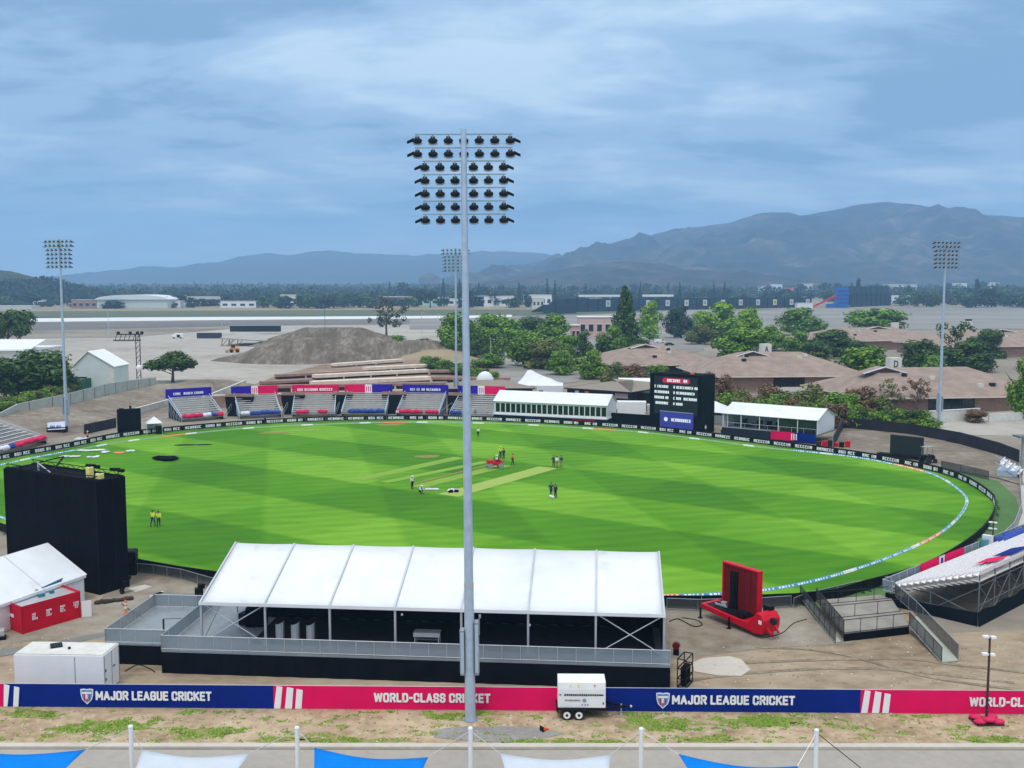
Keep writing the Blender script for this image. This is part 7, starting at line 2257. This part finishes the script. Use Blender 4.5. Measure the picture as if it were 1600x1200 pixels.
for k in range(262):
    px = -25 + 1650 * (k + rt.uniform(-.4, .4)) / 262
    deep = k % 3
    Y = (1330, 1700, 2250)[deep] * rt.uniform(.94, 1.06)
    if px > 840 and px < 1400 and Y < 1640: Y = 1750 * rt.uniform(.98, 1.1)
    tgt = interp(LINE, px) + (10, 5, 0)[deep] + rt.uniform(-3, 8)
    dist = Y * math.cos(PITCH) + CAM_H * math.sin(PITCH)
    ztop = CAM_H + Y * math.tan(math.atan((600 - tgt) / FPX) - PITCH)
    kk = rt.choice([0, 0, 1, 2, 2, 3, 5, 6, 7, 0, 1])
    h = max(7, ztop - gz(Y)); w = rt.uniform(20, 38) * (1 if kk not in (3, 4) else .5)
    far_tree(px, Y, h, w, kk, where_(px))
for px, yt in ((693, 433), (718, 434), (855, 434), (867, 436), (811, 440), (915, 442), (748, 441), (1000, 440), (1115, 439), (1132, 440), (1340, 431), (1062, 440), (1526, 432)):
    Y = rt.uniform(1500, 1700)
    ztop = CAM_H + Y * math.tan(math.atan((600 - yt) / FPX) - PITCH)
    far_tree(px, Y, ztop - gz(Y), rt.uniform(8, 13), 4 if px not in (1340, 1526) else 0, where_(px))

for k in range(26):     # trees standing before the houses beyond the race track
    px = rt.uniform(1150, 1440) if k < 16 else rt.uniform(1440, 1610)
    Y = rt.uniform(1520, 1600)
    yt = rt.uniform(451, 459)
    ztop = CAM_H + Y * math.tan(math.atan((600 - yt) / FPX) - PITCH)
    far_tree(px, Y, max(8, ztop - gz(Y)), rt.uniform(14, 22), rt.choice([0, 1, 2, 5, 7]), where_(px))
# the woods farther off, one mass
wm = MB()
rw = random.Random(91)
for k in range(2100):
    px = rw.uniform(-60, 1660)
    Y = (1430 if px < 830 else 1580 if px > 1405 else 1900) + 2500 * rw.random() ** 1.5
    X = (px - 800) * Y / FPX
    hh = rw.uniform(9, 24); ww = rw.uniform(8, 17)
    for _ in range(16):
        a = rw.uniform(0, 6.28); q = rw.random() ** .5
        c = Vector((X + ww * q * math.cos(a), Y + ww * q * math.sin(a), gz(Y) + hh * rw.uniform(.15, 1) * (1 - .55 * q)))
        u = Vector((rw.uniform(-1, 1), rw.uniform(-1, 1), rw.uniform(-1, 1))).normalized() * rw.uniform(2.0, 4.2)
        v = u.orthogonal().normalized() * rw.uniform(1.4, 3.0)
        wm.add([c - u, c - v, c + u, c + v], [(0, 1, 2, 3)])
_hill = bpy.data.objects['wooded_hill'].data
for v_ in _hill.vertices:
    for _ in range(2):
        if rw.random() < .42:
            base = v_.co + Vector((rw.uniform(-8, 8), rw.uniform(-8, 8), 0))
            if not (-800 < base.x < -300): continue
            for _ in range(9):
                c = base + Vector((rw.uniform(-5, 5), rw.uniform(-5, 5), rw.uniform(0, 7)))
                u = Vector((rw.uniform(-1, 1), rw.uniform(-1, 1), rw.uniform(-1, 1))).normalized() * rw.uniform(1.5, 3.4)
                q = u.orthogonal().normalized() * rw.uniform(1.2, 2.6)
                wm.add([c - u, c - q, c + u, c + q], [(0, 1, 2, 3)])
tag(wm.build('woods', LEAF_FD), 'hazy mass of dark woods below the mountains', 'woods', kind='stuff')

# ------------------------------------------------------------------ far buildings
def block(x0, x1, yt, yb, m, label, depth=30, Y=None, windows=0, roof=None, name='warehouse', arch=False, cat='building'):
    """flat roofed building whose front face spans photo columns x0..x1"""
    Y = GT(800, max(456.5, yb)).y
    if x1 < 830 and yb < 480: Y = min(Y, 1390 - 10 * (yb < 474))
    zb = gz(Y)
    dist = Y * math.cos(PITCH) + CAM_H * math.sin(PITCH)
    X0, X1 = (x0 - 800) * dist / FPX, (x1 - 800) * dist / FPX
    zt = CAM_H + Y * math.tan(math.atan((600 - yt) / FPX) - PITCH)
    h = max(3.0, min(zt - zb, (yb - yt) * Y / FPX + 3)) * (.66 if arch else 1); w = X1 - X0
    t = thing(name, label, cat, (X0, Y, zb), 0)
    MB().box(w / 2, depth / 2, h / 2, w, depth, h).build('wall', m, t)
    if arch:
        b = MB(); n = 14
        pts = [(w / 2 - w * .52 * math.cos(PI * k / n), h * .92 + h * .5 * math.sin(PI * k / n)) for k in range(n + 1)]
        b.slab([(x, -2, z) for x, z in pts], (0, depth + 4, 0)); b.build('roof', roof or WHITE_PVC, t)
    else:
        MB().box(w / 2, depth / 2, h + .25, w + .8, depth + .8, .5).build('roof', roof or OFFWHITE, t)
    if windows:
        for k in range(windows):
            f = MB().box(w * (k + .5) / windows, -.06, h * .5, w / windows * .55, .14, h * .36).build('window', GLASSD, t)
            MB().box(w * (k + .5) / windows, -.1, h * .68, w / windows * .6, .2, .3).build('frame', WHITE, f)
    return t, w, h
block(152, 262, 459, 482, SHED, 'long white hall with a low curved roof at the far left', 60, 1250, 0, WHITE_PVC, 'hall', True)
block(112, 152, 469, 482, WALLP, 'salmon coloured house left of the long white hall', 20, 1200, 4)
block(52, 68, 461, 466, OFFWHITE, 'small white house on the wooded hill', 10, 1500, 2)
block(-30, 50, 478, 483, SHED, 'low pale shed at the left edge below the wooded hill', 20, 1080, 0)
block(250, 282, 470, 481, WHITE, 'white gabled shed right of the long white hall', 25, 1180, 2)
block(292, 345, 460, 470, OFFWHITE, 'pale long roof among the trees right of the long white hall', 25, 1330, 5)
block(345, 400, 471, 481, WHITE, 'low white shed with a dark door right of the white gabled shed', 20, 1180, 4)
block(438, 462, 460, 473, OFFWHITE, 'small beige house among the distant trees, left of two', 16, 1290, 2)
block(476, 490, 459, 470, OFFWHITE, 'small beige house among the distant trees, right of two', 14, 1320, 2)
block(434, 460, 470, 479, WHITE, 'low white building beside the dry airfield', 16, 1180, 3)
block(598, 643, 464, 478, WALLP, 'salmon building with white roofs behind the grey sparse tree', 24, 1200, 6, WHITE)
block(660, 700, 465, 478, M('mint_wall', (.36, .62, .56), .8), 'mint green walled warehouse left of the farther tower', 24, 1200, 3, WHITE)
block(700, 722, 467, 478, WHITE, 'white warehouse beside the mint green warehouse', 24, 1210, 2)
block(738, 803, 463, 479, WHITE, 'long white warehouse right of the near tower', 30, 1190, 6)
block(733, 756, 464, 479, M('deep_teal_wall', (.02, .10, .13), .6), 'dark teal slanted front of the white warehouse right of the near tower', 28, 1183, 0, DARK)
block(818, 862, 461, 480, WHITE, 'white two storey office left of the long black stand', 26, 1180, 5)
block(832, 850, 466, 482, OFFWHITE, 'white block in front of the two storey office', 16, 1150, 3)
block(1186, 1200, 447, 458, OFFWHITE, 'small white house behind the long black stand, leftmost of three', 14, 1680, 2)
block(1205, 1222, 444, 456, WHITE, 'small white house behind the long black stand, middle of three', 14, 1680, 2)
block(1254, 1270, 443, 456, OFFWHITE, 'white house behind the long black stand next to the blue tower', 14, 1680, 2)
block(1226, 1240, 450, 460, CORAL, 'coral roofed booth behind the long black stand', 12, 1600, 0)
block(1384, 1432, 444, 458, OFFWHITE, 'low white house right of the dark seating stand', 20, 1620, 5)
block(1490, 1510, 438, 450, WHITE, 'white house in the right hand woods, left of two', 14, 1650, 2)
block(1538, 1560, 437, 450, OFFWHITE, 'white house in the right hand woods, right of two', 14, 1650, 2)
block(1394, 1422, 462, 474, WHITE, 'white marquee by the apron right of the dark seating stand', 20, 1290, 0, WHITE_PVC, 'marquee_hall')
block(1246, 1270, 474, 482, WHITE, 'low white tent below the red ramp', 12, 1180, 0, WHITE_PVC, 'tent_hall')
for k, (x0, x1) in enumerate(((1508, 1545), (1566, 1586), (1590, 1620))):
    block(x0, x1, 467, 474, DARK, ['long dark bus shed on the right hand apron', 'short dark shed on the right hand apron', 'dark shed at the right edge on the apron'][k], 10, 1340, 3, WHITE)
block(904, 956, 496, 528, PINKW, 'pale pink building with a white flat roof left of the tall conifer', 16, 520, 4, WHITE)
block(893, 906, 509, 532, M('rose_wall', (.50, .28, .27), .9), 'rose coloured annexe of the pale pink building', 10, 515, 2)
block(1036, 1050, 504, 516, PINKW, 'small pink kiosk among the parked cars', 6, 560, 1)
t, w, h = block(811, 831, 506, 522, CORAL, 'pink billboard standing in front of dark trees', .6, 545, 0, OFFWHITE, 'billboard', cat='billboard')
MB().box(w / 2, -.06, h * .7, w * .86, .1, h * .3).build('poster', PINKW, t)

# drag strip stand, blue tower, dark seating
def long_stand(x0, y0, x1, y1, h0, label, name='race_stand', signs=0, m=None, roof_at=()):
    a, b = GT(x0, y0), GT(x1, y1); d = b - a; d.z = 0; w = d.length
    t = thing(name, label, 'stand', (a.x, a.y, min(a.z, b.z)), math.atan2(d.y, d.x))
    m = m or M('blue_black_screen', (.010, .030, .050), .8, var=.25, scale=.03)
    MB().slab([(0, 0, 0), (w, 0, 0), (w, 0, h0 * 1.02), (0, 0, h0)], (0, 2, 0)).build('back_screen', m, t)
    MB().slab([(0, 2, h0), (w, 2, h0 * 1.02), (w, 30, 2), (0, 30, 2)], (0, 0, -.5)).build('seating', STEEL, t)
    MB().box(w / 2, -.1, h0 * .52, w, .4, .5).build('rail', DARK, t)
    for k in range(int(w / 14)): MB().box(k * 14, -.3, h0 / 2, .6, .5, h0).build('post', BLACKP, t)
    for k in range(signs):
        x = w * (.18 + .8 * k / max(1, signs - 1))
        s = MB().box(x, -.8, h0 * .63, 6.0, .3, 7.0).build('sign', OFFWHITE if k != 9 else PALEY, t)
        MB().box(x, -1.0, h0 * .63, 3.0, .2, 3.4).build('sign_print', STEEL, s)
    for x0_, x1_ in roof_at:
        MB().box(w * (x0_ + x1_) / 2, 6, h0 + 3.0, w * (x1_ - x0_), 14, 2.4).build('box_roof', WHITE, t)
    return t
long_stand(868, 488.5, 1268, 480, 15.0, 'long blue black back of the race track stand behind the conifer', signs=12, roof_at=((.10, .26), (.33, .42)))
long_stand(850, 491, 900, 490, 10, 'low dark terrace at the left end of the long black stand')
long_stand(1330, 480, 1392, 477, 18, 'dark seating stand right of the blue tower, lower tier')
long_stand(1318, 473, 1388, 471, 24, 'dark seating stand right of the blue tower, upper tier')
q = GT(1308, 481)
t = thing('start_tower', 'bright blue tower with a red ramp at the end of the long black stand', 'tower', (q.x, q.y, gz(q.y)), 0)
MB().box(7, 6, 13, 14, 12, 26).build('shaft', BLUEP, t)
for z in (6, 11, 16, 21): MB().box(7, -.1, z, 13, .4, .8).build('floor_band', NAVY, t)
MB().slab([(-30, 2, 0), (-30, 4, 0), (0, 4, 14), (0, 2, 14)], (0, 0, 2.4)).build('ramp', RED, t)
MB().box(-6, 2, 2.5, 14, 4, 5).build('booth', BLUEP, t)

# ------------------------------------------------------------------ left middle distance
a, b = G(101, 612), G(174, 606)
d = b - a
t = thing('shed', 'pale green gabled metal shed at the end of the green fence', 'shed', (a.x, a.y + 6, 0), -.02)
w = 11.0; dp = 10; ze, zr = 6.2, 10.2
MB().slab([(0, 0, 0), (w, 0, 0), (w, 0, ze), (w * .38, 0, zr), (0, 0, ze)], (0, dp, 0)).build('wall', SHED, t)
MB().slab([(-.3, -.4, ze - .1), (w * .38, -.4, zr + .08), (w * .38, dp + .4, zr + .08), (-.3, dp + .4, ze - .1)], (0, 0, .15)).slab([(w * .38, -.4, zr + .084), (w + .3, -.4, ze - .1), (w + .3, dp + .4, ze - .1), (w * .38, dp + .4, zr + .084)], (0, 0, .15)).build('roof', WHITE, t)
MB().box(w * .18, -.06, ze * .52, 3.2, .1, .4).build('vent', DARK, t)
MB().box(w * .93, -.06, ze * .35, 1.4, .1, ze * .7).build('door', OFFWHITE, t)
sheet_fence('mesh_fence', 'dark green sheeted fence running in front of the pale green shed', [(100, 618), (173, 602)], 3.2, GREENF)
t, w, h = block(-60, 48, 548, 580, OFFWHITE, 'white pitched marquee roof behind the dark trees at the left edge', 24, 330, 0, WHITE_PVC, 'storage_tent', False)
MB().slab([(0, -1, h), (w, -1, h), (w, 12, h + 3), (0, 12, h + 3)], (0, 0, .2)).build('roof_slope', WHITE_PVC, t)
# retaining wall on the bank
wt = [(0, 646), (50, 632), (100, 617), (140, 607), (172, 599), (207, 594), (238, 590)]
wb = [(0, 652), (27, 643), (100, 634), (140, 625), (172, 617), (207, 609), (243, 601)]
p0 = G(*wb[0], 2.2)
t = thing('retaining_wall', 'pale greenish concrete retaining wall along the top of the left dirt bank', 'wall', (p0.x, p0.y, 0), 0)
Wp = [G(*q, 2.2) for q in wb]
Hs_ = []
for (xb, yb), (xt, yt), p in zip(wb, wt, Wp):
    Hs_.append(max(.7, (yb - yt) / (FPX / p.y)))
m = MB(); cp_ = MB(); jt = MB()
for i in range(len(Wp) - 1):
    a_, b_ = Wp[i] - p0, Wp[i + 1] - p0
    m.slab([(a_.x, a_.y, .5), (b_.x, b_.y, .5), (b_.x, b_.y, 2.2 + Hs_[i + 1]), (a_.x, a_.y, 2.2 + Hs_[i])], (0, .5, 0))
    cp_.slab([(a_.x, a_.y - .1, 2.2 + Hs_[i]), (b_.x, b_.y - .1, 2.2 + Hs_[i + 1]), (b_.x, b_.y + .6, 2.2 + Hs_[i + 1]), (a_.x, a_.y + .6, 2.2 + Hs_[i])], (0, 0, .15))
    for k in (.25, .75):
        c = a_.lerp(b_, k); hh = Hs_[i] * (1 - k) + Hs_[i + 1] * k
        jt.box(c.x, c.y - .02, 2.2 + hh * .5, .12, .06, hh)
m.build('wall_panel', CONCG, t); cp_.build('coping', OFFWHITE, t); jt.build('joint', DARK, t)
# slim lamp posts on the left
for x, yt, yb, lab in ((72, 552, 612, 'slim white lamp post beside the dark spreading tree'), (170, 483, 528, 'thin pole on the left runway edge'), (347, 500, 512, 'short pole on the runway beside the concrete ramp'),
                       (508, 482, 520, 'utility pole behind the dirt mounds'), (659, 488, 528, 'utility pole left of the near tower, left of two'), (684, 490, 526, 'utility pole left of the near tower, right of two'),
                       (767, 530, 572, 'pale blue lamp post on the grey road right of the near tower')):
    q = G(x, yb); h = (yb - yt) / px_m(yb)
    t = thing('lamp_post', lab, 'post', (q.x, q.y, 0), 0)
    MB().tube((0, 0, 0), (0, 0, h), .16, .10, 8).build('shaft', ALU if x != 508 else BARK, t)
    MB().box(.4, 0, h, 1.6, .25, .16).build('arm', STEEL, t)
    MB().box(1.1, 0, h - .1, .5, .35, .16).build('lamp_head', WHITE, t)
q = G(214, 592)
t = thing('camera_gantry', 'dark truss gantry with white lamps beside the lone umbrella tree', 'gantry', (q.x, q.y, 0), .1)
hgt = 13.5
m = MB()
for x in (.0, 1.2): m.bar((x, 0, 0), (x + 0, 0, hgt), .22)
for k in range(9): m.bar((0, 0, k * 1.5), (1.2, 0, (k + 1) * 1.5), .12)
m.build('mast', DARK, t)
m = MB().bar((-6.5, 0, hgt - 1.8), (1.5, 0, hgt - 1.8), .35).bar((-5.5, 0, hgt), (2.2, 0, hgt), .3)
for k in range(6): m.bar((-6 + k * 1.3, 0, hgt - 1.8), (-5.4 + k * 1.3, 0, hgt), .15)
m.build('boom', DARK, t)
m = MB()
for x in (-5, -1.5, .6, 1.9): m.box(x, 0, hgt + .5, .8, .6, .7)
m.build('camera_head', DARK, t)
for x, z in ((.9, 3.4), (-9.5, 6.0)): MB().ball((x, -.5, z), (.9, .5, .9), 12, 8).build('white_dish', WHITE, t, True)
MB().bar((-9.5, 0, 0), (-9.5, 0, 6), .25).build('side_mast', DARK, t)
# overpass, container and loader by the mounds
a = G(344, 541); 
t = thing('concrete_ramp', 'grey concrete loading ramp on steel trestles left of the dirt mounds', 'ramp', (a.x, a.y, 0), .03)
RMP = M('ramp_concrete', (.36, .34, .31), .9, var=.1, scale=.2)
MB().slab([(0, 0, 3.4), (26, -3, 2.0), (30, 30, 3.0), (2, 30, 4.5)], (0, 0, .6)).build('slab', RMP, t)
m = MB()
for x, y in ((.5, .5), (1.5, 10), (4, .5), (8, .2)): m.bar((x, y, 0), (x + .6, y, 3.5), .35).bar((x, y, 0), (x + 3, y, 3.3), .25)
m.build('trestle', RUST, t)
q = G(326, 529)
t = thing('container', 'dark violet shipping container on the dusty lot left of the ramp', 'container', (q.x - 6, q.y, 0), .02)
MB().box(6, 1.2, 1.6, 13, 2.6, 3.0).build('body', M('violet_black_steel', (.03, .03, .05), .6, var=.15), t, bevel=.05)
MB().box(12.55, 1.2, 1.6, .1, 2.3, 2.7).build('door', DARK, t)
q = G(276, 529)
t = thing('site_truck', 'small white truck with a dark opening on the dusty lot', 'truck', (q.x - 2, q.y, 0), .05)
MB().box(3, 1, 1.7, 4.6, 2.2, 2.4).box(.2, 1, 1.2, 1.4, 2.1, 1.6).build('body', WHITE, t, bevel=.1)
MB().box(3, -.12, 1.4, 1.8, .06, 1.4).build('opening', BLACKP, t)
for x in (.3, 4.2): MB().tube((x, -.1, .45), (x, 2.1, .45), .45, n=12).build('wheel', RUBBER, t)
t = thing('dark_container', 'long dark shed roof on the far side of the concrete ramp', 'shed', (G(362, 522).x, G(362, 522).y, 0), .02)
MB().box(14, 2, 3.2, 30, 4, 3.6).build('body', DARK, t); MB().box(14, 2, 5.1, 30.6, 4.6, .3).build('roof', STEEL, t)
q = G(366, 551)
t = thing('wheel_loader', 'orange wheel loader parked beside the dirt mounds', 'loader', (q.x, q.y, 0), .15)
MB().box(0, 0, 1.5, 3.4, 2.0, 1.3).box(1.4, 0, 1.2, 1.6, 1.8, 1.4).build('body', ORB, t, bevel=.15)
c = MB().box(-.4, 0, 2.8, 1.6, 1.6, 1.5).build('cab', GLASSD, t); MB().box(-.4, 0, 3.62, 1.8, 1.8, .16).build('cab_roof', ORB, c)
MB().slab([(-3.6, -1.3, .1), (-2.6, -1.3, .1), (-2.4, -1.3, 1.3), (-3.6, -1.3, 1.0)], (0, 2.6, 0)).bar((-2.6, -.6, .8), (-1.2, -.6, 1.9), .3).bar((-2.6, .6, .8), (-1.2, .6, 1.9), .3).build('bucket', STEEL, t)
for x in (-1.1, 1.4):
    for y in (-1.0, 1.0): MB().tube((x, y - .3, .75), (x, y + .3, .75), .75, n=14).build('wheel', RUBBER, t)
# white dome tent behind the sixth bleacher
q = G(758, 620)
t = thing('dome_tent', 'small white dome tent showing over a violet and pink banner', 'tent', (q.x, q.y, 0), 0)
MB().ball((0, 0, 3.6), (2.3, 2.3, 2.9), 14, 8).build('dome', WHITE_PVC, t, True)
MB().tube((0, 0, 0), (0, 0, 3.6), 2.2, n=14).build('wall', WHITE_PVC, t)

# ------------------------------------------------------------------ parked cars and vans
def car(px, py, rz, m, label, van=False):
    p = G(px, py)
    t = thing('parked_van' if van else 'parked_car', label, 'van' if van else 'car', (p.x, p.y, .1), rz, 'vehicles parked by the school')
    L_, W_ = (5.4, 1.95) if van else (4.5, 1.8)
    if van: pr = [(-2.6, .3), (2.6, .3), (2.65, .95), (2.2, 1.15), (1.7, 1.9), (-2.6, 1.95)]
    else: pr = [(-2.2, .3), (2.2, .3), (2.25, .7), (1.3, .88), (.6, 1.38), (-1.1, 1.42), (-1.9, .95), (-2.25, .85)]
    MB().slab([(x, -W_ / 2, z) for x, z in pr], (0, W_, 0)).build('body', m, t, bevel=.07)
    if van: MB().slab([(1.75, -W_ / 2 - .01, 1.2), (2.12, -W_ / 2 - .01, 1.2), (1.68, -W_ / 2 - .01, 1.8), (.7, -W_ / 2 - .01, 1.8), (.7, -W_ / 2 - .01, 1.2)], (0, W_ + .02, 0)).build('window', GLASSD, t)
    else: MB().slab([(1.12, -W_ / 2 - .01, .93), (.55, -W_ / 2 - .01, 1.3), (-1.0, -W_ / 2 - .01, 1.34), (-1.6, -W_ / 2 - .01, .97)], (0, W_ + .02, 0)).build('window', GLASSD, t)
    for x in (-1.45, 1.4):
        for y in (-W_ / 2 + .1, W_ / 2 - .1):
            MB().tube((x, y - .11, .33), (x, y + .11, .33), .33, n=12).build('wheel', RUBBER, t)
    for y in (-.6, .6): MB().box(2.24 if not van else 2.62, y, .68, .08, .3, .14).build('headlight', LENS, t)
SILV = M('silver_paint', (.45, .47, .49), .3, .3, var=.05); CARB = M('dark_car_paint', (.015, .018, .025), .25, var=.1); CARR = M('maroon_paint', (.25, .02, .03), .3, var=.1)
for x, y, rz, m, lab, v in ((637, 541, .3, SILV, 'silver car parked by the hedge left of the near tower', 0), (786, 556, .4, WHITE, 'white van parked right of the near tower pole, left of three', 1), (800, 559, .5, WHITE, 'white van parked right of the near tower pole, middle of three', 1),
                            (814, 560, .4, CARB, 'dark car parked right of the white vans', 0), (840, 574, .1, SILV, 'silver car on the grey road under the olive trees', 0), (893, 549, .3, WHITE, 'white car in the shade left of the slim dark tree', 0),
                            (905, 545, .3, SILV, 'silver car parked below the rose coloured annexe', 0), (951, 538, .4, WHITE, 'white car parked between the slim tree and the conifer', 0), (1006, 532, .2, WHITE, 'white car under the bright pointed tree', 0),
                            (1031, 536, .2, WHITE, 'white van right of the bright pointed tree', 1), (1046, 540, .2, CARB, 'dark car right of the white van behind the first school roof', 0), (1076, 532, .1, OFFWHITE, 'cream van behind the first school roof', 1),
                            (1110, 528, .2, WHITE, 'white car below the yellow green trees', 0), (1590, 525, .1, WHITE, 'white van on the far right school roof line', 1), (1432, 493, .1, WHITE, 'small white vehicle alone on the right hand apron', 1), (1441, 493, .1, CARB, 'small dark vehicle on the right hand apron', 0),
                            (1560, 487, .0, CARB, 'dark vehicle far right on the apron', 0), (774, 560, .5, CARR, 'maroon car beside the round dark bush', 0)):
    car(x, y, rz, m, lab, v)
# ------------------------------------------------------------------ haze
hz = MB().box(0, 4900, 329, 15000, 10400, 660)
hm = bpy.data.materials.new('haze')
hm.use_nodes = True
hn = hm.node_tree
hn.nodes.remove(hn.nodes['Principled BSDF'])
pv = hn.nodes.new('ShaderNodeVolumePrincipled')
pv.inputs['Color'].default_value = (0.36, 0.645, 1.0, 1)
pv.inputs['Density'].default_value = 0.000175
pv.inputs['Anisotropy'].default_value = 0.0
hn.links.new(pv.outputs[0], hn.nodes['Material Output'].inputs['Volume'])
o = hz.build('haze', hm)
o.location = (0, 0, 0)
tag(o, 'pale blue haze over the far plain and mountains', 'haze', kind='stuff')
